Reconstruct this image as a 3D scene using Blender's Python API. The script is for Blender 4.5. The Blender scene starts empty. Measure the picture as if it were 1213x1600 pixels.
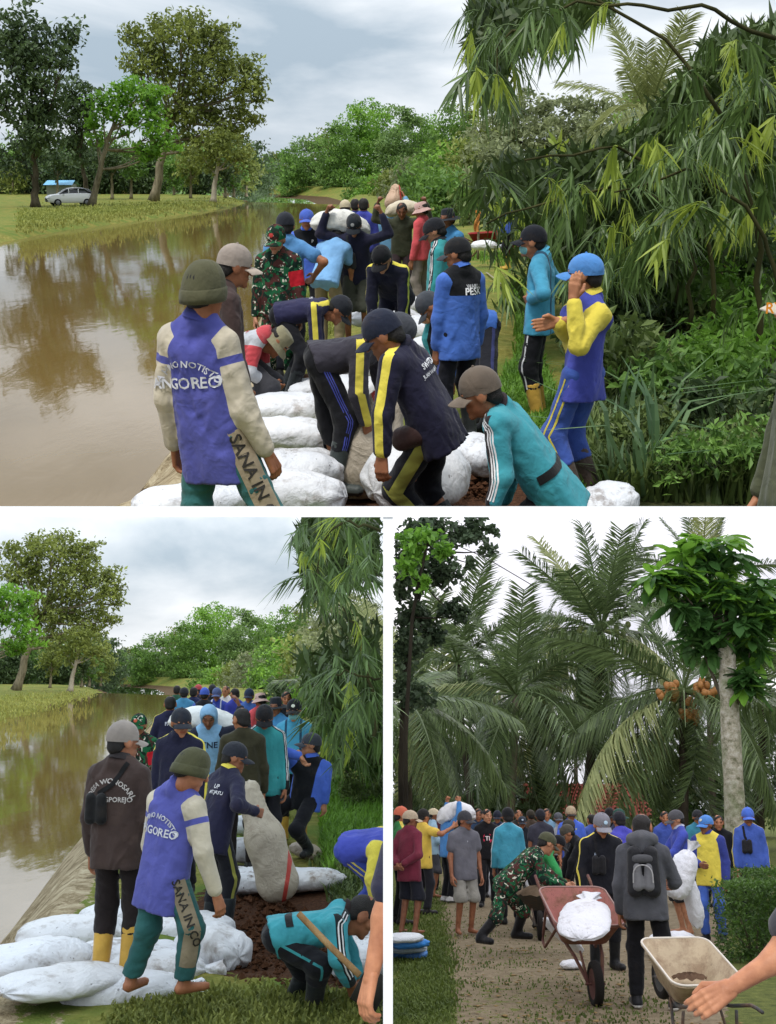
import bpy, math, random
import numpy as np
from mathutils import Matrix, Vector
# ------------------------------------------------------------------ camera, sky, sun, exposure
SC = bpy.context.scene
F, CX, CY = 1800.0, 606.5, 800.0            # focal length and centre in pixels of the 1213 x 1600 photograph
cam = bpy.data.cameras.new('camera'); camo = bpy.data.objects.new('camera', cam)
SC.collection.objects.link(camo); SC.camera = camo
cam.sensor_fit = 'HORIZONTAL'; cam.sensor_width = 36.0; cam.lens = 36.0 * F / 1213.0
cam.clip_start = 0.05; cam.clip_end = 3000.0
camo.location = (0, 0, 0); camo.rotation_euler = (math.radians(90), 0, 0)
SC.view_settings.view_transform = 'Standard'; SC.view_settings.look = 'None'
SC.view_settings.exposure = 0.0; SC.view_settings.gamma = 1.0; SC.view_settings.use_curve_mapping = False
SUN_EL, SUN_AZ = 50.0, 205.0                # behind the camera, a little to its left
SUN_STR = 2.6; SKY_HORIZON = 0.52; SKY_ZENITH = 1.55
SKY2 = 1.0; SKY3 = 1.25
world = bpy.data.worlds.new('World'); SC.world = world; world.use_nodes = True
wt = world.node_tree; wt.nodes.clear()
def wn(t, **k):
    n = wt.nodes.new(t)
    for a, v in k.items(): setattr(n, a, v)
    return n
wo = wn('ShaderNodeOutputWorld'); wb = wn('ShaderNodeBackground')
sky = wn('ShaderNodeTexSky', sky_type='NISHITA', sun_disc=False)
sky.sun_elevation = math.radians(SUN_EL); sky.sun_rotation = math.radians(SUN_AZ)
skm = wn('ShaderNodeVectorMath', operation='SCALE'); skm.inputs['Scale'].default_value = 0.10
wt.links.new(sky.outputs[0], skm.inputs[0])
def cloud_nodes(nt, vec_out, k, dark, light, scale=2.2, stretch=3.0):
    """a grey layered cloud colour from a direction or position"""
    mp = nt.nodes.new('ShaderNodeMapping'); mp.inputs['Scale'].default_value = (scale, scale, scale * stretch)
    nt.links.new(vec_out, mp.inputs['Vector'])
    n = nt.nodes.new('ShaderNodeTexNoise'); n.inputs['Scale'].default_value = 1.0; n.inputs['Detail'].default_value = 7.0
    n.inputs['Roughness'].default_value = 0.52; n.inputs['Distortion'].default_value = 0.35
    nt.links.new(mp.outputs[0], n.inputs['Vector'])
    r = nt.nodes.new('ShaderNodeValToRGB'); r.color_ramp.elements[0].position = 0.36; r.color_ramp.elements[1].position = 0.66
    r.color_ramp.elements[0].color = (*[c * k for c in dark], 1); r.color_ramp.elements[1].color = (*[c * k for c in light], 1)
    nt.links.new(n.outputs['Fac'], r.inputs['Fac'])
    return r.outputs['Color']
tc = wn('ShaderNodeTexCoord')
ccol = cloud_nodes(wt, tc.outputs['Generated'], 1.0, (0.36, 0.44, 0.51), (0.88, 0.90, 0.92), 3.4, 3.6)
sep = wn('ShaderNodeSeparateXYZ'); wt.links.new(tc.outputs['Generated'], sep.inputs[0])
mr = wn('ShaderNodeMapRange'); mr.inputs['From Min'].default_value = 0.0; mr.inputs['From Max'].default_value = 1.0
mr.inputs['To Min'].default_value = SKY_HORIZON * 1.5; mr.inputs['To Max'].default_value = SKY_ZENITH * 1.55
wt.links.new(sep.outputs['Z'], mr.inputs['Value'])
cs = wn('ShaderNodeVectorMath', operation='SCALE'); wt.links.new(ccol, cs.inputs[0]); wt.links.new(mr.outputs[0], cs.inputs['Scale'])
mx = wn('ShaderNodeMix', data_type='RGBA'); mx.inputs['Factor'].default_value = 0.9
wt.links.new(skm.outputs[0], mx.inputs['A']); wt.links.new(cs.outputs[0], mx.inputs['B'])
wt.links.new(mx.outputs['Result'], wb.inputs['Color']); wb.inputs['Strength'].default_value = 1.0
wt.links.new(wb.outputs[0], wo.inputs[0])
sl = bpy.data.lights.new('sun', 'SUN'); sl.energy = SUN_STR; sl.angle = math.radians(12); sl.color = (1.0, 0.96, 0.9)
so = bpy.data.objects.new('sun', sl); SC.collection.objects.link(so)
so.rotation_euler = (math.radians(90 - SUN_EL), 0, math.radians(180 - SUN_AZ + 180))
# direction the light travels: towards +Y (away from the camera), down, slightly to the right
_dv = Vector((0.30, 0.70, -1.0)).normalized(); so.rotation_euler = _dv.to_track_quat('-Z', 'Y').to_euler()
SC.cycles.use_denoising = True
SC.cycles.max_bounces = 6; SC.cycles.transparent_max_bounces = 6; SC.cycles.diffuse_bounces = 3

# ------------------------------------------------------------------ the three places, each in its own level frame
rng = np.random.default_rng(7); random.seed(7)
class Place:
    def __init__(s, yh, h):
        s.yh, s.h = yh, h
        s.a = math.atan2(CY - yh, F)
        s.M = Matrix.Rotation(s.a, 4, 'X') @ Matrix.Translation((0, 0, -h))
        s.Mi = s.M.inverted()
    def P(s, px, py, d):                       # point at level distance d seen at a pixel
        v = Matrix.Rotation(-s.a, 3, 'X') @ Vector((px - CX, F, CY - py))
        v = v / v.y * d
        return np.array((v.x, v.y, v.z + s.h))
    def G(s, px, py, z=0.0):                   # point of the level z seen at a pixel
        v = Matrix.Rotation(-s.a, 3, 'X') @ Vector((px - CX, F, CY - py))
        t = (z - s.h) / v.z
        return np.array((v.x * t, v.y * t, z))
    def pix(s, p):
        w = s.M @ Vector(p)
        return CX + F * w.x / w.y, CY - F * w.z / w.y
P1 = Place(270, 2.07); P2 = Place(1040, 2.07); P3 = Place(1256, 1.73)
COL = SC.collection
def link(o, parent=None, label=None, cat=None, group=None, kind=None):
    COL.objects.link(o)
    if parent is not None: o.parent = parent
    if label: o['label'] = label
    if cat: o['category'] = cat
    if group: o['group'] = group
    if kind: o['kind'] = kind
    return o
def xf(S, loc=(0, 0, 0), rz=0.0, sc=1.0, rx=0.0, ry=0.0):
    return S.M @ Matrix.Translation([float(v) for v in loc]) @ Matrix.Rotation(rz, 4, 'Z') @ Matrix.Rotation(rx, 4, 'X') @ Matrix.Rotation(ry, 4, 'Y') @ (Matrix.Diagonal((*sc, 1)) if hasattr(sc, '__len__') else Matrix.Scale(sc, 4))
def empty(name, mw, **k):
    o = bpy.data.objects.new(name, None); o.empty_display_size = 0.1; link(o, **k); o.matrix_world = mw; return o
def mesh(name, V, faces, smooth=True, attrs=None):
    """faces: list of int arrays (n,3) or (n,4)"""
    V = np.asarray(V, dtype=np.float32).reshape(-1, 3)
    faces = [np.asarray(f, dtype=np.int32) for f in (faces if isinstance(faces, list) else [faces]) if len(f)]
    me = bpy.data.meshes.new(name)
    nl = sum(f.size for f in faces); npoly = sum(len(f) for f in faces)
    me.vertices.add(len(V)); me.vertices.foreach_set('co', V.ravel())
    me.loops.add(nl); me.polygons.add(npoly)
    me.loops.foreach_set('vertex_index', np.concatenate([f.ravel() for f in faces]) if faces else np.zeros(0, np.int32))
    tot = np.concatenate([np.full(len(f), f.shape[1], np.int32) for f in faces])
    st = np.concatenate([[0], np.cumsum(tot)[:-1]]).astype(np.int32)
    me.polygons.foreach_set('loop_start', st)
    me.update(calc_edges=True)
    if attrs:
        for k, a in attrs.items():
            at = me.attributes.new(k, 'FLOAT', 'POINT'); at.data.foreach_set('value', np.asarray(a, np.float32))
    me.polygons.foreach_set('use_smooth', np.full(npoly, smooth, bool))
    return me
def ob(name, me, mat, parent=None, mw=None, **k):
    if mat is not None and (len(me.materials) == 0): me.materials.append(mat)
    o = bpy.data.objects.new(name, me)
    link(o, parent, **k)
    if mw is not None: o.matrix_world = mw if parent is None else mw
    return o
class MB:
    """collects simple solids into one mesh"""
    def __init__(s): s.V = []; s.f3 = []; s.f4 = []; s.n = 0
    def add(s, V, f):
        V = np.asarray(V, float).reshape(-1, 3); f = np.asarray(f, int)
        (s.f4 if f.shape[1] == 4 else s.f3).append(f + s.n); s.V.append(V); s.n += len(V); return s
    def box(s, c, e, R=None):
        q = np.array([[x, y, z] for x in (-1, 1) for y in (-1, 1) for z in (-1, 1)], float) * np.array(e) / 2
        if R is not None: q = q @ np.array(R.to_3x3() if hasattr(R, 'to_3x3') else R).T
        s.add(q + np.array(c), [[0, 1, 3, 2], [4, 6, 7, 5], [0, 4, 5, 1], [2, 3, 7, 6], [0, 2, 6, 4], [1, 5, 7, 3]]); return s
    def tube(s, pts, r, n=8, cap=True):
        pts = np.asarray(pts, float); m = len(pts); r = np.broadcast_to(np.asarray(r, float), (m,))
        t = np.gradient(pts, axis=0); t /= np.linalg.norm(t, axis=1)[:, None] + 1e-9
        up = np.array([0, 0, 1.0]) if abs(t[0][2]) < 0.9 else np.array([1.0, 0, 0])
        u = np.cross(t, up); u /= np.linalg.norm(u, axis=1)[:, None] + 1e-9; v = np.cross(t, u)
        a = np.arange(n) / n * 2 * np.pi
        V = pts[:, None] + r[:, None, None] * (np.cos(a)[None, :, None] * u[:, None] + np.sin(a)[None, :, None] * v[:, None])
        i = np.arange(m - 1)[:, None] * n; j = np.arange(n)[None]; j2 = (j + 1) % n
        Q = np.stack([i + j, i + j2, i + n + j2, i + n + j], -1).reshape(-1, 4)
        base = s.n; s.add(V.reshape(-1, 3), Q[:, ::-1])
        if cap:
            for k, sg in ((0, 1), (m - 1, -1)):
                c = s.n; s.add(pts[k:k + 1], np.zeros((0, 3), int))
                ring = base + k * n + np.arange(n); nx = base + k * n + (np.arange(n) + 1) % n
                tri = np.stack([np.full(n, c), ring, nx], -1) if sg > 0 else np.stack([np.full(n, c), nx, ring], -1)
                s.f3.append(tri)
        return s
    def lathe(s, prof, n=20, M=None, cap=True):
        prof = np.asarray(prof, float); m = len(prof); a = np.arange(n) / n * 2 * np.pi
        V = np.stack([prof[:, :1] * np.cos(a), prof[:, :1] * np.sin(a), np.repeat(prof[:, 1:2], n, 1)], -1).reshape(-1, 3)
        if M is not None: V = V @ np.array(M.to_3x3()).T + np.array(M.translation)
        i = np.arange(m - 1)[:, None] * n; j = np.arange(n)[None]; j2 = (j + 1) % n
        s.add(V, np.stack([i + j, i + j2, i + n + j2, i + n + j], -1).reshape(-1, 4)); return s
    def grid(s, P):                              # P (a,b,3)
        a, b = P.shape[:2]; i = np.arange(a - 1)[:, None] * b; j = np.arange(b - 1)[None]
        s.add(P.reshape(-1, 3), np.stack([i + j, i + j + 1, i + b + j + 1, i + b + j], -1).reshape(-1, 4)); return s
    def me(s, name, smooth=True, attrs=None):
        fl = []
        if s.f4: fl.append(np.concatenate(s.f4))
        if s.f3: fl.append(np.concatenate([f for f in s.f3]))
        return mesh(name, np.concatenate(s.V), fl, smooth, attrs)
    def build(s, name, mat, parent=None, mw=None, smooth=True, **k):
        return ob(name, s.me(name, smooth), mat, parent, mw, **k)
def noise3(p, seed=0, oct=3):
    """cheap smooth noise from warped sines, about -1..1"""
    r = np.random.default_rng(seed); p = np.asarray(p, float); out = np.zeros(p.shape[:-1]); a = 1.0; fq = 1.0
    for _ in range(oct):
        for _ in range(3):
            d = r.normal(size=3); d /= np.linalg.norm(d); e = r.normal(size=3); e /= np.linalg.norm(e)
            out += a * np.sin(fq * (p @ d) * 2.6 + 1.3 * np.sin(fq * (p @ e) * 1.7 + r.uniform(0, 6)) + r.uniform(0, 6)) / 2.2
        a *= 0.5; fq *= 2.05
    return out / 1.6

# ------------------------------------------------------------------ materials
def lin(c):
    if isinstance(c, str):
        c = c.lstrip('#'); c = [int(c[i:i + 2], 16) / 255 for i in (0, 2, 4)]
        return tuple(v / 12.92 if v <= 0.04045 else ((v + 0.055) / 1.055) ** 2.4 for v in c)
    return tuple(c)
_mats = {}
class NT:
    def __init__(s, name):
        s.m = bpy.data.materials.new(name); s.m.use_nodes = True; s.t = s.m.node_tree; s.t.nodes.clear()
        s.out = s.t.nodes.new('ShaderNodeOutputMaterial')
    def n(s, t, ins=None, **k):
        nd = s.t.nodes.new(t)
        for a, v in k.items(): setattr(nd, a, v)
        for a, v in (ins or {}).items():
            if hasattr(v, 'is_linked') or isinstance(v, bpy.types.NodeSocket): s.t.links.new(v, nd.inputs[a])
            else: nd.inputs[a].default_value = v
        return nd
    def math(s, op, a, b=0.0, c=None):
        nd = s.t.nodes.new('ShaderNodeMath'); nd.operation = op
        for i, v in enumerate((a, b) if c is None else (a, b, c)):
            if isinstance(v, bpy.types.NodeSocket): s.t.links.new(v, nd.inputs[i])
            else: nd.inputs[i].default_value = v
        return nd.outputs[0]
    def mix(s, f, a, b, mode='MIX'):
        nd = s.t.nodes.new('ShaderNodeMix'); nd.data_type = 'RGBA'; nd.blend_type = mode
        for k, v in (('Factor', f), ('A', a), ('B', b)):
            if isinstance(v, bpy.types.NodeSocket): s.t.links.new(v, nd.inputs[k])
            else: nd.inputs[k].default_value = v if k == 'Factor' else (*lin(v), 1)[:4]
        return nd.outputs['Result']
    def noise(s, scale, detail=3.0, vec=None, rough=0.5, dist=0.0):
        nd = s.n('ShaderNodeTexNoise', {'Scale': scale, 'Detail': detail, 'Roughness': rough, 'Distortion': dist})
        s.t.links.new(vec if vec is not None else s.obj(), nd.inputs['Vector']); return nd.outputs['Fac']
    def obj(s):
        if not hasattr(s, '_o'): s._o = s.t.nodes.new('ShaderNodeTexCoord').outputs['Object']
        return s._o
    def ramp(s, f, stops):
        nd = s.t.nodes.new('ShaderNodeValToRGB'); el = nd.color_ramp.elements
        while len(el) < len(stops): el.new(0.5)
        for e, (p, c) in zip(el, stops): e.position = p; e.color = (*lin(c), 1)[:4]
        s.t.links.new(f, nd.inputs['Fac']); return nd.outputs['Color']
    def attr(s, name): return s.n('ShaderNodeAttribute', attribute_name=name).outputs['Fac']
    def bump(s, h, strength, dist=0.01):
        nd = s.n('ShaderNodeBump', {'Strength': strength, 'Distance': dist}); s.t.links.new(h, nd.inputs['Height']); return nd.outputs[0]
    def pbsdf(s, col, rough=0.8, spec=0.3, normal=None, **k):
        b = s.t.nodes.new('ShaderNodeBsdfPrincipled')
        if isinstance(col, bpy.types.NodeSocket): s.t.links.new(col, b.inputs['Base Color'])
        else: b.inputs['Base Color'].default_value = (*lin(col), 1)[:4]
        if isinstance(rough, bpy.types.NodeSocket): s.t.links.new(rough, b.inputs['Roughness'])
        else: b.inputs['Roughness'].default_value = rough
        b.inputs['Specular IOR Level'].default_value = spec
        if normal is not None: s.t.links.new(normal, b.inputs['Normal'])
        for a, v in k.items():
            kk = a.replace('_', ' '); b.inputs[kk].default_value = v
        return b.outputs[0]
    def fin(s, sh): s.t.links.new(sh, s.out.inputs['Surface']); return s.m
def cached(fn):
    def w(*a, **k):
        key = (fn.__name__, a, tuple(sorted(k.items())))
        if key not in _mats: _mats[key] = fn(*a, **k)
        return _mats[key]
    return w
@cached
def cloth(c0, c1=None, c2=None, rough=0.85, dirt=0.12):
    t = NT('cloth'); col = None
    if c1:
        col = t.mix(t.math('GREATER_THAN', t.attr('m1'), 0.0), c0, c1)
    if c2:
        col = t.mix(t.math('GREATER_THAN', t.attr('m2'), 0.0), col if col is not None else c0, c2)
    hs = t.n('ShaderNodeHueSaturation', {'Saturation': .90, 'Value': 1.0})
    if col is not None: t.t.links.new(col, hs.inputs['Color'])
    else: hs.inputs['Color'].default_value = (*lin(c0), 1)
    col = hs.outputs['Color']
    v = t.ramp(t.noise(6.0, 4.0), [(0.3, (0.74, 0.74, 0.75)), (0.7, (1.12, 1.11, 1.09))])
    col = t.mix(1.0, col if col is not None else c0, v, 'MULTIPLY')
    f = t.math('MULTIPLY', t.ramp(t.noise(3.1, 5.0, rough=0.65), [(0.55, (0, 0, 0)), (0.75, (1, 1, 1))]), dirt)
    col = t.mix(f, col, (0.16, 0.11, 0.07))
    weave = t.noise(420.0, 1.0); fold = t.noise(13.0, 3.0, dist=1.2)
    rdg = t.math('ABSOLUTE', t.math('SUBTRACT', t.noise(7.0, 2.0, dist=.8), 0.5))
    h = t.math('ADD', t.math('ADD', t.math('MULTIPLY', weave, 0.05), t.math('MULTIPLY', fold, .7)), t.math('MULTIPLY', rdg, -1.2))
    return t.fin(t.pbsdf(col, rough, 0.2, t.bump(h, 0.5, 0.02), Sheen_Weight=0.1))
@cached
def camo_cloth():
    t = NT('camouflage_cloth')
    a = t.noise(12.0, 2.0, dist=1.0); mp = t.n('ShaderNodeMapping', {'Location': (3.1, 7.7, 1.3)}); t.t.links.new(t.obj(), mp.inputs[0])
    b = t.noise(13.0, 2.0, mp.outputs[0], dist=1.2); mp2 = t.n('ShaderNodeMapping', {'Location': (9.1, 2.7, 5.3)}); t.t.links.new(t.obj(), mp2.inputs[0])
    c = t.noise(17.0, 2.0, mp2.outputs[0], dist=1.4)
    col = t.mix(t.math('GREATER_THAN', a, 0.5), '#1d5a38', '#14281f')
    col = t.mix(t.math('GREATER_THAN', b, 0.55), col, '#4a2a26')
    col = t.mix(t.math('GREATER_THAN', c, 0.64), col, '#c9c6b4')
    col = t.mix(t.math('GREATER_THAN', t.attr('m1'), 0.0), col, '#b8202c')
    return t.fin(t.pbsdf(col, 0.9, 0.2, t.bump(t.noise(13.0, 3.0, dist=1.2), 0.5, 0.014)))
@cached
def skin(c='#8a5a40'):
    t = NT('skin'); l = lin(c)
    col = t.mix(t.ramp(t.noise(13.0, 5.0, rough=.6), [(.3, (0, 0, 0)), (.7, (1, 1, 1))]), (l[0] * .70, l[1] * .62, l[2] * .60), tuple(min(1, v * 1.14) for v in l))
    col = t.mix(t.math('GREATER_THAN', t.attr('m2'), 0.0), col, (l[0] * 0.75, l[1] * 0.5, l[2] * 0.5))
    col = t.mix(t.math('GREATER_THAN', t.attr('m1'), 0.0), col, (0.012, 0.009, 0.008))
    return t.fin(t.pbsdf(col, 0.55, 0.35, t.bump(t.noise(60.0, 3.0), 0.12, 0.01), Subsurface_Weight=0.0))
@cached
def plain(c, rough=0.6, spec=0.4, var=0.15, bump=0.1, scale=8.0, metal=0.0):
    t = NT('paint'); l = lin(c)
    col = t.mix(t.noise(scale, 4.0), tuple(v * (1 - var) for v in l), tuple(min(1, v * (1 + var)) for v in l))
    return t.fin(t.pbsdf(col, rough, spec, t.bump(t.noise(scale * 6, 3.0), bump, 0.01), Metallic=metal))
@cached
def worn(c, rust=.5):
    t = NT('worn_paint'); n = t.noise(4.0, 7.0, rough=.72); n2 = t.noise(23.0, 5.0, rough=.7)
    col = t.mix(t.noise(3.0, 3.0), tuple(v * .75 for v in lin(c)), tuple(min(1, v * 1.2) for v in lin(c)))
    col = t.mix(t.math('MULTIPLY', t.ramp(n, [(.45, (0, 0, 0)), (.62, (1, 1, 1))]), rust), col, t.ramp(n2, [(.3, '#4a3222'), (.7, '#8a6a50')]))
    col = t.mix(t.math('MULTIPLY', t.ramp(n2, [(.58, (0, 0, 0)), (.66, (1, 1, 1))]), .6 * rust), col, '#3a2a20')
    return t.fin(t.pbsdf(col, .8, .25, t.bump(t.math('ADD', n, n2), .4, .01)))
@cached
def hairmat():
    t = NT('hair'); return t.fin(t.pbsdf((0.012, 0.010, 0.009), 0.6, 0.3, t.bump(t.noise(180.0, 2.0), 0.6, 0.01)))
@cached
def leafmat(dark, light, transl=0.3, rough=0.5, clump=0.5, var=0.5):
    t = NT('leaves'); d, l = lin(dark), lin(light)
    r = t.n('ShaderNodeNewGeometry').outputs['Random Per Island']
    f = t.math('ADD', t.math('MULTIPLY', r, var), t.math('MULTIPLY', t.math('SUBTRACT', t.noise(clump, 3.0), 0.5), 1.6))
    f = t.math('ADD', f, 0.25)
    col = t.ramp(f, [(0.0, d), (1.0, l)])
    p = t.pbsdf(col, rough, 0.35)
    tr = t.n('ShaderNodeBsdfTranslucent'); t.t.links.new(t.mix(0.5, col, l), tr.inputs['Color'])
    ms = t.n('ShaderNodeMixShader', {0: transl}); t.t.links.new(p, ms.inputs[1]); t.t.links.new(tr.outputs[0], ms.inputs[2])
    return t.fin(ms.outputs[0])
@cached
def barkmat(dark, light, scale=3.0):
    t = NT('bark'); mp = t.n('ShaderNodeMapping', {'Scale': (1, 1, 0.25)}); t.t.links.new(t.obj(), mp.inputs[0])
    n = t.noise(scale, 6.0, mp.outputs[0], 0.65)
    col = t.ramp(n, [(0.3, dark), (0.7, light)])
    return t.fin(t.pbsdf(col, 0.95, 0.1, t.bump(n, 0.7, 0.05)))
@cached
def sackmat(c='#e9eaee', dirt=0.5, k=0):
    t = NT('woven_sack')
    mp = t.n('ShaderNodeMapping', {'Location': (k * 3.7, k * 1.9, k * 5.1)}); t.t.links.new(t.obj(), mp.inputs[0])
    n1 = t.noise(3.2, 6.0, mp.outputs[0], 0.7); n2 = t.noise(17.0, 4.0, mp.outputs[0], 0.6)
    d = t.math('MULTIPLY', t.ramp(n1, [(0.53, (0, 0, 0)), (0.64, (1, 1, 1))]), t.ramp(n2, [(0.38, (0, 0, 0)), (0.56, (1, 1, 1))]))
    sp = t.ramp(t.noise(30.0, 2.0, mp.outputs[0]), [(0.70, (0, 0, 0)), (0.73, (1, 1, 1))])
    col = t.mix(t.math('MULTIPLY', d, dirt), c, '#5b4634'); col = t.mix(t.math('MULTIPLY', sp, dirt), col, '#2e2018')
    col = t.mix(t.math('MULTIPLY', t.ramp(t.noise(1.7, 3.0, mp.outputs[0]), [(0.4, (0, 0, 0)), (0.7, (1, 1, 1))]), 0.35 * dirt), col, '#b3a48e')
    col = t.mix(t.math('GREATER_THAN', t.attr('m1'), 0.0), col, '#b8453c')
    w = t.n('ShaderNodeTexWave', {'Scale': 55.0, 'Distortion': 0.6}); t.t.links.new(mp.outputs[0], w.inputs[0])
    r1 = t.math('ABSOLUTE', t.math('SUBTRACT', t.noise(5.0, 3.0, mp.outputs[0], .5, 1.6), .5)); r2 = t.math('ABSOLUTE', t.math('SUBTRACT', t.noise(13.0, 3.0, mp.outputs[0], .5, 1.2), .5))
    h = t.math('ADD', t.math('MULTIPLY', w.outputs['Fac'], 0.02), t.math('ADD', t.math('MULTIPLY', r1, -2.4), t.math('MULTIPLY', r2, -1.2)))
    return t.fin(t.pbsdf(col, 0.5, 0.35, t.bump(h, 0.32, 0.035)))
# ------------------------------------------------------------------ smooth solids on a grid (bodies, clothes, sacks)
def snet(D, o, h):
    S = D < 0
    c = np.zeros(tuple(n - 1 for n in D.shape), np.int8)
    X, Y, Z = D.shape
    offs = [(i, j, k) for i in (0, 1) for j in (0, 1) for k in (0, 1)]
    for i, j, k in offs: c += S[i:X - 1 + i, j:Y - 1 + j, k:Z - 1 + k]
    cell = np.argwhere((c > 0) & (c < 8))
    if len(cell) == 0: return np.zeros((0, 3)), np.zeros((0, 4), int)
    idx = np.full(c.shape, -1, np.int32); idx[tuple(cell.T)] = np.arange(len(cell))
    val = np.stack([D[cell[:, 0] + i, cell[:, 1] + j, cell[:, 2] + k] for i, j, k in offs], 1)
    acc = np.zeros((len(cell), 3)); cnt = np.zeros(len(cell))
    oa = np.array(offs, float)
    for a in range(8):
        for ax in range(3):
            if offs[a][ax] == 0:
                q = list(offs[a]); q[ax] = 1; b = offs.index(tuple(q))
                m = (val[:, a] < 0) != (val[:, b] < 0)
                t = val[m, a] / (val[m, a] - val[m, b])
                acc[m] += oa[a] + t[:, None] * (oa[b] - oa[a]); cnt[m] += 1
    V = (cell + acc / cnt[:, None]) * h + o
    Q = []
    for ax in range(3):
        A = S; sl0 = [slice(None)] * 3; sl1 = [slice(None)] * 3
        sl0[ax] = slice(0, -1); sl1[ax] = slice(1, None)
        e = A[tuple(sl0)] != A[tuple(sl1)]; p = np.argwhere(e); b1, b2 = (ax + 1) % 3, (ax + 2) % 3
        ok = (p[:, b1] > 0) & (p[:, b2] > 0) & (p[:, b1] < D.shape[b1] - 1) & (p[:, b2] < D.shape[b2] - 1); p = p[ok]
        fl = A[tuple(p.T)]
        def g(u, v):
            r = p.copy(); r[:, b1] += u; r[:, b2] += v; return idx[tuple(r.T)]
        q = np.stack([g(-1, -1), g(0, -1), g(0, 0), g(-1, 0)], 1)
        q[~fl] = q[~fl][:, ::-1]; Q.append(q)
    Q = np.concatenate(Q); Q = Q[(Q >= 0).all(1)]
    return V, Q
def caps(a, b, ra, rb): return ('c', np.asarray(a, float), np.asarray(b, float), ra, rb)
def ell(c, r, R=None): return ('e', np.asarray(c, float), np.asarray(r, float), np.eye(3) if R is None else R)
def pdist(pr, x, y, z):
    if pr[0] == 'c':
        _, a, b, ra, rb = pr; ab = b - a; L = max(ab @ ab, 1e-9)
        px, py, pz = x - a[0], y - a[1], z - a[2]
        t = np.clip((px * ab[0] + py * ab[1] + pz * ab[2]) / L, 0, 1)
        return np.sqrt((px - t * ab[0]) ** 2 + (py - t * ab[1]) ** 2 + (pz - t * ab[2]) ** 2) - (ra + (rb - ra) * t)
    _, c, r, R = pr
    px, py, pz = x - c[0], y - c[1], z - c[2]
    q = [(R[0, i] * px + R[1, i] * py + R[2, i] * pz) / r[i] for i in range(3)]
    return (np.sqrt(q[0] ** 2 + q[1] ** 2 + q[2] ** 2) - 1) * r.min()
def pbox(pr):
    if pr[0] == 'c': r = max(pr[3], pr[4]); return np.minimum(pr[1], pr[2]) - r, np.maximum(pr[1], pr[2]) + r
    r = pr[2].max(); return pr[1] - r, pr[1] + r
def psd(prims, V):
    d = np.full(len(V), 9.0)
    for p in prims: d = np.minimum(d, pdist(p, V[:, 0], V[:, 1], V[:, 2]))
    return d
class Grid:
    def __init__(s, prims, h, k=0.03, pad=0.02):
        lo = np.min([pbox(p)[0] for p in prims], 0) - pad - 2 * h; hi = np.max([pbox(p)[1] for p in prims], 0) + pad + 2 * h
        s.o, s.h = lo, h; n = np.ceil((hi - lo) / h).astype(int) + 1
        s.D = np.full(n, 0.3, np.float32); s.ax = [lo[i] + h * np.arange(n[i]) for i in range(3)]
        for p in prims: s.add(p, k)
    def sl(s, lo, hi):
        i0 = np.maximum(np.floor((lo - s.o) / s.h).astype(int), 0); i1 = np.minimum(np.ceil((hi - s.o) / s.h).astype(int) + 1, s.D.shape)
        return tuple(slice(a, max(a, b)) for a, b in zip(i0, i1))
    def xyz(s, sl): return s.ax[0][sl[0]][:, None, None], s.ax[1][sl[1]][None, :, None], s.ax[2][sl[2]][None, None, :]
    def add(s, p, k):
        lo, hi = pbox(p); m = k + 2.5 * s.h; sl = s.sl(lo - m, hi + m); d = pdist(p, *s.xyz(sl)).astype(np.float32)
        a = s.D[sl]; hh = np.maximum(k - np.abs(a - d), 0) / k
        s.D[sl] = np.minimum(a, d) - hh * hh * k * 0.25
    def clip(s, c, n, r):                      # cut away what lies beyond the plane, near c only
        c = np.asarray(c); sl = s.sl(c - r, c + r); x, y, z = s.xyz(sl)
        pl = (x - c[0]) * n[0] + (y - c[1]) * n[1] + (z - c[2]) * n[2]
        near = ((x - c[0]) ** 2 + (y - c[1]) ** 2 + (z - c[2]) ** 2) < r * r
        s.D[sl] = np.where(near, np.maximum(s.D[sl], pl), s.D[sl])
    def ripple(s, fn):
        m = np.abs(s.D) < 3.0 * s.h + 0.01; ix = np.argwhere(m); s.D[m] += fn(ix * s.h + s.o).astype(np.float32)
    def net(s): return snet(s.D, s.o, s.h)
    def at(s, P):
        q = (np.asarray(P) - s.o) / s.h; i = np.floor(q).astype(int)
        for a in range(3): i[:, a] = np.clip(i[:, a], 0, s.D.shape[a] - 2)
        f = np.clip(q - i, 0, 1); r = 0
        for a in (0, 1):
            for b in (0, 1):
                for c in (0, 1):
                    w = (f[:, 0] if a else 1 - f[:, 0]) * (f[:, 1] if b else 1 - f[:, 1]) * (f[:, 2] if c else 1 - f[:, 2])
                    r = r + w * s.D[i[:, 0] + a, i[:, 1] + b, i[:, 2] + c]
        return r
    def project(s, P, n, depth=0.5, off=0.004):   # slide points along -n until they meet the surface
        n = np.asarray(n, float); P = np.asarray(P, float); t = np.full(len(P), np.nan)
        for u in np.arange(0, depth, s.h * 0.45):
            m = np.isnan(t)
            if not m.any(): break
            d = s.at(P[m] - n * u); k = np.where(m)[0][d < 0.0]; t[k] = u
        ok = ~np.isnan(t); t = np.where(ok, t, np.nanmedian(t) if ok.any() else 0)
        return P - n * t[:, None] + n * off
def Grid2(T, A, h):
    g = Grid(T + A, h, .045); g.D[:] = .3
    for p in T: g.add(p, .045)
    for p in A: g.add(p, .022)
    return g
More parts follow.
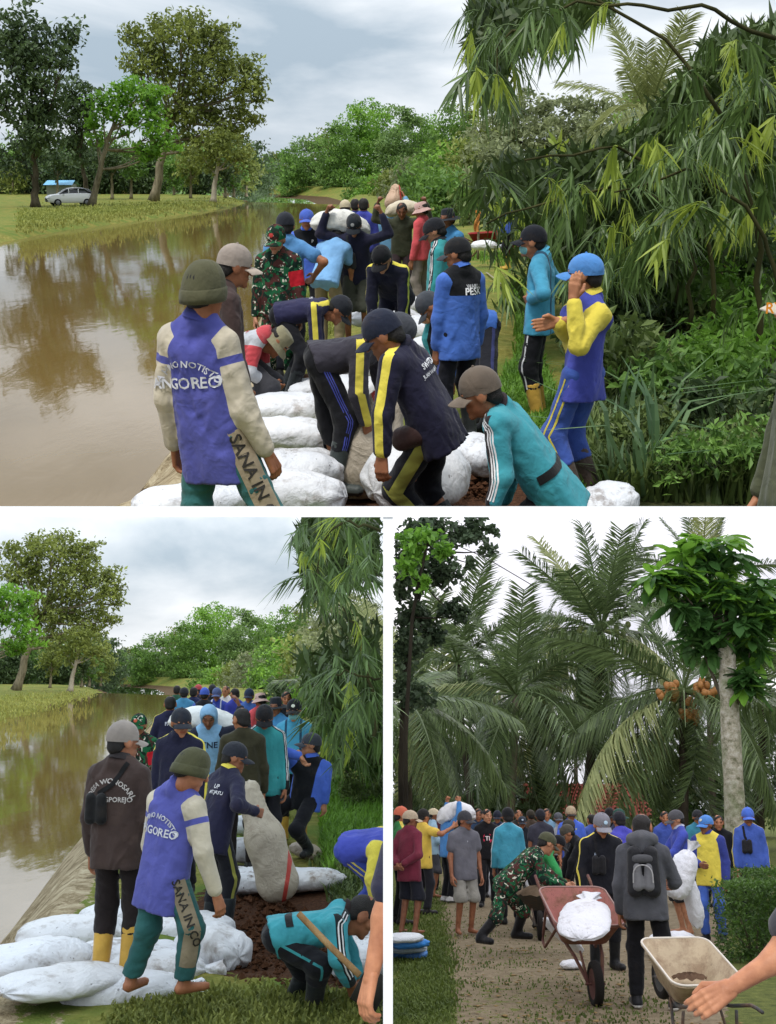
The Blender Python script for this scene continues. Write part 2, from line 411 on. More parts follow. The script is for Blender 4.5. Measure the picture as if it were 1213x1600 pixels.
# ------------------------------------------------------------------ lettering (flat glyphs, laid onto surfaces later)
TX = {}
def make_texts(words):
    obs = []
    for w in words:
        cu = bpy.data.curves.new('t', 'FONT'); cu.body = w; cu.align_x = 'CENTER'; cu.size = 1.0; cu.resolution_u = 2
        cu.offset = 0.02
        o = bpy.data.objects.new('t', cu); COL.objects.link(o); obs.append((w, o, cu))
    dg = bpy.context.evaluated_depsgraph_get()
    for w, o, cu in obs:
        me = bpy.data.meshes.new_from_object(o.evaluated_get(dg)); me.calc_loop_triangles()
        V = np.array([v.co[:] for v in me.vertices]); T = np.array([t.vertices[:] for t in me.loop_triangles])
        TX[w] = (V, T); bpy.data.meshes.remove(me)
    for w, o, cu in obs: bpy.data.objects.remove(o); bpy.data.curves.remove(cu)
make_texts(['ANGOREO', 'SA HINO NOTISTO', 'SANA IN CO', 'SWPTD-01', 'JUAN WAHI NOLIDI', 'PESK', 'WARU', 'UP', 'MT.JAYU', 'ST', 'TI', 'KANGPOREJO', 'DESA WONOSARI', 'RYA', 'JTNE', 'PKP', 'FAC', 'NU', 'P', '98', 'GG'])
# ------------------------------------------------------------------ templates: heads, hair, hands, hats
def head_prims():
    return [ell((0, -.012, .032), (.077, .096, .088)), ell((0, .020, -.048), (.058, .064, .066)), caps((0, .088, .014), (0, .107, -.022), .010, .015),
            ell((.079, -.008, -.004), (.011, .024, .034)), ell((-.079, -.008, -.004), (.011, .024, .034)),
            caps((-.036, .074, .030), (.036, .074, .030), .014, .014), caps((-.018, .078, -.058), (.018, .078, -.058), .009, .009),
            ell((0, .070, -.095), (.024, .020, .020)), caps((-.05, .055, -.012), (-.03, .07, -.02), .018, .016), caps((.05, .055, -.012), (.03, .07, -.02), .018, .016),
            caps((0, -.018, -.055), (0, -.018, -.10), .050, .046)]
def head_tpl(h):
    g = Grid(head_prims(), h, 0.018, 0.01); V, Q = g.net()
    front = V[:, 1] > 0.05
    brow = 0.006 - np.abs(V[:, 2] - (0.040 - 2.5 * (np.abs(V[:, 0]) - .034) ** 2)); brow = np.minimum(brow, 0.022 - np.abs(np.abs(V[:, 0]) - .034))
    eye = 0.0085 - np.sqrt((0.55 * (np.abs(V[:, 0]) - .033)) ** 2 + (1.3 * (V[:, 2] - .014)) ** 2)
    m1 = np.where(front, np.maximum(brow, eye), -.01)
    m2 = np.where(front, np.minimum(.009 - np.abs(V[:, 2] + .058), .027 - np.abs(V[:, 0])), -.01)
    return V, Q, m1, m2
def hair_tpl(h, long=0):
    g = Grid([ell((0, -.014, .032), (.0815, .1005, .0885)), ell((0, -.052, -.025), (.070, .056, .062))], h, .012, .01)
    n = np.array([0, .659, -.753]); g.clip(np.array([0, .085, .060]), n, .4)
    if long: pass
    g.ripple(lambda p: 0.003 * noise3(p * 45, 3, 2)); return g.net()
def hand_tpl(h, curl, kk=.006):
    pr = []; L = [.072, .080, .074, .058]
    for i, x in enumerate((.028, .010, -.009, -.027)):
        pr.append(caps((x * .5, 0, 0), (x, .083, 0), .017, .0125)); a = 0.0; p = np.array([x, .083, 0]); c = curl * (1 + .12 * i)
        for j, f in enumerate((.45, .32, .23)):
            a += c * (1.0 if j == 0 else 1.15); q = p + L[i] * f * np.array([0.08 * (1.5 - i) * .3, math.cos(a), -math.sin(a)])
            pr.append(caps(p, q, .0105 - .0012 * j, .0098 - .0014 * j)); p = q
    a = np.array([.018, .018, -.004]); b = np.array([.046, .055, -.018 - .02 * curl]); c = np.array([.046 - .016 * curl, .088, -.03 - .035 * curl])
    pr += [caps(a, b, .016, .0125), caps(b, c, .0125, .0095), caps((0, -.05, 0), (0, .01, 0), .026, .023)]
    g = Grid(pr, h, kk, .006); return g.net()
HEAD = {0: head_tpl(.0068), 1: head_tpl(.011), 2: head_tpl(.020)}
HAIR = {0: hair_tpl(.011), 1: hair_tpl(.016), 2: hair_tpl(.026)}
HAND = {(l, c): hand_tpl(h, cv) for l, h in ((0, .0052), (1, .0085)) for c, cv in (('relax', .38), ('grip', 1.0), ('open', .12))}
HAND.update({(-1, c): hand_tpl(.0036, cv, .0035) for c, cv in (('relax', .42), ('grip', 1.0), ('open', .12))})
HAND.update({(2, c): hand_tpl(.016, .4) for c in ('relax', 'grip', 'open')})
def cap_meshes():
    a = np.linspace(0, 2 * np.pi, 49); el = np.linspace(0, np.pi / 2, 9)
    P = np.array([[[.092 * np.cos(e) * np.cos(t) * (.982 if i % 8 == 4 else 1), -.012 + .112 * np.cos(e) * np.sin(t) * (.982 if i % 8 == 4 else 1), .028 + .107 * np.sin(e) ** .9 + .0] for i, t in enumerate(a)] for e in el])
    lowv = np.array([[[.091 * np.cos(t), -.012 + .111 * np.sin(t), .004 + .012 * (np.sin(t) > .2)] for t in a]])
    m = MB().grid(np.concatenate([lowv, P])); m.add(*_ball((0, -.012, .135), .008))
    t = np.linspace(np.radians(28), np.radians(152), 13); r = np.linspace(0, 1, 5); Vv = []
    for side in (0, -.004):
        Vv.append(np.array([[[(.092) * np.cos(q) * (1 + .05 * u), -.012 + .111 * np.sin(q) + .078 * u * np.sin(q) ** .55, .020 - .020 * u * u - .16 * abs(np.cos(q)) ** 2 * .18 + side] for q in t] for u in r]))
    v = MB().grid(Vv[0]).grid(Vv[1][:, ::-1])
    e0, e1 = Vv[0][-1], Vv[1][-1]; v.grid(np.stack([e0, e1])[:, ::-1])
    return m, v
def _ball(c, r, n=8):
    a = np.arange(n) / n * 2 * np.pi; e = np.linspace(-np.pi / 2, np.pi / 2, 6); c = np.array(c); rr = np.broadcast_to(np.asarray(r, float), (3,))
    V = np.array([[np.cos(x) * np.cos(t) * rr[0], np.cos(x) * np.sin(t) * rr[1], np.sin(x) * rr[2]] for x in e for t in a]) + c
    i = np.arange(5)[:, None] * n; j = np.arange(n)[None]; j2 = (j + 1) % n
    return V, np.stack([i + j, i + j2, i + n + j2, i + n + j], -1).reshape(-1, 4)
def beanie_mesh():
    a = np.linspace(0, 2 * np.pi, 61); rows = []
    for u in np.linspace(0, 1, 12):
        e = u * np.pi / 2; rib = .0022 * np.cos(30 * a) * (u < .97)
        rows.append(np.stack([(.094 * np.cos(e) ** .82 + rib) * np.cos(a), -.016 + (.112 * np.cos(e) ** .82 + rib) * np.sin(a), .004 + .133 * np.sin(e) + .02 * np.sin(a) * (1 - u)], -1))
    m = MB().grid(np.array(rows)); b = []
    for z, r in ((-.052, .0), (-.054, .004), (-.03, .008), (.0, .007), (.008, .001)):
        b.append(np.stack([(.094 + r) * np.cos(a), -.016 + (.112 + r) * np.sin(a), z + .012 + .022 * np.sin(a)], -1))
    return m, MB().grid(np.array(b))
def brim_hat(brim=.065, droop=.045, crown=.10, top=.075):
    a = np.linspace(0, 2 * np.pi, 29); rows = []
    prof = [(.001, crown + .03), (top * .6, crown + .03), (top, crown + .02), (.086, .035), (.088, .02)]
    for r, z in prof: rows.append(np.stack([r * np.cos(a), -.012 + r * 1.18 * np.sin(a), np.full_like(a, z)], -1))
    b = []
    for u in np.linspace(0, 1, 5):
        r = .088 + brim * u; b.append(np.stack([r * np.cos(a), -.012 + r * 1.14 * np.sin(a), .02 - droop * u + .006 * np.sin(3 * a + 1) * u], -1))
    return MB().grid(np.array(rows)), MB().grid(np.array(b))
def hood_mesh():
    g = Grid([ell((0, -.02, .03), (.10, .115, .115)), caps((0, -.05, -.06), (0, -.06, -.14), .09, .10)], .014, .05, .02)
    g.add(('e', np.array([0, .10, -.01]), np.array([.001, .001, .001]), np.eye(3)), .001)
    sl = g.sl(np.array([-.2, -.05, -.3]), np.array([.2, .3, .3])); x, y, z = g.xyz(sl)
    hole = pdist(ell((0, .09, -.015), (.078, .08, .10)), x, y, z); g.D[sl] = np.maximum(g.D[sl], -hole)
    return g.net()
_CAP = cap_meshes(); _BEA = beanie_mesh(); _BUC = brim_hat(.055, .05, .09, .075); _HAT = brim_hat(.07, .02, .10, .07); _HOOD = hood_mesh()
# ------------------------------------------------------------------ people
def unit(v): v = np.asarray(v, float); return v / (np.linalg.norm(v) + 1e-9)
def ik(a, c, l1, l2, pole):
    d = c - a; L = np.linalg.norm(d); u = d / (L + 1e-9)
    if L >= (l1 + l2) * .999: return a + d * l1 / (l1 + l2)
    x = (l1 * l1 - l2 * l2 + L * L) / (2 * L); hh = math.sqrt(max(l1 * l1 - x * x, 0)); p = np.asarray(pole, float); p = unit(p - u * (p @ u)); return a + u * x + p * hh
ARMS = {'down': ((.17, .02, -1), (.05, .24, -1)), 'out': ((.30, .05, -1), (.15, .25, -1)), 'back': ((.30, -.35, -1), (-.75, -.45, -.5)),
        'hip': ((.75, -.35, -.75), (-.75, .55, -.25)), 'fwd': ((.12, .55, -.85), (-.05, 1, -.35)), 'front': ((.18, .25, -1), (-.65, .75, -.15)),
        'hang': ((.02, .05, -1), (-.05, .08, -1)), 'carry': ((.55, .45, .45), (-.45, -.25, .9)), 'low': ((.05, .5, -.9), (-.1, .25, -1)),
        'reach': ((.1, .8, -.6), (0, .9, -.4)), 'cross': ((.2, .4, -.9), (-.9, .35, .25)), 'side': ((.9, .1, -.2), (.9, .25, -.05))}
class Cx: pass
TONES = {'#80533b': '#a8714f', '#7d4f38': '#a56d4e', '#6e4632': '#9a6648', '#8a5f48': '#b07e60', '#7a4c34': '#a06a49', '#7c5038': '#a87252', '#6b432f': '#916044', '#5c3a2a': '#7f543c', '#8a6048': '#b58262', '#8a5c42': '#b07a58', '#7a4c36': '#a16c4e', '#5f3d2c': '#86593f', '#84563e': '#b07c5a', '#8f5c44': '#b8805f'}
def stripe_field(V, bones, outer, w, off=0.0):
    """signed distance to a band that runs along the outer side of a chain of bones"""
    best = np.full(len(V), 9.0); m = np.full(len(V), -.05)
    for (a, b) in bones:
        u = unit(b - a); L = np.linalg.norm(b - a); q = V - a; t = np.clip(q @ u, 0, L); r = q - t[:, None] * u
        d = np.linalg.norm(r, axis=1); o = unit(outer - u * (outer @ u)); bn = np.cross(u, o)
        f = np.where(r @ o > 0, w / 2 - np.abs(r @ bn - off), -.05); k = d < best; m[k] = f[k]; best[k] = d[k]
    return m
def style_fn(name, c):
    J = c.J
    def arms(): return [[(J['el' + s], J['sh' + s]), (J['wr' + s], J['el' + s])] for s in 'LR']
    def shirt(V):
        o = {}
        if name in ('raglan', 'sleeves', 'sleeve_yellow'):
            o['m1'] = psd(c.torso, V) - psd(c.arms, V) + .012
            if name == 'raglan':      # a band of body colour across the upper sleeve
                for s in 'LR':
                    u = unit(J['el' + s] - J['sh' + s]); t = (V - J['sh' + s]) @ u
                    o['m1'] = np.where(psd([caps(J['sh' + s], J['el' + s], .05, .05)], V) < .05, np.minimum(o['m1'], np.abs(t - .085 - .25 * (V @ c.tr - J['sh' + s] @ c.tr) * 0) - .018), o['m1'])
        if name in ('stripe', 'stripe2', 'stripe3'):
            m = np.full(len(V), -.05)
            for s, sg in (('L', -1), ('R', 1)):
                bones = [(J['neck'] + sg * c.tr * .05 * c.k, J['sh' + s]), (J['sh' + s], J['el' + s]), (J['el' + s], J['wr' + s])]
                out = unit(sg * c.tr * .75 + c.fz * .55) if name != 'stripe3' else unit(sg * c.tr * .5 + c.fz * .6 + c.tf * .5)
                m = np.maximum(m, stripe_field(V, bones, out, .05 if name != 'stripe2' else .055))
            o['m1'] = m
        if name == 'yoke':
            o['m1'] = (V - J['pelvis']) @ c.tu - .30 * c.k - .0 * c.k; o['m1'] = np.minimum(o['m1'], psd(c.arms, V) - psd(c.torso, V) + .0)
        if name == 'panel':           # dark front and back, coloured sleeves and sides
            o['m1'] = np.minimum(.115 * c.k - np.abs((V - J['pelvis']) @ c.tr), psd(c.arms, V) - psd(c.torso, V) + .01)
        if name == 'upsleeve':        # white body, coloured upper sleeves
            o['m1'] = np.full(len(V), -.05)
            for s in 'LR':
                t = (V - J['sh' + s]) @ unit(J['el' + s] - J['sh' + s]); a = psd([caps(J['sh' + s], J['el' + s], .05, .05)], V)
                o['m1'] = np.maximum(o['m1'], np.where(a < .05, .085 - np.abs(t - .14), -.05))
            o['m1'] = np.maximum(o['m1'], ((V - J['neck']) @ c.tu) + .05)
        if name == 'armband':
            s = 'L'; t = (V - J['sh' + s]) @ unit(J['el' + s] - J['sh' + s]); a = psd([caps(J['sh' + s], J['el' + s], .05, .05)], V)
            o['m1'] = np.where(a < .05, .07 - np.abs(t - .16), -.05)
        if name == 'vstripe':
            o['m1'] = .014 - np.abs(np.abs((V - J['pelvis']) @ c.tr) - .09)
        return o
    return shirt
def person(S, label, px, s, yaw=0.0, H=1.66, lean=0.0, look=(0, 8), arms=('down', 'down'), feet=None, ov=None, z=0.0,
           shirt=('#222c50',), style='plain', sleeve='long', hem=.13, pants=('#15161c',), leg='long', pstripe=None, shoe=('shoe', '#1a1a1a'),
           hat=None, hair=True, tone='#80533b', hands=('relax', 'relax'), hvec=None, prints=(), collar=None, belly=0.0, bag=None, maxpx=None, minz=None,
           group=None, name='person', build=1.0, extra=None, d=None):
    c = Cx(); d = F / s if d is None else d; k = H / 1.66; ov = ov or {}
    base = S.G(px, S.yh + (S.h - z) * F / d, z); base[1] = d
    t = S.P(px, S.yh + (S.h - z) * F / d, d); base[0] = t[0]
    if z == 0.0: base[2] = 0.0
    y = math.radians(yaw); fx = np.array([math.cos(y), math.sin(y), 0]); fy = np.array([-math.sin(y), math.cos(y), 0]); fz = np.array([0, 0, 1.0])
    def pp(v): return S.P(v[0], v[1], d + (v[2] if len(v) > 2 else 0.0)) - base
    l = math.radians(lean); J = {}
    if lean > 60 and hem > .05: hem = .04
    pel = fz * (.90 * k - .02 * k * (lean > 30)) - fy * .22 * k * math.sin(l)
    if 'pelvis' in ov: pel = pp(ov['pelvis'])
    tu = math.cos(l) * fz + math.sin(l) * fy; neck = pel + tu * .50 * k
    if 'neck' in ov: neck = pp(ov['neck']); tu = unit(neck - pel)
    tr = unit(fx - tu * (fx @ tu)); tf = np.cross(tu, tr)
    J['pelvis'], J['neck'] = pel, neck; sl = np.linalg.norm(neck - pel)
    J['shL'] = pel + tu * (sl - .092 * k) - tr * .158 * k * build; J['shR'] = pel + tu * (sl - .092 * k) + tr * .158 * k * build
    J['hipL'] = pel - tr * .080 * k; J['hipR'] = pel + tr * .080 * k
    ly, lp = math.radians(look[0]) + y, math.radians(look[1]); fd = np.array([-math.sin(ly), math.cos(ly), 0])
    hu = math.cos(lp) * fz + math.sin(lp) * fd; hf = math.cos(lp) * fd - math.sin(lp) * fz; hr = np.cross(hf, hu)
    head = neck + (tu * .45 + hu * .55) * .116 * k + hf * .02
    if 'head' in ov: head = pp(ov['head'])
    hd_ = head - neck; ln_ = np.linalg.norm(hd_)
    if ln_ > .132 * k: head = neck + hd_ / ln_ * .132 * k
    J['head'] = head; J['hf'] = hf
    if feet is None: feet = ((-.11, .0), (.11, .02))
    for i, (sd, sg) in enumerate((('L', -1), ('R', 1))):
        if 'sh' + sd in ov: J['sh' + sd] = pp(ov['sh' + sd])
        if 'hip' + sd in ov: J['hip' + sd] = pp(ov['hip' + sd])
        f = feet[i]; an = fx * f[0] * k + fy * (f[1] - 0.03) * k + fz * (.085 * k + (f[2] if len(f) > 2 else 0.0))
        if 'an' + sd in ov: an = pp(ov['an' + sd])
        J['an' + sd] = an; J['kn' + sd] = pp(ov['kn' + sd]) if 'kn' + sd in ov else ik(J['hip' + sd], an, .42 * k, .41 * k, fy + .15 * sg * fx)
        J['fd' + sd] = unit(fy + fx * sg * .25) if 'fd' + sd not in ov else unit(np.array(ov['fd' + sd]))
        A = arms[i]
        if isinstance(A, str): A = ARMS[A]
        if A[0] == 'to':
            wr = pp(A[1]); pole = (A[2][0] * fx * sg + A[2][1] * fy + A[2][2] * fz) if len(A) > 2 else (fx * sg * .6 - fy * .5 - fz * .4)
            el = ik(J['sh' + sd], wr, .285 * k, .255 * k, pole)
        else:
            u = unit(A[0][0] * sg * fx + A[0][1] * fy + A[0][2] * fz); v = unit(A[1][0] * sg * fx + A[1][1] * fy + A[1][2] * fz)
            el = J['sh' + sd] + u * .285 * k; wr = el + v * .255 * k
        if 'el' + sd in ov: el = pp(ov['el' + sd])
        if 'wr' + sd in ov: wr = pp(ov['wr' + sd])
        J['el' + sd], J['wr' + sd] = el, wr
    c.J, c.tu, c.tr, c.tf, c.k, c.fz, c.fx, c.fy, c.S, c.base, c.d = J, tu, tr, tf, k, fz, fx, fy, S, base, d
    lod = 0 if s > 165 else (1 if s > 75 else 2)
    vx = min(max(1.45 / (0.64 * s), .0095), .034)
    if False: pass
    root = empty(name, xf(S, base), label=label, cat='person', group=group); c.root = root; c.parts = {}
    def cut(V, Q, extra=()):
        Mx = np.array(S.M); W = (V + base) @ Mx[:3, :3].T + Mx[:3, 3]; X = CX + F * W[:, 0] / W[:, 1]; Y = CY - F * W[:, 2] / W[:, 1]
        keep = (Y < 804) if S is P1 else ((X < 603) if S is P2 else (X > 610))
        if keep.all(): return V, Q, extra
        return V, Q[keep[Q].all(1)], extra
    def part(nm, V, Q, mat, attrs=None, parent=None):
        V, Q, _ = cut(V, Q)
        if len(Q) == 0: return None
        used = np.unique(Q); mp = np.full(len(V), -1); mp[used] = np.arange(len(used))
        o = ob(nm, mesh(nm, V[used], [mp[Q]], True, {a: b[used] for a, b in (attrs or {}).items()}), mat, parent or root); c.parts[nm] = o; return o
    # the body: trunk and limbs, with the head and the hands grown on
    sm = (J['shL'] + J['shR']) / 2; B = []
    for sd in 'LR':
        B += [caps(sm + .45 * (J['sh' + sd] - sm) - tu * .08 * k, pel + .6 * (J['hip' + sd] - pel) + tu * .05 * k, .062 * k, .070 * k),
              caps(J['sh' + sd], J['el' + sd], .047 * k, .040 * k), caps(J['el' + sd], J['wr' + sd], .040 * k, .027 * k),
              caps(J['hip' + sd], J['kn' + sd], .078 * k, .054 * k), caps(J['kn' + sd], J['an' + sd], .053 * k, .036 * k),
              caps(J['an' + sd] - fz * .045 * k - J['fd' + sd] * .03, J['an' + sd] - fz * .055 * k + J['fd' + sd] * .15 * k, .034 * k, .026 * k)]
    B += [caps(J['shL'], J['shR'], .040 * k, .040 * k), caps(neck - tu * .02 + tf * .008 * k, head - hu * .06 * k, .055 * k, .051 * k)]
    bare = sleeve != 'long' or leg != 'long'
    g = Grid(B, min(max(vx * (1.15 if bare else 1.7), .013), .04), .03); V, Q = g.net()
    Vs, Qs, a1, a2 = [V], [Q], [np.full(len(V), -.01)], [np.full(len(V), -.01)]; n0 = len(V)
    Hm = np.stack([hr, hf, hu], 1) * k * 1.04
    HV, HQ, h1, h2 = HEAD[lod]; Vs.append(HV @ Hm.T + head); Qs.append(HQ + n0); a1.append(h1); a2.append(h2); n0 += len(HV)
    for i, (sd, sg) in enumerate((('L', -1), ('R', 1))):
        hv, hq = HAND[(-1 if s > 300 else lod, hands[i])]; fo = unit(J['wr' + sd] - J['el' + sd]); hy = fo if not hvec or not hvec[i] else unit(np.array(hvec[i]))
        outw = unit(sg * fx - hy * (sg * fx @ hy)) if abs(sg * fx @ hy) < .85 else unit(fz - hy * (fz @ hy)); hz = outw; hx = np.cross(hy, hz)
        R = np.stack([hx * (-sg), hy, hz], 1); R = np.stack([np.cross(hy, hz), hy, hz], 1)
        vv = hv.copy(); qq = hq
        if sg > 0: vv[:, 0] *= -1; qq = hq[:, ::-1]
        Vs.append((vv * k * 1.05) @ R.T + J['wr' + sd]); Qs.append(qq + n0); a1.append(np.full(len(vv), -.01)); a2.append(np.full(len(vv), -.01)); n0 += len(vv)
        c.__dict__['hand' + sd] = J['wr' + sd] + hy * .10 * k
    part('body', np.concatenate(Vs), np.concatenate(Qs), skin(TONES.get(tone, tone)), {'m1': np.concatenate(a1), 'm2': np.concatenate(a2)})
    sd_ = abs(hash(label)) % 1000 if False else (sum(ord(ch) * (i + 3) for i, ch in enumerate(label)) % 997)
    # shirt
    T = []; A = []; up_ = tu
    for sd in 'LR':
        T.append(caps(sm + .46 * (J['sh' + sd] - sm) - tu * .05 * k, pel + .84 * (J['hip' + sd] - pel) - tu * hem * k, .085 * k * build, .111 * k * build))
        e2 = J['wr' + sd] - unit(J['wr' + sd] - J['el' + sd]) * .03
        if sleeve == 'long': A += [caps(J['sh' + sd], J['el' + sd], .058 * k, .052 * k), caps(J['el' + sd], e2, .052 * k, .041 * k)]
        else: A += [caps(J['sh' + sd], J['sh' + sd] + (J['el' + sd] - J['sh' + sd]) * .55, .060 * k, .068 * k)]
    T += [caps(neck - tu * .020 * k - tr * .020 * k, J['shL'] + tr * .005 * k, .066 * k, .055 * k), caps(neck - tu * .020 * k + tr * .020 * k, J['shR'] - tr * .005 * k, .066 * k, .055 * k), caps(J['shL'] + tr * .05 - tu * .03, J['shR'] - tr * .05 - tu * .03, .058 * k, .058 * k), caps(sm - tu * .1 * k, pel - tu * hem * k * .7 + tf * belly, .10 * k, (.10 + belly) * k)]
    c.torso, c.arms = T, A
    g = Grid2(T, A, vx)
    hp = pel - tu * (hem - .02) * k; g.clip(hp, -tu, .34); nn_ = unit(tu * .85 + unit(head - neck) * .15); g.clip(neck + nn_ * .036 * k, nn_, .11)
    fq = np.array([tr * 9.0, tf * 9.0, tu * 3.6])
    fq2 = np.array([tr * 20.0, tf * 20.0, tu * 11.0])
    amp = .0062 if lod < 2 else .004
    def fold(p):
        q = p - pel; r1 = noise3(q @ fq.T, sd_, 2); r2 = noise3(q @ fq2.T + .8 * r1[:, None], sd_ + 5, 2); return -amp * (1 - 2.2 * np.abs(r1)) * .8 - .0065 * (1 - 2.2 * np.abs(r2)) * (.5 + .5 * np.clip(r1 * 2, -1, 1)) - .005
    g.ripple(fold)
    V, Q = g.net(); c.shirt = g
    mat = camo_cloth() if shirt == 'camo' else cloth(*shirt)
    part('shirt', V, Q, mat, style_fn(style, c)(V))
    # trousers
    L = [caps(J['hipL'], J['hipR'], .080 * k, .080 * k), caps(pel, pel + tu * .09 * k, .084 * k, .070 * k)]
    for sd in 'LR':
        L.append(caps(J['hip' + sd], J['kn' + sd], .080 * k, .074 * k if leg == 'long' else .088 * k))
        if leg == 'long': L.append(caps(J['kn' + sd], J['an' + sd] - unit(J['an' + sd] - J['kn' + sd]) * (.13 * k if shoe[0] == 'boot' else 0), .072 * k, .060 * k))
        else: L.append(caps(J['kn' + sd], J['kn' + sd] + (J['an' + sd] - J['kn' + sd]) * .25, .088 * k, .09 * k))
    g = Grid(L, vx * 1.08, .045)
    for sd in 'LR':
        u = unit(J['an' + sd] - J['kn' + sd])
        if leg == 'long': g.clip(J['an' + sd] - u * (.20 * k if shoe[0] == 'boot' else .01), u, min(.27, .62 * np.linalg.norm(J['an' + sd] - J['kn' + sd])))
        else: g.clip(J['kn' + sd] + u * .05 * k, u, .2)
    g.ripple(lambda p: .006 * noise3(p * np.array([8, 8, 6.0]), sd_ + 9, 2) - .005 * (1 - 2.2 * np.abs(noise3(p * np.array([9, 9, 17.0]), sd_ + 13, 2))))
    V, Q = g.net(); c.pants = g; at = {}
    if pstripe:
        m = np.full(len(V), -.05)
        for sd, sg in (('L', -1), ('R', 1)):
            m = np.maximum(m, stripe_field(V, [(J['hip' + sd], J['kn' + sd]), (J['kn' + sd], J['an' + sd])], sg * tr + fy * pstripe[1] if len(pstripe) > 1 else sg * tr, pstripe[0]))
        at['m1'] = m
    part('trousers' if leg == 'long' else 'shorts', V, Q, camo_cloth() if pants == 'camo' else cloth(*pants), at)
    # footwear
    if shoe[0] in ('boot', 'shoe'):
        for sd in 'LR':
            an, kn, fd = J['an' + sd], J['kn' + sd], J['fd' + sd]; u = unit(an - kn); so_ = an - fz * .05 * k
            if shoe[0] == 'boot':
                pr = [caps(an - u * .27 * k, an, .066 * k, .054 * k), caps(so_ - fd * .035, so_ + fd * .165 * k, .047 * k, .040 * k)]
            else: pr = [caps(an - u * .03, an - u * -.01, .048 * k, .046 * k), caps(so_ - fd * .035, so_ + fd * .16 * k, .044 * k, .038 * k)]
            gg = Grid(pr, vx, .04)
            if shoe[0] == 'boot': gg.clip(an - u * .265 * k, -u, .11)
            gg.clip(an - fz * .085 * k, -fz, .3); V, Q = gg.net()
            part('boot' if shoe[0] == 'boot' else 'shoe', V, Q, cloth(shoe[1], shoe[2] if len(shoe) > 2 else '#1b1612', rough=.45), {'m1': (.028 * k - (V - (an - fz * .085 * k)) @ fz)})
    # hair and hat
    hz_ = .90 + .2 * ((sd_ * 37) % 100) / 100
    def onhead(m): q = np.concatenate(m.V).copy(); q[:, :2] *= .965; q[:, 2] = np.where(q[:, 2] > .03, .03 + (q[:, 2] - .03) * hz_, q[:, 2]); return q @ Hm.T + head
    if hair:
        hv, hq = HAIR[lod]; part('hair', hv @ Hm.T + head, hq, hairmat())
    if hat:
        kind = hat[0]
        if kind == 'hood':
            part('hood', _HOOD[0] @ Hm.T + head, _HOOD[1], cloth(hat[1]))
        else:
            m, b = {'cap': _CAP, 'beanie': _BEA, 'bucket': _BUC, 'hat': _HAT}[kind]
            nm, sub = {'cap': ('cap', 'visor'), 'beanie': ('beanie', 'cuff'), 'bucket': ('bucket_hat', 'brim'), 'hat': ('hat', 'brim')}[kind]
            cm = cloth(hat[1], dirt=.2) if hat[1] != 'camo' else camo_cloth(); o = part(nm, onhead(m), np.concatenate(m.f4), cm)
            if o: part(sub, onhead(b), np.concatenate(b.f4), cloth(hat[2] if len(hat) > 2 else hat[1]) if (hat[2] if len(hat) > 2 else hat[1]) != 'camo' else camo_cloth(), parent=o)
            if o and len(hat) > 3 and hat[3] and kind == 'cap':
                q = np.array([[x * .022, 0, zz * .018] for x, zz in [(math.cos(t), math.sin(t)) for t in np.arange(10) / 10 * 6.283]]) + (0, .094, .072)
                q[:, 1] -= (q[:, 2] - .06) * .5; q = np.concatenate([q, [[0, .094, .072]]])
                part('badge', (q * [1, 1.02, 1]) @ Hm.T + head, np.stack([np.full(10, 10), np.arange(10), (np.arange(10) + 1) % 10], -1), plain(hat[3]), parent=o)
    if collar:
        a = np.linspace(0, 2 * np.pi, 21); nu = unit(head - neck); n1 = unit(tr - nu * (tr @ nu)); n2 = np.cross(nu, n1); rows = []
        for (r, hgt) in ((.066, -.01), (.060, .036), (.065, .040), (.082, -.002)):
            rows.append(neck + nu * (hgt + .012) * k + k * r * (np.cos(a)[:, None] * n1 + 1.08 * np.sin(a)[:, None] * n2) + nu * k * (-.012 * np.cos(a * 2 - 1.57) * 0)[..., None] if False else neck + nu * (hgt + .012) * k + k * r * (np.cos(a)[:, None] * n1 + 1.08 * np.sin(a)[:, None] * n2))
        m = MB().grid(np.array(rows)); part('collar', np.concatenate(m.V), np.concatenate(m.f4), cloth(collar))
    for pr in prints: do_print(c, part, *pr)
    if bag: make_bag(c, part, *bag)
    if extra: extra(c, part)
    return c
def lay(c, V2, T, o, ax, ay, n, g, arc=None, off=.009):
    if arc: a = V2[:, 0] / arc; X = np.sin(a) * (arc + V2[:, 1]); Y = np.cos(a) * (arc + V2[:, 1]) - arc
    else: X, Y = V2[:, 0], V2[:, 1]
    return g.project(o + X[:, None] * ax + Y[:, None] * ay + n * .28, n, .6, off)
def do_print(c, part, text, where, x, y, size, col, arc=None, rot=0.0):
    """lettering on the back or the chest of the shirt; x, y in metres from the spine at shoulder height"""
    V, T = TX[text]; V2 = V[:, :2] * size; cr, sr = math.cos(rot), math.sin(rot); V2 = V2 @ np.array([[cr, sr], [-sr, cr]])
    sm = (c.J['shL'] + c.J['shR']) / 2
    ax, n = (c.tr, -c.tf) if where == 'back' else (-c.tr, c.tf)
    P = lay(c, V2, T, sm + ax * x + c.tu * y, ax, c.tu, n, c.shirt, arc); part('print', P, T, plain(col, .8, .1, .05, 0.0), parent=c.parts.get('shirt'))
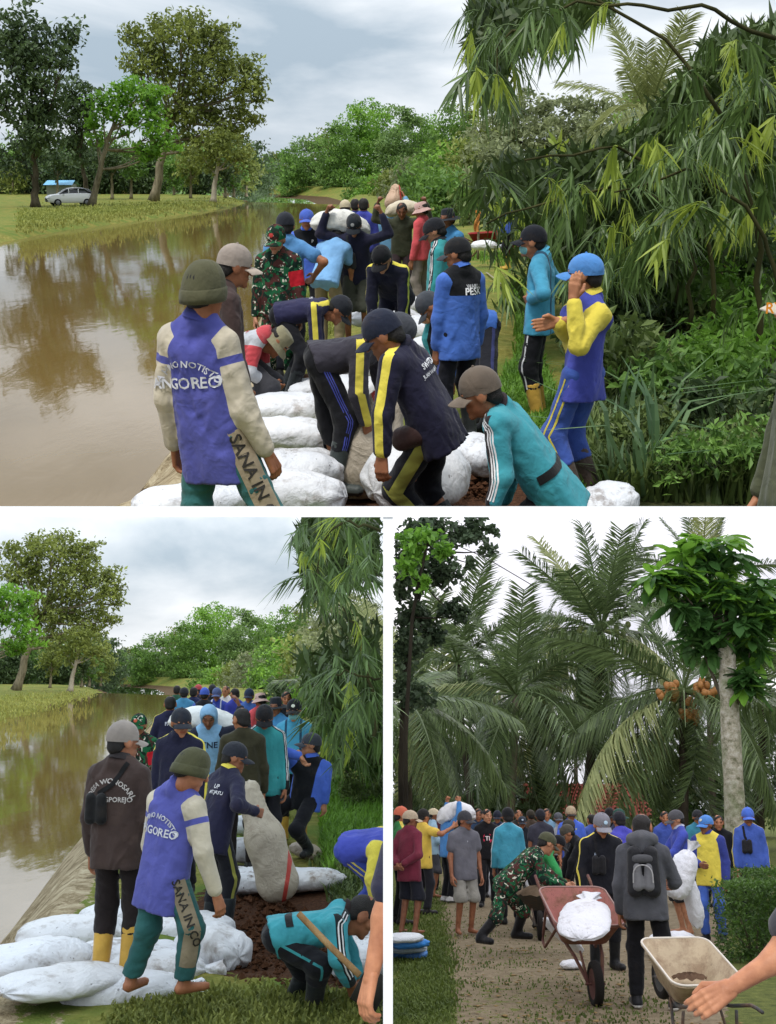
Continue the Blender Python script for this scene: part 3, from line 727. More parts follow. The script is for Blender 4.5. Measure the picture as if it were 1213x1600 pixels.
def ribbon(c, part, pts, ndir, w, col, g=None, nm='stripe', off=.008, parent='shirt'):
    """a flat band laid on a garment: points near its path, slid along -ndir onto the cloth"""
    g = g or c.shirt; pts = np.asarray(pts, float); t = np.gradient(pts, axis=0); n = np.broadcast_to(np.asarray(ndir, float), pts.shape)
    sd = np.cross(t, n); sd /= np.linalg.norm(sd, axis=1)[:, None] + 1e-9; P = []
    for u in ((-.5, 0, .5) if w < .06 else (-.5, -.3, -.1, .1, .3, .5)):
        q = pts + sd * w * u; r = np.empty_like(q)
        for i in range(len(q)): r[i] = g.project(q[i:i + 1] + n[i] * .16, n[i], .4, off)[0]
        P.append(r)
    m = MB().grid(np.array(P)); part(nm, np.concatenate(m.V), np.concatenate(m.f4), cloth(col), parent=c.parts.get(parent))
def chain(pts, n=22):
    pts = np.asarray(pts, float); L = np.concatenate([[0], np.cumsum(np.linalg.norm(np.diff(pts, axis=0), axis=1))]); t = np.linspace(0, L[-1], n)
    return np.stack([np.interp(t, L, pts[:, i]) for i in range(3)], 1)
def make_bag(c, part, kind, col):
    J, tu, tr, tf, k = c.J, c.tu, c.tr, c.tf, c.k
    if kind in ('sling_back', 'sling_front'):
        n = -tf if kind == 'sling_back' else tf; sg = -1
        o = J['pelvis'] + tu * (.20 if sg else 0) * k - tr * .10 * k * (1 if kind == 'sling_back' else -.6)
        q = c.shirt.project(np.array([o + n * .3]), n, .6, .03)[0]
        B = MB(); R = np.stack([tr, n, tu], 1); Bx = Grid([caps((-.04, 0, -.07), (-.04, 0, .07), .038, .034), caps((.04, 0, -.07), (.04, 0, .07), .038, .034)], .012, .03)
        V, Q = Bx.net(); part('bag', V @ R.T + q, Q, cloth(col, rough=.6))
        p0 = c.shirt.project(np.array([q + tu * .05]), n, .3, .01)[0]; path = chain([q + tu * .09, (q + J['neck'] + tr * .10 * k) / 2, J['neck'] + tr * .09 * k - tu * .01], 14)
        ribbon(c, part, path, n, .032, col, nm='strap', off=.012, parent='bag')
    if kind == 'backpack':
        n = -tf; o = J['pelvis'] + tu * .26 * k; q = c.shirt.project(np.array([o + n * .4]), n, .8, .05)[0]; R = np.stack([tr, n, tu], 1)
        g = Grid([caps((-.075, 0, -.16), (-.075, 0, .15), .075, .06), caps((.075, 0, -.16), (.075, 0, .15), .075, .06)], .014, .05)
        V, Q = g.net(); b = part('backpack', V @ R.T + q, Q, cloth(col, rough=.6))
        g = Grid([caps((-.05, .06, -.13), (-.05, .05, .03), .045, .035), caps((.05, .06, -.13), (.05, .05, .03), .045, .035)], .012, .04); V, Q = g.net(); part('pocket', V @ R.T + q, Q, cloth('#6c6d70'), parent=b)
        g = Grid([caps((-.06, .04, .10), (.06, .04, .10), .038, .038)], .012, .04); V, Q = g.net(); part('pocket', V @ R.T + q, Q, cloth('#4a4b4e'), parent=b)
        m = MB()
        xs = np.linspace(0, np.pi, 13); m.tube(np.stack([.085 * np.cos(xs), np.full(13, .105), -.10 + .15 * np.sin(xs) ** .5], 1) @ R.T + q, .006, 6); part('piping', np.concatenate(m.V), np.concatenate(m.f4), cloth('#9a9a9a'), parent=b)
        for sg in (-1, 1): ribbon(c, part, chain([q + tu * .14 + tr * .06 * sg, J['neck'] + tr * .09 * sg * k - tf * .09 * k]), n, .05, col, nm='strap', off=.012, parent='backpack')
    if kind == 'waist':
        o = J['pelvis'] + tu * .02 * k; q = c.shirt.project(np.array([o + tf * .1 - tr * .4 + tu * 0]), -tr, .8, .03)[0]; R = np.stack([tf, -tr, tu], 1)
        g = Grid([caps((-.06, 0, -.01), (.06, 0, -.01), .055, .055), caps((-.05, 0, .03), (.05, 0, .03), .04, .04)], .012, .03); V, Q = g.net(); part('waist_bag', V @ R.T + q, Q, cloth(col, rough=.5))
# ------------------------------------------------------------------ setting: added picture-dividing ledge and wall, skies
white = plain('#fbfbfb', .55, .3, .01, .03, 4.0)
D0 = 3.6
def wz(py, D): return (CY - py) / F * D
m = MB(); m.box((0, D0 + .12, (wz(791, D0) + wz(808, D0)) / 2), (3.2, .24, wz(791, D0) - wz(808, D0)))  # white bar added for the gap between the pictures
m.build('added_gutter_bar', white, smooth=False, kind='structure', label='added white horizontal ledge between the upper place and the two lower places', cat='gutter')
m = MB(); hw = 7.6 / F * D0; zt = wz(808, D0) + .002
V = []
for x in (-hw, hw): V += [(x, D0 + .004, zt), (x, D0 + .004, -2.6), (x, 34.0, -11.0), (x, 34.0, zt - .02)]
m.add(V, [[0, 1, 2, 3], [4, 7, 6, 5], [0, 4, 5, 1], [1, 5, 6, 2], [2, 6, 7, 3], [0, 3, 7, 4]])  # upright white slab added for the gap between the lower pictures
m.build('added_gutter_upright', white, smooth=False, kind='structure', label='added white upright gutter between the two lower places', cat='wall')
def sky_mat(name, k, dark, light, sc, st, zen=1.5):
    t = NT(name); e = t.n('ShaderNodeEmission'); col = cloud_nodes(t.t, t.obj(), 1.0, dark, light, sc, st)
    t.t.links.new(col, e.inputs['Color']); gz = t.n('ShaderNodeSeparateXYZ'); t.t.links.new(t.n('ShaderNodeNewGeometry').outputs['Normal'], gz.inputs[0]); st_ = t.math('ADD', k, t.math('MULTIPLY', t.math('ABSOLUTE', gz.outputs['Z']), zen)); t.t.links.new(st_, e.inputs['Strength']); return t.fin(e.outputs[0])  # level faces glow more, so the overhead part lights the lower places
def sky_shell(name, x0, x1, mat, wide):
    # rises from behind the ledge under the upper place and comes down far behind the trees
    prof = [(4.2, -.012), (8.0, -.03), (12.7, -.05), (13.4, .0), (20, 1.85), (40, 7.6), (80, 19.2), (160, 42.0), (230, 60.0), (262, 44.0), (285, 28.0), (300, 5.0), (306, -30.0), (308, -75.0)]  # near overhead part is an unseen glowing ceiling added to light the lower places
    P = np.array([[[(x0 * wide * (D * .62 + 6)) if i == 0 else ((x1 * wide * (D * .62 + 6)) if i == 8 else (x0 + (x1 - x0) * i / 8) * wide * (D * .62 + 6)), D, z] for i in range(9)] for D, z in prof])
    MB().grid(P).build(name, mat, kind='structure', label='grey overcast sky with an added glowing ceiling over the ' + ('river' if x1 <= 0 else 'palm grove'), cat='sky')
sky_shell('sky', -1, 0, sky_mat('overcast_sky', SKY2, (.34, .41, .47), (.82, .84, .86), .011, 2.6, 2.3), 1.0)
sky_shell('sky', 0, 1, sky_mat('bright_overcast_sky', SKY3, (.60, .60, .67), (.92, .91, .93), .012, 1.6, 1.6), 1.0)
# ------------------------------------------------------------------ the river place, seen in the upper and the lower left picture
ZW = -1.5; ZL = -.9
KX, KD = .1467, .93                       # the lower left view stands a little further back and turned to the right
def to2(p): return np.array((p[0] - KX * p[1], p[1] / KD, p[2]))
def px2(px): return .93 * px - 203
xt_tab = np.array([P1.G(*q)[:2] for q in [(225, 840), (245, 791), (300, 720), (350, 640), (395, 575), (415, 500), (440, 430), (480, 380), (520, 335), (545, 318), (560, 305)]])
xw_tab = np.array([P1.G(q[0], q[1], ZW)[:2] for q in [(170, 850), (205, 791), (262, 715), (330, 640), (385, 575), (405, 500), (430, 430), (470, 380), (510, 335), (530, 318), (505, 310), (440, 306), (300, 303), (-200, 301)]])
def xtf(d): return np.interp(d, xt_tab[:, 1], xt_tab[:, 0])
def xwf(d): return np.interp(d, xw_tab[:, 1], xw_tab[:, 0])
@cached
def ground_mat():
    t = NT('bank_ground'); o = t.obj()
    n = t.noise(.9, 6.0, rough=.65); n2 = t.noise(7.0, 6.0, rough=.7); n3 = t.noise(40.0, 3.0)
    col = t.ramp(n2, [(.25, '#4c4f20'), (.5, '#7f7a3a'), (.75, '#a0985a')])
    col = t.mix(t.ramp(n, [(.4, (0, 0, 0)), (.62, (1, 1, 1))]), col, '#5d7030')
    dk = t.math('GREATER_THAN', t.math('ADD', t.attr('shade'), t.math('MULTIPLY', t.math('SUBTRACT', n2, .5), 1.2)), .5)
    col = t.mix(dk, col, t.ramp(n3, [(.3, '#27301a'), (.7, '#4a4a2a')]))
    st = t.math('GREATER_THAN', t.math('ADD', t.attr('stone'), t.math('MULTIPLY', t.math('SUBTRACT', n2, .5), .8)), .5)
    col = t.mix(st, col, t.ramp(t.noise(4.0, 8.0, rough=.8, dist=.6), [(.34, '#463b2e'), (.46, '#86765a'), (.54, '#a5967a'), (.7, '#c4b89c')]))
    so = t.math('GREATER_THAN', t.math('ADD', t.attr('soil'), t.math('MULTIPLY', t.math('SUBTRACT', n2, .5), 1.0)), .5)
    col = t.mix(so, col, t.ramp(n3, [(.25, '#2e1d12'), (.55, '#4a3020'), (.8, '#654631')]))
    wet = t.math('GREATER_THAN', t.attr('wet'), .5); col = t.mix(wet, col, '#54442f')
    h = t.math('ADD', n2, t.math('MULTIPLY', n3, .5))
    return t.fin(t.pbsdf(col, .95, .15, t.bump(h, .8, .05)))
def tz(x, d):
    f = np.clip((x - 4.5) / 5, 0, 1); g = np.clip((d - 17) / 14, 0, 1); return -1.75 * f * f * (3 - 2 * f) * g * g * (3 - 2 * g)
def right_bank(S, second):
    ds = np.concatenate([np.arange(3.7, 16, .16), np.arange(16, 40, .6), np.arange(40, 120, 4), [130, 145, 160, 172, 180, 190, 205, 230, 270, 330]])
    off = np.array([.0, .25, .5, .75, 1.0, 1.3, 1.6, 2, 2.4, 2.8, 3.2, 3.6, 4, 4.5, 5, 6, 7, 8.5, 10, 13, 17, 24, 40, 80, 160])
    V = []; soil = []; stone = []; shade = []; wet = []
    for d in ds:
        w, tp = xwf(d), xtf(d)
        if d > 150: tp = w + 4
        if d < 12: w = tp - 1.25
        xs = np.concatenate([[w - 2.5, w - .6, w, w + .3 * (tp - w), w + .6 * (tp - w), w + .85 * (tp - w)], tp + off])
        zs = np.concatenate([[ZW - .12, ZW - .07, ZW, ZW * .66, ZW * .33, ZW * .09], np.zeros(len(off))])
        for i, (x, z) in enumerate(zip(xs, zs)):
            V.append((x, d, z)); stone.append(1.0 if 1 < i < 7 and d < 60 else (.45 if i in (7, 8) and d < 16 else 0)); wet.append(1.0 if i < 3 else 0)
    V = np.array(V); nz = .05 * noise3(V * np.array([1.1, 1.1, 0]), 4, 3)
    V[:, 2] += np.where(V[:, 2] > -1.4, nz, 0)
    V[:, 2] += tz(V[:, 0], V[:, 1])
    if second: pts = np.array([to2(v) for v in V])
    else:
        pts = V.copy(); lim = 2.07 - .2928 * pts[:, 1]; pts[:, 2] = np.maximum(pts[:, 2], np.where(pts[:, 1] < 12.4, lim, -9))
    px, py = np.array([S.pix(p) for p in pts]).T
    if not second:
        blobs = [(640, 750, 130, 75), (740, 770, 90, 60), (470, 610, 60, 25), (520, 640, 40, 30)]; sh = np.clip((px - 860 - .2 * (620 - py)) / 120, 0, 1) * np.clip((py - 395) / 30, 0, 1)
        soilfar = np.exp(-(((px - 1150) / 70) ** 2 + ((py - 408) / 22) ** 2)) * 1.2
    else:
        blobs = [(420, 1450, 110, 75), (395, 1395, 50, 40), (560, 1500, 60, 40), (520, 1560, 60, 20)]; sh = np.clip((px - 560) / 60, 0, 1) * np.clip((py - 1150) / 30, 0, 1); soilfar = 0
    so = np.zeros(len(pts)) + soilfar
    for (bx, by, rx, ry) in blobs: so = np.maximum(so, 1.15 * np.exp(-.7 * (((px - bx) / rx) ** 4 + ((py - by) / ry) ** 4)))
    if second: so = np.where(py > 1547, 0, so)
    pit = np.clip(so - .6, 0, 1) * (1 if second else 0); pts[:, 2] -= .12 * pit
    if second: keep = px < 640
    else: keep = np.ones(len(px), bool)
    nc = 6 + len(off); i = np.arange(len(ds) - 1)[:, None] * nc; j = np.arange(nc - 1)[None]
    Q = np.stack([i + j, i + j + 1, i + nc + j + 1, i + nc + j], -1).reshape(-1, 4)
    if second:
        lim = -.0005 * 0; Wx = np.array([(S.M @ Vector(p)).x for p in pts]); keep = Wx < .02 + 0 * Wx; Q = Q[keep[Q].any(1)]; pts[:, 0] = np.where(Wx > -.01, pts[:, 0] - (Wx + .01), pts[:, 0])
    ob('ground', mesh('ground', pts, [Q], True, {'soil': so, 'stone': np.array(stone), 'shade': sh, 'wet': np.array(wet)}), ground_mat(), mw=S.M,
       kind='structure', label='grassy river bank with a trampled path and brown soil', cat='ground')
    return
right_bank(P1, False); right_bank(P2, True)
lw_px = [(-260, 420), (-60, 388), (31, 373), (110, 358), (200, 347), (300, 333), (365, 323), (383, 317), (372, 312), (330, 309.5), (200, 307.5), (-100, 306.5)]
lw = np.array([P1.G(a, b, ZW) for a, b in lw_px])
def left_bank(S, second):
    n = len(lw); t = np.linspace(0, n - 1, 70); L = np.stack([np.interp(t, np.arange(n), lw[:, i]) for i in range(3)], 1)
    L[:, 0] += .35 * noise3(L * .35, 2, 2)
    c = np.array([-75.0, 150.0]); V = []; stone = []; wet = []
    for f, z in ((-.02, ZW - .1), (0, ZW), (.012, -1.25), (.03, -1.0), (.06, ZL), (.12, ZL), (.2, ZL), (.35, ZL), (.6, ZL), (1.0, ZL), (1.7, ZL)):
        for q in L:
            p = q[:2] + (c - q[:2]) * f; V.append((p[0], p[1], z + (.06 * noise3(np.array([p[0], p[1], 0]) * .5, 5, 2) if z > -1.3 else 0))); stone.append(0); wet.append(1.0 if f < 0 else 0)
    V = np.array(V)
    if second: V = np.array([to2(v) for v in V])
    m_ = len(L); i = np.arange(10)[:, None] * m_; j = np.arange(m_ - 1)[None]; Q = np.stack([i + j, i + j + 1, i + m_ + j + 1, i + m_ + j], -1).reshape(-1, 4)[:, ::-1]
    z0 = np.zeros(len(V)); ob('ground', mesh('ground', V, [Q], True, {'soil': z0, 'stone': z0, 'shade': z0, 'wet': np.array(wet)}), ground_mat(), mw=S.M, kind='structure', label='low grassy bank on the far side of the river', cat='ground')
left_bank(P1, False); left_bank(P2, True)
@cached
def water_mat():
    t = NT('muddy_water'); mp = t.n('ShaderNodeMapping', {'Scale': (1.0, .35, 1)}); t.t.links.new(t.obj(), mp.inputs[0])
    col = t.mix(t.noise(.18, 3.0), '#66512c', '#7a643a')
    h = t.math('ADD', t.noise(1.6, 4.0, mp.outputs[0], .6, .4), t.math('MULTIPLY', t.noise(.35, 2.0, mp.outputs[0]), .8))
    return t.fin(t.pbsdf(col, .04, .34, t.bump(h, .09, .05), IOR=1.33))
def water(S, second):
    near = 12.25 if not second else 5.0
    ds = [near, 20, 40, 80, 140, 240]; V = []
    for d in ds:
        a, b = -.75 * d - 8, xwf(d) + .3
        if second:
            q = to2((b, d * KD, ZW)); V += [(-.7 * d - 8, d, ZW), (xwf(d * KD) + .3 - KX * d * KD, d, ZW)]
        else: V += [(a, d, ZW), (b, d, ZW)]
    Q = np.array([[2 * i, 2 * i + 1, 2 * i + 3, 2 * i + 2] for i in range(len(ds) - 1)])
    ob('river_water', mesh('river_water', V, [Q], False), water_mat(), mw=S.M, kind='structure', label='calm muddy brown river water with reflections', cat='river')
water(P1, False); water(P2, True)
# ------------------------------------------------------------------ foliage
def leaves(C, size, up=.6, asp=.5, seed=0, axis=None):
    """diamond leaves, two triangles each"""
    r = np.random.default_rng(seed); n = len(C); u = r.normal(size=(n, 3)); u[:, 2] -= .25
    if axis is not None: u = axis + .5 * u
    u /= np.linalg.norm(u, axis=1)[:, None]; nn = r.normal(size=(n, 3)); nn[:, 2] = np.abs(nn[:, 2]) + up; v = np.cross(nn, u); v /= np.linalg.norm(v, axis=1)[:, None] + 1e-9
    w = np.cross(u, v); l = size * r.uniform(.65, 1.3, n)[:, None]; b = l * asp
    V = np.stack([C - u * l / 2, C + v * b / 2 + w * l * .08, C + u * l / 2 - w * l * .05, C - v * b / 2 + w * l * .08], 1).reshape(-1, 3)
    return V, np.arange(4 * n).reshape(-1, 4)
def lobe_points(lobes, dens, rg, size, fill=.35, csz=.30):
    """clumps near the surface of each lobe, leaves spread round each clump"""
    pts = []; cl = []
    for c, r in lobes:
        c = np.asarray(c, float); rr = np.broadcast_to(np.asarray(r, float), (3,)); rm = rr.mean()
        nc = max(5, int(17)); dirs = rg.normal(size=(nc, 3)); dirs /= np.linalg.norm(dirs, axis=1)[:, None]
        rad = np.where(rg.random(nc) < fill, rg.uniform(.1, .6, nc), rg.uniform(.65, 1.0, nc))
        cc = c + dirs * rad[:, None] * rr; n = max(6, int(dens * (rm / size) ** 2 / nc))
        for q in cc:
            cl.append(q); s_ = rm * csz * rg.uniform(.6, 1.25); g = np.clip(rg.normal(size=(n, 3)), -1.6, 1.6) * np.array([1, 1, .62]) * s_; pts.append(q + g)
    return np.concatenate(pts), np.array(cl)
def curve(a, b, bend, n=7):
    t = np.linspace(0, 1, n)[:, None]; a = np.asarray(a, float); b = np.asarray(b, float); return a + (b - a) * t + np.asarray(bend) * (np.sin(t * np.pi))
BG = []                                        # things of the river place that also stand in the lower left picture
def tree(label, label2, base, d, z0, lobes, tr, mats, size=.34, dens=5.0, path=None, fill=.35, branches=True, show2=True, seed=1, cat='tree', nm='tree', group=None, csz=.30, trunk=True):
    """lobes in pixels of the upper picture at distance d: (x, y, radius[, depth offset])"""
    rg = np.random.default_rng(seed); b = P1.P(base[0], base[1], d)
    if z0 is not None: b[2] = z0
    L = []
    for q in lobes:
        p = P1.P(q[0], q[1], d + (q[3] if len(q) > 3 else rg.uniform(-.5, .5) * q[2] * d / F)); L.append((p - b, q[2] * d / F))
    pts, cl = lobe_points(L, dens, rg, size, fill, csz); V, Q = leaves(pts, size, seed=seed)
    crown = mesh('crown', V, [Q], False); crown.materials.append(mats[0]); tm = None
    if trunk:
        m = MB(); top = np.mean([l[0] for l in L], 0); pth = [np.zeros(3)] + [P1.P(q[0], q[1], d) - b for q in (path or [])] + ([top * np.array([.85, .85, .95])] if not path else [])
        pth = chain(pth, 10); pth[1:-1] += rg.normal(size=(8, 3)) * tr * .15; rad = np.linspace(tr * 1.0, tr * .42, 10); rad[0] *= 1.35; m.tube(pth, rad, 9)
        if branches:
            for c_, r_ in L:
                st = pth[min(9, max(4, int(np.argmin(np.linalg.norm(pth - c_ * np.array([.7, .7, .62]), axis=1)))))]
                m.tube(curve(st, c_, (0, 0, -.08 * np.linalg.norm(c_ - st))), np.linspace(tr * .34, tr * .10, 7), 5, False)
                for q in cl[np.argsort(np.linalg.norm(cl - c_, axis=1))[:9:2]]: m.tube(curve(c_ * .7 + st * .3, q, (0, 0, .03 * r_), 5), np.linspace(tr * .12, tr * .03, 5), 4, False)
        tm = m.me('trunk'); tm.materials.append(mats[1])
    def put(S, loc, lab):
        e = empty(nm, xf(S, loc), label=lab, cat=cat, group=group)
        if tm: ob('trunk', tm, None, e)
        ob('crown', crown, None, e)
    put(P1, b, label)
    if show2 and label2:
        rp = max(q[2] for q in lobes); xs = [px2(q[0]) for q in lobes]
        if max(xs) + rp > -20 and min(xs) < 597: put(P2, to2(b), label2)
LM_olive = leafmat('#3a4a1e', '#a0ac58', .3); LM_bright = leafmat('#38601e', '#8abc40', .4); LM_dark = leafmat('#22341e', '#62784a', .25); LM_mid = leafmat('#35562a', '#86ac4e', .3); LM_far = leafmat('#466238', '#90ae64', .3); LM_grey = leafmat('#566244', '#a4ac80', .3)
BK = barkmat('#57503f', '#9d927c'); BKD = barkmat('#2e2a22', '#6a6252')
U1, U2 = 'in the upper picture', 'in the lower left picture'
tree('tallest tree with wide olive crown across the river, upper picture', 'tallest tree with wide olive crown across the river, lower left picture', (240, 318), 130, ZL,
     [(285, 62, 42), (232, 72, 34), (340, 72, 34), (255, 105, 38), (312, 105, 38), (365, 112, 36), (215, 108, 16), (285, 140, 30), (340, 150, 36), (385, 140, 24), (375, 178, 26), (310, 182, 34), (265, 178, 30), (350, 205, 28), (300, 215, 32), (392, 100, 18), (402, 128, 16), (205, 55, 18), (200, 95, 14), (250, 42, 22), (300, 38, 22), (345, 48, 22), (408, 155, 15), (400, 185, 15), (372, 205, 16), (230, 150, 18)],
     .52, (LM_olive, BK), path=[(248, 270), (262, 200), (282, 150)], size=.56, dens=34, seed=3)
tree('bright green spreading tree leaning over the white car', 'bright green tree cut by the edge of the lower left picture', (143, 322), 112, ZL,
     [(185, 140, 28), (215, 150, 30), (245, 150, 22), (160, 165, 24), (195, 180, 30), (235, 185, 26), (145, 195, 14), (245, 215, 24), (268, 222, 16), (225, 240, 18), (150, 215, 16), (240, 240, 14)],
     .34, (LM_bright, BK), path=[(152, 280), (166, 230), (180, 190)], size=.56, dens=34, seed=4)
tree('dark tree at the left edge of the upper picture', None, (55, 318), 108, ZL, [(45, 40, 40), (85, 55, 34), (30, 95, 42), (70, 105, 40), (100, 90, 22), (40, 150, 42), (75, 160, 30), (45, 200, 38), (70, 215, 28), (35, 245, 32), (5, 60, 40), (0, 160, 44)],
     .4, (LM_dark, BKD), path=[(55, 280), (52, 230)], size=.56, dens=34, seed=5)
tree('dark narrow tree behind the white car', None, (137, 312), 140, ZL, [(112, 140, 24), (125, 165, 28), (105, 180, 28), (130, 200, 26), (110, 215, 26), (125, 235, 22), (140, 150, 20), (95, 150, 18)], .35, (LM_dark, BKD), path=[(133, 280), (125, 240)], size=.56, dens=34, seed=6)
tree('slim pale trunked tree at the bend of the river, upper picture', 'slim pale trunked tree at the bend of the river, lower left picture', (333, 318), 124, ZL, [(338, 232, 26), (315, 240, 24), (362, 236, 26), (350, 215, 22), (372, 250, 18), (330, 255, 16)], .32, (LM_olive, barkmat('#8a8272', '#bdb4a2')), path=[(336, 285), (342, 250)], size=.5, dens=30, seed=7)
for i, (x, yb, h_, w_) in enumerate([(175, 308, 240, 20), (205, 309, 245, 18), (298, 312, 250, 20), (352, 308, 255, 18), (365, 307, 262, 16), (385, 306, 258, 22), (90, 308, 245, 18), (272, 308, 258, 20), (20, 305, 270, 18)]):
    tree(['small tree with straight trunk, first right of the leaning bright tree', 'thin straight tree between the leaning tree and the tallest tree', 'thin leaning sapling right of the tallest trunk, upper picture', 'pale thin tree just right of the slim pale trunk, upper picture', 'second pale thin tree right of the slim pale trunk, upper picture', 'low rounded tree where the river bends, upper picture', 'small dark tree directly behind the white car', 'small tree behind the tallest trunk', 'small tree left of the white car'][i],
         [None, None, 'thin leaning sapling left of the slim pale trunk, lower left picture', 'pale thin tree just right of the slim pale trunk, lower left picture', 'second pale thin tree right of the slim pale trunk, lower left picture', 'low rounded tree where the river bends, lower left picture', None, None, None][i],
         (x, yb), 138 + 4 * i, ZL, [(x, h_, w_), (x - 10, h_ + 12, w_ * .8), (x + 11, h_ + 14, w_ * .8), (x, h_ + 28, w_ * .6)], .2, ((LM_dark, LM_mid, LM_olive)[i % 3], BK), size=.56, dens=34, seed=20 + i, group='young trees along the far bank')
far = [(395, 262, 24, 0), (418, 268, 22, 1), (438, 258, 24, 2), (458, 256, 24, 0), (478, 246, 28, 1), (502, 236, 30, 2), (528, 222, 30, 0), (556, 204, 32, 3), (588, 200, 34, 3), (622, 205, 34, 1), (652, 212, 32, 3), (684, 222, 32, 1), (712, 205, 34, 0), (742, 190, 34, 2), (776, 186, 34, 4), (815, 178, 32, 4), (855, 184, 30, 4), (900, 176, 36, 4), (950, 190, 36, 4), (1010, 185, 40, 3), (1070, 190, 40, 4), (1130, 190, 40, 3), (1185, 190, 40, 0)]
fm = [LM_mid, LM_far, LM_olive, leafmat('#3a6426', '#9cc852', .35), LM_grey]
words = ['first', 'second', 'third', 'fourth', 'fifth', 'sixth', 'seventh', 'eighth', 'ninth', 'tenth', 'eleventh', 'twelfth', 'thirteenth', 'fourteenth', 'fifteenth', 'sixteenth', 'seventeenth', 'eighteenth', 'nineteenth', 'twentieth', 'twenty-first', 'twenty-second', 'twenty-third']
for i, (x, y, r, k) in enumerate(far):
    dd = 195 - 2.2 * i + (i % 3) * 8 if i < 14 else 120 - (i - 14) * 5
    rv = np.random.default_rng(i); lo = [(x + rv.uniform(-.6, .6) * r, y - r * rv.uniform(.3, 1.0), r * rv.uniform(.3, .55)), (x + rv.uniform(-.8, .8) * r, y - r * rv.uniform(.1, .7), r * rv.uniform(.3, .5)), (x, y, r), (x - r * .6, y + r * .8, r * .8), (x + r * .6, y + r * .7, r * .8), (x, y + r * 1.5, r * .9), (x - r * .5, y + r * 2.1, r * .7), (x + r * .5, y + r * 2.2, r * .7), (x, 285, r * .6)]
    tree('leafy tree behind the river bend, %s from the left, upper picture' % words[i], 'leafy tree behind the river bend, %s from the left, lower left picture' % words[max(0, i)], (x, 306), dd, 0, lo, .3, (fm[k], BKD), size=.5, dens=30, seed=40 + i, branches=i in (7, 8, 10), group='trees along the far bend', csz=.26)
row = [(x, 270 - 7 * (i % 3), 26 + 5 * (i % 4)) for i, x in enumerate(range(-10, 400, 26))]
for i, (x, y, r) in enumerate(row):
    tree('low dense tree of the far back row, %s from left, upper picture' % words[i], 'low dense tree of the far back row, %s from left, lower left picture' % words[i], (x, 306), 175 + 6 * (i % 3), ZL, [(x, y, r), (x - r * .7, y + 5, r * .8), (x + r * .7, y + 6, r * .8), (x, y - r * .7, r * .7), (x - r * .3, y + 18, r * .8), (x + r * .4, y + 20, r * .7), (x, y + 28, r * .6)], .2, ((LM_dark, LM_mid, LM_far)[i % 3], BKD), size=.6, dens=30, seed=90 + i, branches=False, group='back row across the river', csz=.36)
row2 = [(560, 300, 20, 130), (585, 296, 24, 120), (612, 292, 26, 112), (640, 285, 30, 104), (672, 280, 34, 96), (706, 272, 38, 88), (742, 262, 42, 78), (780, 262, 44, 70)]
for i, (x, y, r, dd) in enumerate(row2):
    tree('round bushy tree right of the path, %s from the left, upper picture' % words[i], 'round bushy tree right of the path, %s from the left, lower left picture' % words[i], (x, 270 + 2.07 * F / dd), dd, 0, [(x, y, r), (x - r * .6, y + r * .6, r * .8), (x + r * .6, y + r * .6, r * .8), (x, y + r * .9, r * .9), (x - r * .2, y - r * .6, r * .7)], .22, ((LM_mid, fm[3], LM_olive, LM_grey)[i % 4], BKD), size=.40, dens=30, seed=120 + i, branches=False, group='bushy trees right of the path', csz=.36)
def bush_tpl(seed, n=900, size=.13, w=1.0, h=.8):
    rg = np.random.default_rng(seed); L = [((rg.uniform(-.5, .5) * w, rg.uniform(-.4, .4) * w, rg.uniform(.25, .75) * h), rg.uniform(.22, .36) * w) for _ in range(7)]
    pts, cl = lobe_points(L, n / 7 / (.28 * w / size) ** 2, rg, size); pts = pts[pts[:, 2] > .02]; V, Q = leaves(pts, size, seed=seed, asp=.42); return mesh('foliage', V, [Q], False)
def stem_tpl(seed, n=7, h=.6):
    m = MB(); rg = np.random.default_rng(seed)
    for _ in range(n): m.tube(curve((rg.uniform(-.1, .1), rg.uniform(-.1, .1), -.05), (rg.uniform(-.4, .4), rg.uniform(-.4, .4), h * rg.uniform(.6, 1)), (0, 0, .05)), np.linspace(.012, .004, 7), 4, False)
    return m.me('stem')
BUSH = [bush_tpl(60 + i) for i in range(5)]; STEM = [stem_tpl(70 + i) for i in range(3)]
def shrub(S, label, px, py, sc, mat, k, z=0.0, d=None, group='shrubs', nm='shrub'):
    p = S.G(px, py, z) if d is None else S.P(px, py, d)
    if S is P1: p[2] += tz(p[0], p[1])
    e = empty(nm, xf(S, p, rng.uniform(0, 6.28), sc), label=label, cat='shrub', group=group)
    me = BUSH[k % 5].copy(); me.materials.clear(); me.materials.append(mat); ob('foliage', me, None, e); s_ = STEM[k % 3]
    if not len(s_.materials): s_.materials.append(BKD)
    ob('stem', s_, None, e); return e
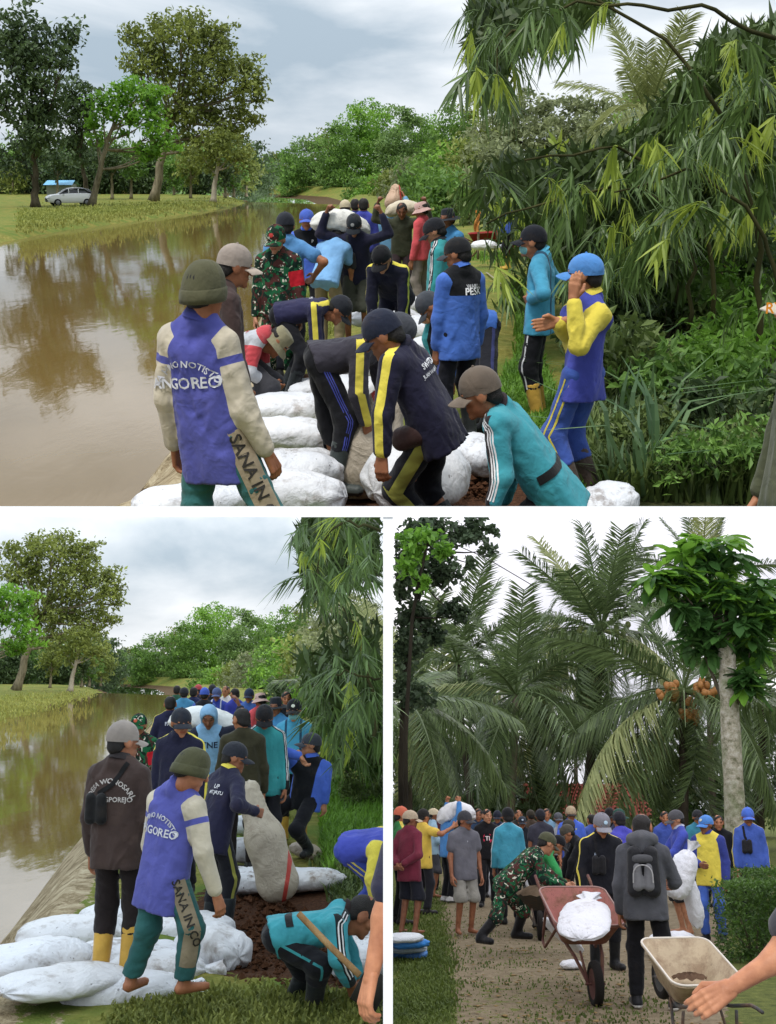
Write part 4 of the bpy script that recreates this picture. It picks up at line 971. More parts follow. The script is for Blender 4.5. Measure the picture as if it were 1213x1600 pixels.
def blades(S, poly, n, h, mat, label, w=.012, seed=0, z=0.0, name='grass', lean=.5, zfn=None, edge=4.0):
    """grass in a patch of ground outlined in pixels; too many blades to count"""
    rg = np.random.default_rng(seed); G = np.array([S.G(a, b, z)[:2] for a, b in poly]); lo, hi = G.min(0), G.max(0); C = []
    cnt = 0
    # even in the picture: draw pixels, not metres
    pl = np.array(poly, float); a, b = pl.min(0), pl.max(0)
    while cnt < n:
        q = rg.uniform(a, b, (n * 2, 2)); ins = np.zeros(len(q), bool); j = len(pl) - 1
        for i in range(len(pl)):
            c_ = ((pl[i, 1] > q[:, 1]) != (pl[j, 1] > q[:, 1])) & (q[:, 0] < (pl[j, 0] - pl[i, 0]) * (q[:, 1] - pl[i, 1]) / (pl[j, 1] - pl[i, 1] + 1e-9) + pl[i, 0]); ins ^= c_; j = i
        q = q[ins]; q = q + rg.normal(size=q.shape) * edge; q = q[q[:, 1] < 786] if S is P1 else q; C += [S.G(x, y, z) for x, y in q[:n - cnt]]; cnt = len(C)
    C = np.array(C); C[:, 2] = z - .01 if zfn is None else zfn(C) - .01; n = len(C); hh = h * rg.uniform(.5, 1.3, n)[:, None]; az = rg.uniform(0, 6.28, n); dr = np.stack([np.cos(az), np.sin(az), np.zeros(n)], 1); sd = np.stack([-np.sin(az), np.cos(az), np.zeros(n)], 1) * w
    up = np.array([0, 0, 1.0]); ln = rg.uniform(.1, lean * 1.6, n)[:, None]; m1 = C + up * hh * .6 + dr * hh * ln * .35; tp = C + up * hh * (1 - .25 * ln) + dr * hh * ln
    V = np.stack([C - sd, C + sd, m1 + sd * .8, m1 - sd * .8, tp], 1).reshape(-1, 3); i = np.arange(n)[:, None] * 5
    o = ob(name, mesh(name, V, [i + np.array([[0, 1, 2, 3]]), i + np.array([[3, 2, 4]])], False), mat, mw=S.M, kind='stuff', label=label, cat='grass'); return o
GR_y = leafmat('#5f6a2a', '#a8ac5a', .3, .7, .8); GR_g = leafmat('#35561c', '#86b442', .35, .6, .8); GR_d = leafmat('#2a3c1c', '#748648', .25, .5, .8, .8); GR_tall = leafmat('#2c4a2a', '#7d9a68', .25, .5, .8); GR_lawn = leafmat('#33451c', '#6b7c38', .3, .7, .8)
# banks
blades(P1, [(31, 330), (31, 360), (120, 346), (250, 332), (365, 318), (380, 314), (300, 316), (160, 322)], 6000, .22, GR_y, 'dry yellow green grass on the bank across the river, upper picture', .05, 1, ZL + .05)
blades(P2, [(-20, 1092), (-20, 1128), (60, 1110), (148, 1088), (150, 1083), (60, 1086)], 2600, .22, GR_y, 'dry yellow green grass on the bank across the river, lower left picture', .05, 2, ZL + .05)
blades(P1, [(545, 330), (620, 318), (660, 400), (700, 470), (560, 500), (430, 560), (420, 520), (450, 470), (500, 400)], 9000, .10, GR_y, 'short trampled grass of the path, upper picture', .012, 3)
blades(P2, [(300, 1095), (360, 1090), (420, 1200), (470, 1290), (430, 1330), (330, 1240), (245, 1210), (250, 1150)], 5000, .10, GR_y, 'short trampled grass of the path, lower left picture', .012, 4)
blades(P1, [(720, 395), (800, 420), (812, 560), (760, 640), (800, 690), (880, 790), (940, 791), (870, 640), (830, 520), (790, 400)], 12000, .15, GR_g, 'bright green weeds beside the path, upper picture', .014, 5)
blades(P1, [(930, 600), (980, 470), (1190, 500), (1213, 800), (930, 800), (900, 700)], 9000, .30, GR_d, 'dark undergrowth under the bamboo, upper picture', .016, 6)
blades(P1, [(960, 560), (1030, 580), (1040, 800), (960, 800), (950, 640)], 110, .75, GR_tall, 'long arching blades of wild grass by the man holding his ear', .022, 7, lean=.9)
blades(P2, [(500, 1215), (597, 1235), (597, 1330), (540, 1340), (512, 1380), (505, 1320)], 5000, .2, GR_g, 'bright green weeds beside the path, lower left picture', .014, 8)
blades(P2, [(200, 1560), (300, 1545), (420, 1552), (545, 1555), (590, 1575), (590, 1612), (150, 1612)], 3200, .06, leafmat('#3c4a1e', '#8a9048', .3, .7, 1.5, .8), 'ragged grass at the lower edge of the lower left picture', .010, 9, edge=9)
blades(P2, [(505, 1340), (597, 1290), (597, 1420), (540, 1440), (480, 1330)], 2500, .12, GR_d, 'flattened grass behind the bending blue man', .012, 10)
rs = np.random.default_rng(5)
SHM = [GR_d, LM_mid, GR_g, LM_dark]
sw = ['nearest', 'second', 'third', 'fourth', 'fifth', 'sixth', 'seventh', 'eighth', 'ninth', 'tenth', 'eleventh', 'twelfth', 'thirteenth', 'fourteenth', 'fifteenth', 'sixteenth', 'seventeenth', 'eighteenth', 'nineteenth', 'twentieth', 'twenty-first', 'twenty-second', 'twenty-third', 'twenty-fourth', 'twenty-fifth', 'twenty-sixth', 'twenty-seventh', 'twenty-eighth']
sp = [(985, 640, 1.0), (1050, 690, .9), (1110, 640, 1.0), (1160, 700, .9), (1000, 740, .6), (1080, 770, .6), (1205, 610, 1.1), (960, 560, 1.1), (1030, 560, 1.2), (1100, 550, 1.2), (1170, 540, 1.2), (930, 500, 1.2), (1000, 490, 1.3), (1070, 480, 1.3), (1150, 480, 1.4), (1210, 480, 1.3), (900, 450, 1.5), (960, 440, 1.5), (870, 430, 1.6), (820, 400, 1.7), (770, 372, 2.2), (730, 352, 2.6), (840, 370, 2.6), (900, 372, 2.6), (1200, 760, .6), (690, 340, 2.8), (960, 380, 2.4)]
for i, (x, y, sc) in enumerate(sp): shrub(P1, 'leafy undergrowth shrub below the bamboo, %s from the front' % sw[i], x, y, sc, SHM[i % 4], i, group='undergrowth below the bamboo')
for i, (x, y, sc) in enumerate([(560, 1235, 1.0), (520, 1195, 1.2), (575, 1190, 1.3), (545, 1150, 1.8), (585, 1140, 1.6), (500, 1135, 2.2), (470, 1120, 2.4), (575, 1265, .6)]): shrub(P2, 'leafy shrub beside the path in the lower left picture, %s one' % sw[i], x, y, sc, SHM[(i + 1) % 4], i + 2, group='shrubs beside the path')
# ------------------------------------------------------------------ bamboo
def lance(m, o, u, n, L, w, droop):
    t = np.array([0, .25, .6, 1.0]); wd = np.array([.25, 1, .75, .02]); v = np.cross(u, n); v /= np.linalg.norm(v) + 1e-9
    c = o + u * L * t[:, None] + np.array([0, 0, -1.0]) * droop * L * (t ** 2)[:, None]; P = np.stack([c - v * (w * wd)[:, None] / 2, c - n * .12 * w * wd[:, None], c + v * (w * wd)[:, None] / 2], 1); m.grid(P)
def spray(seed, k=13, L=.29, w=.028):
    rg = np.random.default_rng(seed); m = MB(); tw = curve((0, 0, 0), (.22, 0, -.12), (0, 0, .05), 6); m.tube(tw, np.linspace(.006, .002, 6), 4, False)
    for i in range(k):
        f = .25 + .75 * i / (k - 1); o = tw[min(5, int(f * 5))]; a = rg.uniform(-1.0, 1.0); e = rg.uniform(-1.35, -.45); u = np.array([math.cos(e) * math.cos(a), math.cos(e) * math.sin(a), math.sin(e)]); n = unit(np.array([-u[2] * math.cos(a), rg.uniform(-.5, .5), abs(u[0]) + .2])); n = unit(n - u * (n @ u))
        lance(m, o, u, n, L * rg.uniform(.7, 1.15), w * rg.uniform(.8, 1.2), rg.uniform(.1, .35))
    return m.me('leaf_spray')
SPR = [spray(80 + i) for i in range(7)]
BM = leafmat('#16260f', '#6a8446', .25, .38, .5, .7); BM_shade = leafmat('#18280f', '#586c38', .25, .5, .5, .7); BMl = leafmat('#4a6424', '#b0c050', .45, .45, .6, .7); CUL = barkmat('#262818', '#4c4a2c')  # inner-leaf material is darker, painting in the shade inside the clump
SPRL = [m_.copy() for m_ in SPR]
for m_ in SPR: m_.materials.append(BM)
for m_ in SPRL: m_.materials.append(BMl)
def bamboo(S, label, n, region, culms, seed, dr=(9, 15), light=.2, scl=1.0, root_px=(1150, 640)):
    rg = np.random.default_rng(seed); base = S.G(root_px[0], root_px[1]); e = empty('bamboo', xf(S, base), label=label, cat='bamboo')
    for cpts, dcu, r in culms:
        p = chain([S.P(a, b, dcu) - base for a, b in cpts], 16); p[1:-1] += .02 * rg.normal(size=(14, 3)); MB().tube(p, np.linspace(r, r * .35, 16), 7).build('culm', CUL, e)
    xs = []
    while len(xs) < n:
        x, y = rg.uniform(region[0], region[2]), rg.uniform(region[1], region[3])
        if rg.random() < region[4](x, y): xs.append((x, y))
    for x, y in xs:
        d = rg.uniform(*dr); p = S.P(x, y, d) - base; L = rg.random() < light
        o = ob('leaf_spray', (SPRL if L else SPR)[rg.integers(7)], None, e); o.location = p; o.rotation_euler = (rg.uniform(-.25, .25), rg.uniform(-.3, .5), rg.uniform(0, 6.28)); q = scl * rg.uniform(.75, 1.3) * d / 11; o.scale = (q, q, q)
    return e
def bamboo_mass(S, label, n, region, seed, dr, mat, sc=1.0, keep=None):
    """the inner leaves of the clump, far too many to pick apart"""
    rg = np.random.default_rng(seed); C = []; 
    while len(C) < n:
        x, y = rg.uniform(region[0], region[2]), rg.uniform(region[1], region[3])
        if rg.random() < region[4](x, y): C.append(S.P(x, y, rg.uniform(*dr)))
    C = np.array(C); ax = rg.normal(size=(n, 3)) * np.array([.6, .6, .3]); ax[:, 2] -= 1.0; V, Q = leaves(C, .34 * sc, .1, .17, seed, ax)
    ob('bamboo_foliage', mesh('bamboo_foliage', V, [Q], False), mat, mw=S.M, kind='stuff', label=label, cat='bamboo')
def gap(x, y, sc=.022, sd=8): return float(noise3(np.array([x * sc, y * sc * 1.3, 0.0]), sd, 2))
def ss(a, b, x): t = min(max((x - a) / (b - a), 0), 1); return t * t * (3 - 2 * t)
def cov1(x, y):
    n = gap(x, y); top = np.interp(x, [730, 800, 860, 930, 1000, 1060, 1120, 1213], [250, 232, 225, 215, 190, 110, 40, 20]) + 26 * n
    bot = np.interp(x, [740, 800, 900, 1000, 1213], [325, 372, 440, 440, 430]) + 26 * n
    if x < 965 and y < np.interp(x, [735, 760, 800, 850, 900, 935, 960], [110, 165, 95, 50, 45, 30, 0]) + 12 * n: return .9
    if x > 1050 and 325 < y < 445: return .05
    if 760 < x < 830 and y > 320: return .05
    dx = .25 + .75 * ss(760, 1000, x + 30 * n)
    if y < top: return 0
    if y > bot: return .10 * ss(bot + 150, bot, y) if x > 900 else 0
    return dx * (.95 if n > -.35 else .30) * ss(top - 5, top + 45, y)
cul1 = [([(1185, 640), (1190, 400), (1150, 200), (1040, 60), (900, -20)], 11.0, .035), ([(1120, 560), (1110, 400), (1060, 280), (960, 230), (820, 250)], 12.0, .03), ([(1075, 520), (1080, 420), (1060, 330), (990, 290), (860, 310), (760, 350)], 11.5, .025), ([(1230, 500), (1180, 330), (1080, 270), (960, 300)], 9.5, .022),
        ([(1213, 545), (1100, 540), (980, 545), (900, 560)], 10.5, .012), ([(1010, 560), (1020, 450), (1030, 330), (1010, 200)], 13.5, .05), ([(1060, 530), (1052, 440), (1060, 330)], 13.5, .07), ([(1213, 60), (1100, 10), (900, 5), (780, 60), (770, 150)], 10.5, .02)]
bamboo(P1, 'big dark bamboo clump hanging over the right half of the upper picture', 298, (735, 0, 1213, 560, cov1), cul1, 11, (8.5, 14.5), .16, 1.0, (1150, 640))
bamboo_mass(P1, 'mass of inner bamboo leaves behind the outer sprays, upper picture', 14000, (735, 0, 1213, 480, cov1), 12, (12.5, 19), BM_shade, 1.1)
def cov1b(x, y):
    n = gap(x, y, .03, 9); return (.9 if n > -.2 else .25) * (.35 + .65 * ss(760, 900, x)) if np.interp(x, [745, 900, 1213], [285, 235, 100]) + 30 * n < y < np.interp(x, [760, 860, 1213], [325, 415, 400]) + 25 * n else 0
bamboo_mass(P1, 'yellow green bamboo leaves coloured as if lit from behind, upper picture', 3000, (745, 60, 1213, 430, cov1b), 13, (18, 30), BMl, 1.5)  # backlight is painted in by the paler leaf colour
def cov2(x, y):
    if x > 590: return 0
    n = gap(x, y, .03, 6)
    if y < np.interp(x, [460, 480, 520, 555, 580, 597], [850, 925, 940, 905, 890, 915]) + 14 * n: return .9 if x > np.interp(y, [800, 850, 930], [478, 462, 480]) + 8 * n else 0
    lo = np.interp(x, [460, 520, 560, 597], [1045, 1020, 1000, 980]) + 25 * n
    if y > lo and x > np.interp(y, [960, 1060, 1150, 1220], [505, 468, 505, 545]) + 12 * n and y < 1180: return .7 if n > -.3 else .25
    return .10 if y > 960 and x > 500 else 0
bamboo(P2, 'bamboo hanging in from the right edge of the lower left picture', 110, (460, 790, 592, 1200, cov2), [([(592, 1195), (586, 1090), (560, 980), (520, 940)], 14.0, .03), ([(595, 830), (540, 815), (500, 850), (492, 930)], 12.5, .018), ([(594, 1060), (540, 1050), (480, 1075)], 13.0, .015)], 14, (11, 16), .08, .8, (590, 1200))
bamboo_mass(P2, 'mass of inner bamboo leaves at the right of the lower left picture', 4200, (460, 800, 594, 1190, cov2), 15, (16, 22), BM_shade, 1.3)
# young areca-like palm above the bamboo
def frond_mesh(seed, L=1.0, n=34, wid=.28, droop=.5, lw=.022, hang=.5, name='frond', vee=.25):
    """a feather leaf along +x, length L"""
    rg = np.random.default_rng(seed); t = np.linspace(0, 1, 14); rx = np.stack([L * (t - .10 * droop * t ** 2), 0 * t, L * (-droop * .75 * t ** 2.2)], 1); m = MB(); m.tube(rx, np.linspace(.014, .003, 14) * L / 1.0 * .9, 5, False)
    tt = np.linspace(.16, .99, n)
    for s_ in (-1, 1):
        for q in tt:
            q2 = q + rg.uniform(-.008, .008); o = np.array([np.interp(q2, t, rx[:, i]) for i in range(3)]); tg = unit(np.array([np.interp(min(q2 + .03, 1), t, rx[:, i]) for i in range(3)]) - o + 1e-6)
            l = wid * L * (math.sin(min(1, q * 1.05 + .12) * np.pi * .82) ** .6 + .1) * rg.uniform(.85, 1.1); sd = np.array([0, s_, 0.0]); u = unit(tg * .55 + sd * .8 + np.array([0, 0, vee]) + rg.normal(size=3) * .10)
            a = o; b = o + u * l * .55 + np.array([0, 0, -hang * l * .18]); c_ = o + u * l * .9 + np.array([0, 0, -hang * l * .75]); w = unit(np.cross(u, np.array([0, 0, 1.0]) + .3 * sd)) * lw * L / 2
            m.add([a - w * .6, a + w * .6, b + w, b - w], [[0, 1, 2, 3]]); m.add([b - w, b + w, c_], [[0, 1, 2]])
    return m.me(name, False)
# ------------------------------------------------------------------ palms
GROVE = P3
FM = leafmat('#1a2a1a', '#728654', .3, .30, .5, .8); FMy = leafmat('#5c6c3a', '#b8bc80', .35, .5, .35, .5)
FR = [frond_mesh(140 + i, 1.0, 84, .25, dr, .0115, hg, vee=vee) for i, (dr, hg, vee) in enumerate(((.35, .55, .25), (.75, 1.15, .05), (1.0, 1.2, .05), (.55, 1.0, .12), (.15, .4, .3)))]
FRY = [m_.copy() for m_ in FR]
for m_ in FR: m_.materials.append(FM)
for m_ in FRY: m_.materials.append(FMy)
nutm = MB().add(*_ball((0, 0, 0), (.10, .10, .125), 10)).me('coconut'); nutm.materials.append(plain('#9c6c3a', .5, .3, .3)); nutg = nutm.copy(); nutg.materials.clear(); nutg.materials.append(plain('#6a7440', .5, .3, .3))
PBK = barkmat('#4d463a', '#8c8270', 5.0); PBD = barkmat('#2c2822', '#5a5246', 5.0)
def palm(label, bx, by, cx, cy, d, L, n, seed, bark=PBK, r=.14, nuts=0, ripe=True, extra=(), yellow=.12, zb=0.0, az0=None, S=None):
    P3 = S or GROVE
    rg = np.random.default_rng(seed); b = P3.P(bx, by, d); b[2] = zb; top = P3.P(cx, cy, d) - b; e = empty('palm_tree', xf(P3, b), label=label, cat='palm', group='coconut palms')
    pth = chain([np.zeros(3), top * np.array([.35, .35, .3]), top * np.array([.75, .75, .65]), top], 26); rr = np.linspace(r * 1.15, r * .8, 26); rr[::2] *= 1.06; MB().tube(pth, rr, 9).build('trunk', bark, e)
    for k in range(n):
        t = k / max(n - 1, 1); az = k * 2.399 + rg.uniform(-.3, .3); el = math.radians(76 - 112 * t ** .8) + rg.uniform(-.15, .15); vi = 4 if t < .2 else (0 if t < .45 else (3 if t < .7 else (1 if rg.random() < .6 else 2)))
        o = ob('frond', (FRY if rg.random() < yellow else FR)[vi], None, e); o.matrix_local = Matrix.Translation([float(v) for v in top]) @ Matrix.Rotation(az, 4, 'Z') @ Matrix.Rotation(-el, 4, 'Y') @ Matrix.Rotation(rg.uniform(-.4, .4), 4, 'X') @ Matrix.Scale(L * rg.uniform(.85, 1.1), 4)
    for (tx, ty, Lk, vi, yl) in extra:                       # fronds that reach a seen spot
        tgt = P3.P(tx, ty, d - .8) - b - top; az = math.atan2(tgt[1], tgt[0]); hd = math.hypot(tgt[0], tgt[1]); Lf = np.linalg.norm(tgt) * Lk; el = math.atan2(tgt[2] + .30 * Lf * (.4, .7, 1.0, .5, .15)[vi], hd)
        o = ob('frond', (FRY if yl else FR)[vi], None, e); o.matrix_local = Matrix.Translation([float(v) for v in top]) @ Matrix.Rotation(az, 4, 'Z') @ Matrix.Rotation(-el, 4, 'Y') @ Matrix.Rotation(rg.uniform(-.9, .9), 4, 'X') @ Matrix.Scale(Lf, 4)
    for k in range(nuts):
        g = k % 3; v_ = rg.normal(size=3); v_ *= rg.uniform(.15, .42) / np.linalg.norm(v_); o = ob('coconut', nutm if ripe else nutg, None, e); o.location = top + np.array([(-.62, .62, .0)[g], -.6, (-.05, -.05, -.72)[g]]) + v_; o.rotation_euler = (rg.uniform(-.5, .5), rg.uniform(-.5, .5), 0); o.scale = [rg.uniform(.95, 1.25)] * 3
    return e
# ------------------------------------------------------------------ sacks
def sack_tpl(seed, n=1.0, tie=True, bend=0.0, wr=.014):
    """a filled woven sack, about 0.72 x 0.46 x 0.24 m, lying flat, neck at +x"""
    rg = np.random.default_rng(seed); nu, nv = 52, 46; V = []
    for i in range(nu):
        u = -1 + 2 * i / (nu - 1); e = (1 - abs(u) ** 3.2) ** .42 if abs(u) < 1 else 0
        for j in range(nv):
            a = 2 * np.pi * j / nv; ca, sa = np.cos(a), np.sin(a); f = (abs(ca) ** 2.5 + abs(sa) ** 2.5) ** (-1 / 2.5)
            y = .23 * e * f * ca * (1 - .12 * u * (u > 0)); z = .125 * (e ** 1.25) * f * sa
            V.append((u * .36, y, z if z > 0 else z * .8))
    V = np.array(V); r = np.linalg.norm(V[:, 1:], axis=1)[:, None]; a = np.arctan2(V[:, 2], V[:, 1]); ex = np.clip((np.abs(V[:, 0]) - .2) / .16, 0, 1)
    nrm = np.stack([V[:, 0] * .3, V[:, 1], V[:, 2] * 2.2], 1); nrm /= np.linalg.norm(nrm, axis=1)[:, None] + 1e-6
    rd = 1 - 2 * np.abs(noise3(V * np.array([4.5, 7, 7]), seed + 7, 2)); rd2 = 1 - 2 * np.abs(noise3(V * np.array([11, 9, 9]), seed + 8, 2))
    ds = wr * noise3(V * np.array([5, 6, 6]), seed, 3) + .008 * rd + .0035 * rd2 + .016 * noise3(V * 2.6, seed + 3, 1) + .010 * ex * np.sin(a * 9 + 3 * noise3(V * 4, seed + 1, 1)); V = V + nrm * ds[:, None]
    V[:, 2] += bend * (V[:, 0] ** 2) * -1.0
    i = np.arange(nu - 1)[:, None] * nv; j = np.arange(nv)[None]; j2 = (j + 1) % nv; Q = np.stack([i + j, i + nv + j, i + nv + j2, i + j2], -1).reshape(-1, 4)
    me = mesh('sack', V, [Q], True, {'m1': np.full(len(V), -1.0)}); nk = None
    if tie:
        k = 26; P = []
        for t in np.linspace(0, 1, 6):
            a = np.linspace(0, 2 * np.pi, k + 1); rr = .03 + .075 * t ** 1.3 + .022 * t * np.cos(a * 5 + seed) ; P.append(np.stack([.345 + .17 * t + .015 * np.sin(a * 3) * t, rr * np.cos(a), .01 + .55 * rr * np.sin(a) - .03 * t - .02 * t * np.cos(a * 2)], -1))
        nk = MB().grid(np.array(P)).me('sack_neck'); nk.attributes.new('m1', 'FLOAT', 'POINT').data.foreach_set('value', np.full(len(nk.vertices), -1.0, np.float32))
    return me, nk
SACK = [sack_tpl(100 + i, wr=.012 + .003 * (i % 3)) for i in range(6)]; SACKB = sack_tpl(120, tie=False, bend=.45)
def upright_tpl(seed, h=.85, r=.21, lean=.0, stripe=True):
    pr = [caps((0, 0, .17), (lean * .5, 0, h * .55), r, r * .92), caps((lean * .5, 0, h * .55), (lean, 0, h * .85), r * .85, r * .5), caps((lean, 0, h * .85), (lean * 1.05, 0, h), r * .28, r * .35)]
    g = Grid(pr, .016, .10); g.clip(np.array([0, 0, 0.0]), np.array([0, 0, -1.0]), .6)
    def rp(p):
        a = np.arctan2(p[:, 1], p[:, 0] - lean * p[:, 2] / h); top = np.clip((p[:, 2] / h - .55) / .4, 0, 1); return .012 * top * np.sin(a * 11 + 2 * noise3(p * 4, seed, 1)) + .012 * noise3(p * 5, seed, 2) + .006 * noise3(p * np.array([14, 14, 8]), seed + 1, 2)
    g.ripple(rp); V, Q = g.net(); x = V[:, 0] - .06 - .05 * np.sin(V[:, 2] * 4); m1 = np.where(V[:, 1] < 0, .018 - np.abs(x), -.05)
    return mesh('sack', V, [Q], True, {'m1': m1 if stripe else np.full(len(V), -1.0)})
def sack(S, label, px, py, z, L=1.0, W=1.0, Hh=1.0, yaw=0.0, pitch=0.0, roll=0.0, k=0, col='#d3d5da', dirt=.5, neck=True, group='filled white sacks', d=None, tpl=None):
    p = S.G(px, py, z) if d is None else S.P(px, py, d); me, nk = tpl or SACK[k % 6]
    mt = sackmat(col, dirt, k % 7); a = me.copy(); a.materials.clear(); a.materials.append(mt)
    M_ = S.M @ Matrix.Translation([float(v) for v in p]) @ Matrix.Rotation(math.radians(yaw), 4, 'Z') @ Matrix.Rotation(math.radians(pitch), 4, 'Y') @ Matrix.Rotation(math.radians(roll), 4, 'X') @ Matrix.Diagonal((L, W, Hh, 1))
    if True:
        co = np.empty(len(a.vertices) * 3, np.float32); a.vertices.foreach_get('co', co); W = co.reshape(-1, 3) @ np.array(M_)[:3, :3].T + np.array(M_)[:3, 3]; XX = CX + F * W[:, 0] / W[:, 1]; bad = ((CY - F * W[:, 2] / W[:, 1]) > 804) if S is P1 else ((XX > 602) if S is P2 else (XX < 612))
        if bad.any():
            import bmesh; bm = bmesh.new(); bm.from_mesh(a); bm.verts.ensure_lookup_table(); bmesh.ops.delete(bm, geom=[bm.verts[i] for i in np.where(bad)[0]], context='VERTS'); bm.to_mesh(a); bm.free(); neck = False
    e = empty('sack', M_, label=label, cat='sack', group=group); ob('sack_body', a, None, e)
    if nk is not None and neck: b = nk.copy(); b.materials.clear(); b.materials.append(mt); ob('sack_neck', b, None, e)
    return e
def tall_sack(S, label, px, py, h, r, lean, yaw, col='#b3a895', z=0.0, dirt=.35, seed=1, d=None):
    p = S.G(px, py, z) if d is None else S.P(px, py, d); return ob('sack', upright_tpl(seed, h, r, lean), sackmat(col, dirt, seed), mw=xf(S, p, math.radians(yaw)), label=label, cat='sack')
# upper picture
for i, (lb, px, py, z, L, W, Hh, yw, pt, rl) in enumerate([
    ('white sack lying just past the muddy gap, top one left of the black booted man', 455, 640, .16, 1.15, 1.0, 1.2, 8, 0, 4), ('white sack in the middle of the left row by the river edge', 452, 682, .18, 1.2, 1.0, 1.2, -4, 3, -3),
    ('muddied white sack beside the hand of the beanie man', 462, 738, .2, 1.0, 1.0, 1.35, 12, -4, 5), ('white sack at the lower edge below the muddied one', 440, 772, .40, 1.1, .9, 1.1, -10, 0, 0),
    ('white sack at the bottom left behind the green trousers', 300, 785, .42, 1.0, .8, .8, 20, 0, 0), ('white sack in the heap in front of the crouching black capped man', 600, 498, .25, 1.5, 1.2, 1.3, 10, 0, 0),
    ('long white sack running towards the grey capped bending man', 655, 512, .3, 1.6, 1.1, 1.3, -35, 6, 0), ('white sack at the right end of the heap', 692, 552, .2, 1.4, 1.1, 1.2, -30, 8, 5), ('white sack under the outstretched arms of the stooping men', 560, 610, .15, 1.3, 1.1, 1.2, -8, 0, 0),
    ('white sack hidden behind the knees of the stooping men', 600, 575, .2, 1.4, 1.1, 1.3, 5, 0, 0), ('big round white sack gripped by the yellow striped man', 652, 746, .24, 1.05, 1.3, 1.9, 35, -8, 6), ('white sack with brown soil on top beside the teal man', 722, 712, .16, 1.0, 1.1, 1.35, -6, 0, 3),
    ('white sack at the far end of the heap by the grass', 640, 478, .2, 1.3, 1.0, 1.2, 20, 0, 0), ('corner of a white sack beside the brown boots', 945, 789, .12, .7, .8, 1.0, 30, -12, 0), ('white sack behind the black boot', 500, 610, .12, 1.0, .9, 1.0, 15, 0, 0)]):
    sack(P1, lb, px, py, z, L * .86, W * 1.0, Hh * .86, yw, pt, rl, k=i, dirt=.95 if i in (2, 11) else .6, neck=i in (2, 3, 5, 11, 13))
tall_sack(P1, 'tan sack with a red stripe gripped between the two stooping men', 566, 772, .62, .23, .14, 10, '#a59a8a', seed=3)
sack(P1, 'white sack on the shoulders of the navy capped carrier', 534, 348, 0, 1.02, .85, 1.15, 8, 10, 0, 3, '#d9d8d2', .3, d=14.4, tpl=SACKB, group='carried sacks')
sack(P1, 'pale sack across the neck of the far olive carrier', 632, 326, 0, .85, .75, 1.0, -4, -2, 0, 4, '#c8bca4', .3, d=19.2, tpl=SACKB, group='carried sacks')
tall_sack(P1, 'tall pinkish sack carried upright behind the olive carrier', 614, 334, .42, .13, .05, 20, '#c2a288', d=19.9, seed=5)
# lower left picture
for i, (lb, px, py, z, L, W, Hh, yw, pt, rl) in enumerate([
    ('white sack behind the yellow boots at the edge of the slope', 205, 1432, .12, 1.4, 1.2, 1.2, 30, 0, 0), ('white sack left of the yellow boots nearest the water', 118, 1462, .14, 1.35, 1.1, 1.2, 15, 0, 0), ('large white sack at the left edge of the lower left picture', 58, 1505, .16, 1.3, 1.2, 1.3, 40, 0, 0),
    ('crumpled empty white sack spread at the lower left corner', 100, 1535, .2, 1.5, 1.3, .8, 55, 4, 0), ('white sack under the forward yellow boot', 205, 1500, .12, 1.3, 1.1, 1.2, 0, 0, 0), ('white sack between the feet of the beanie man', 240, 1518, .1, 1.1, 1.0, 1.1, 8, 0, 0),
    ('round white sack right of the green trousers at the soil pit', 335, 1487, .14, .85, 1.1, 1.7, -40, 0, 0), ('white sack at the bottom between the crumpled sack and grass', 190, 1552, .1, 1.2, 1.0, 1.1, 20, 0, 0), ('white sack behind the knee of the beanie man', 300, 1455, .12, 1.1, 1.0, 1.2, 10, 0, 0),
    ('white sack behind the tan sack, highest of the pile', 388, 1290, .2, 1.0, .9, 1.2, 40, 0, 0), ('white sack behind the tan sack, second of the pile', 392, 1330, .18, 1.0, .9, 1.2, 10, 0, 0), ('white sack left of the tan sack, lowest of the pile', 380, 1378, .1, 1.0, .9, 1.1, -20, 0, 0),
    ('white sack lying flat right of the tan sack', 475, 1375, .1, 1.3, 1.1, 1.0, 15, 0, 0), ('white sack by the head of the digging man', 566, 1458, .14, .8, .9, 1.2, 70, 0, 0), ('soil stained white sack under the digging arm', 566, 1502, .1, .8, .9, 1.3, 60, 0, 0), ('white sack at the far end of the pile by the grass', 380, 1245, .15, 1.0, 1.0, 1.1, 20, 0, 0)]):
    sack(P2, lb, px, py, z - (.10 if i < 9 else .03), L * .85, W * .95, Hh * .85, yw, pt, rl, k=i + 2, dirt=.9 if i in (13, 14, 11, 12) else .6, neck=i in (1, 3, 5, 7, 11, 13), group='filled white sacks by the pit')
tall_sack(P2, 'tall tan sack with red stripes leaned on by the navy man', 434, 1408, .98, .185, -.24, 0, '#b0a694', seed=7)
tall_sack(P2, 'slumped tan sack with red and blue stripes behind the tall one', 385, 1262, .4, .17, .1, 60, '#b5ab98', seed=8)
sack(P2, 'small printed empty sack on the grass by the black boot', 478, 1330, .08, .55, .55, .6, -35, 10, 0, 4, '#b8a898', .5, group='loose sacks')
sack(P2, 'white sack on the shoulders of the hooded carrier', 322, 1126, 0, 1.2, .9, 1.2, -6, 8, 0, 2, '#dcdcd8', .2, d=13.8, tpl=SACKB, group='carried sacks in the lower left picture')
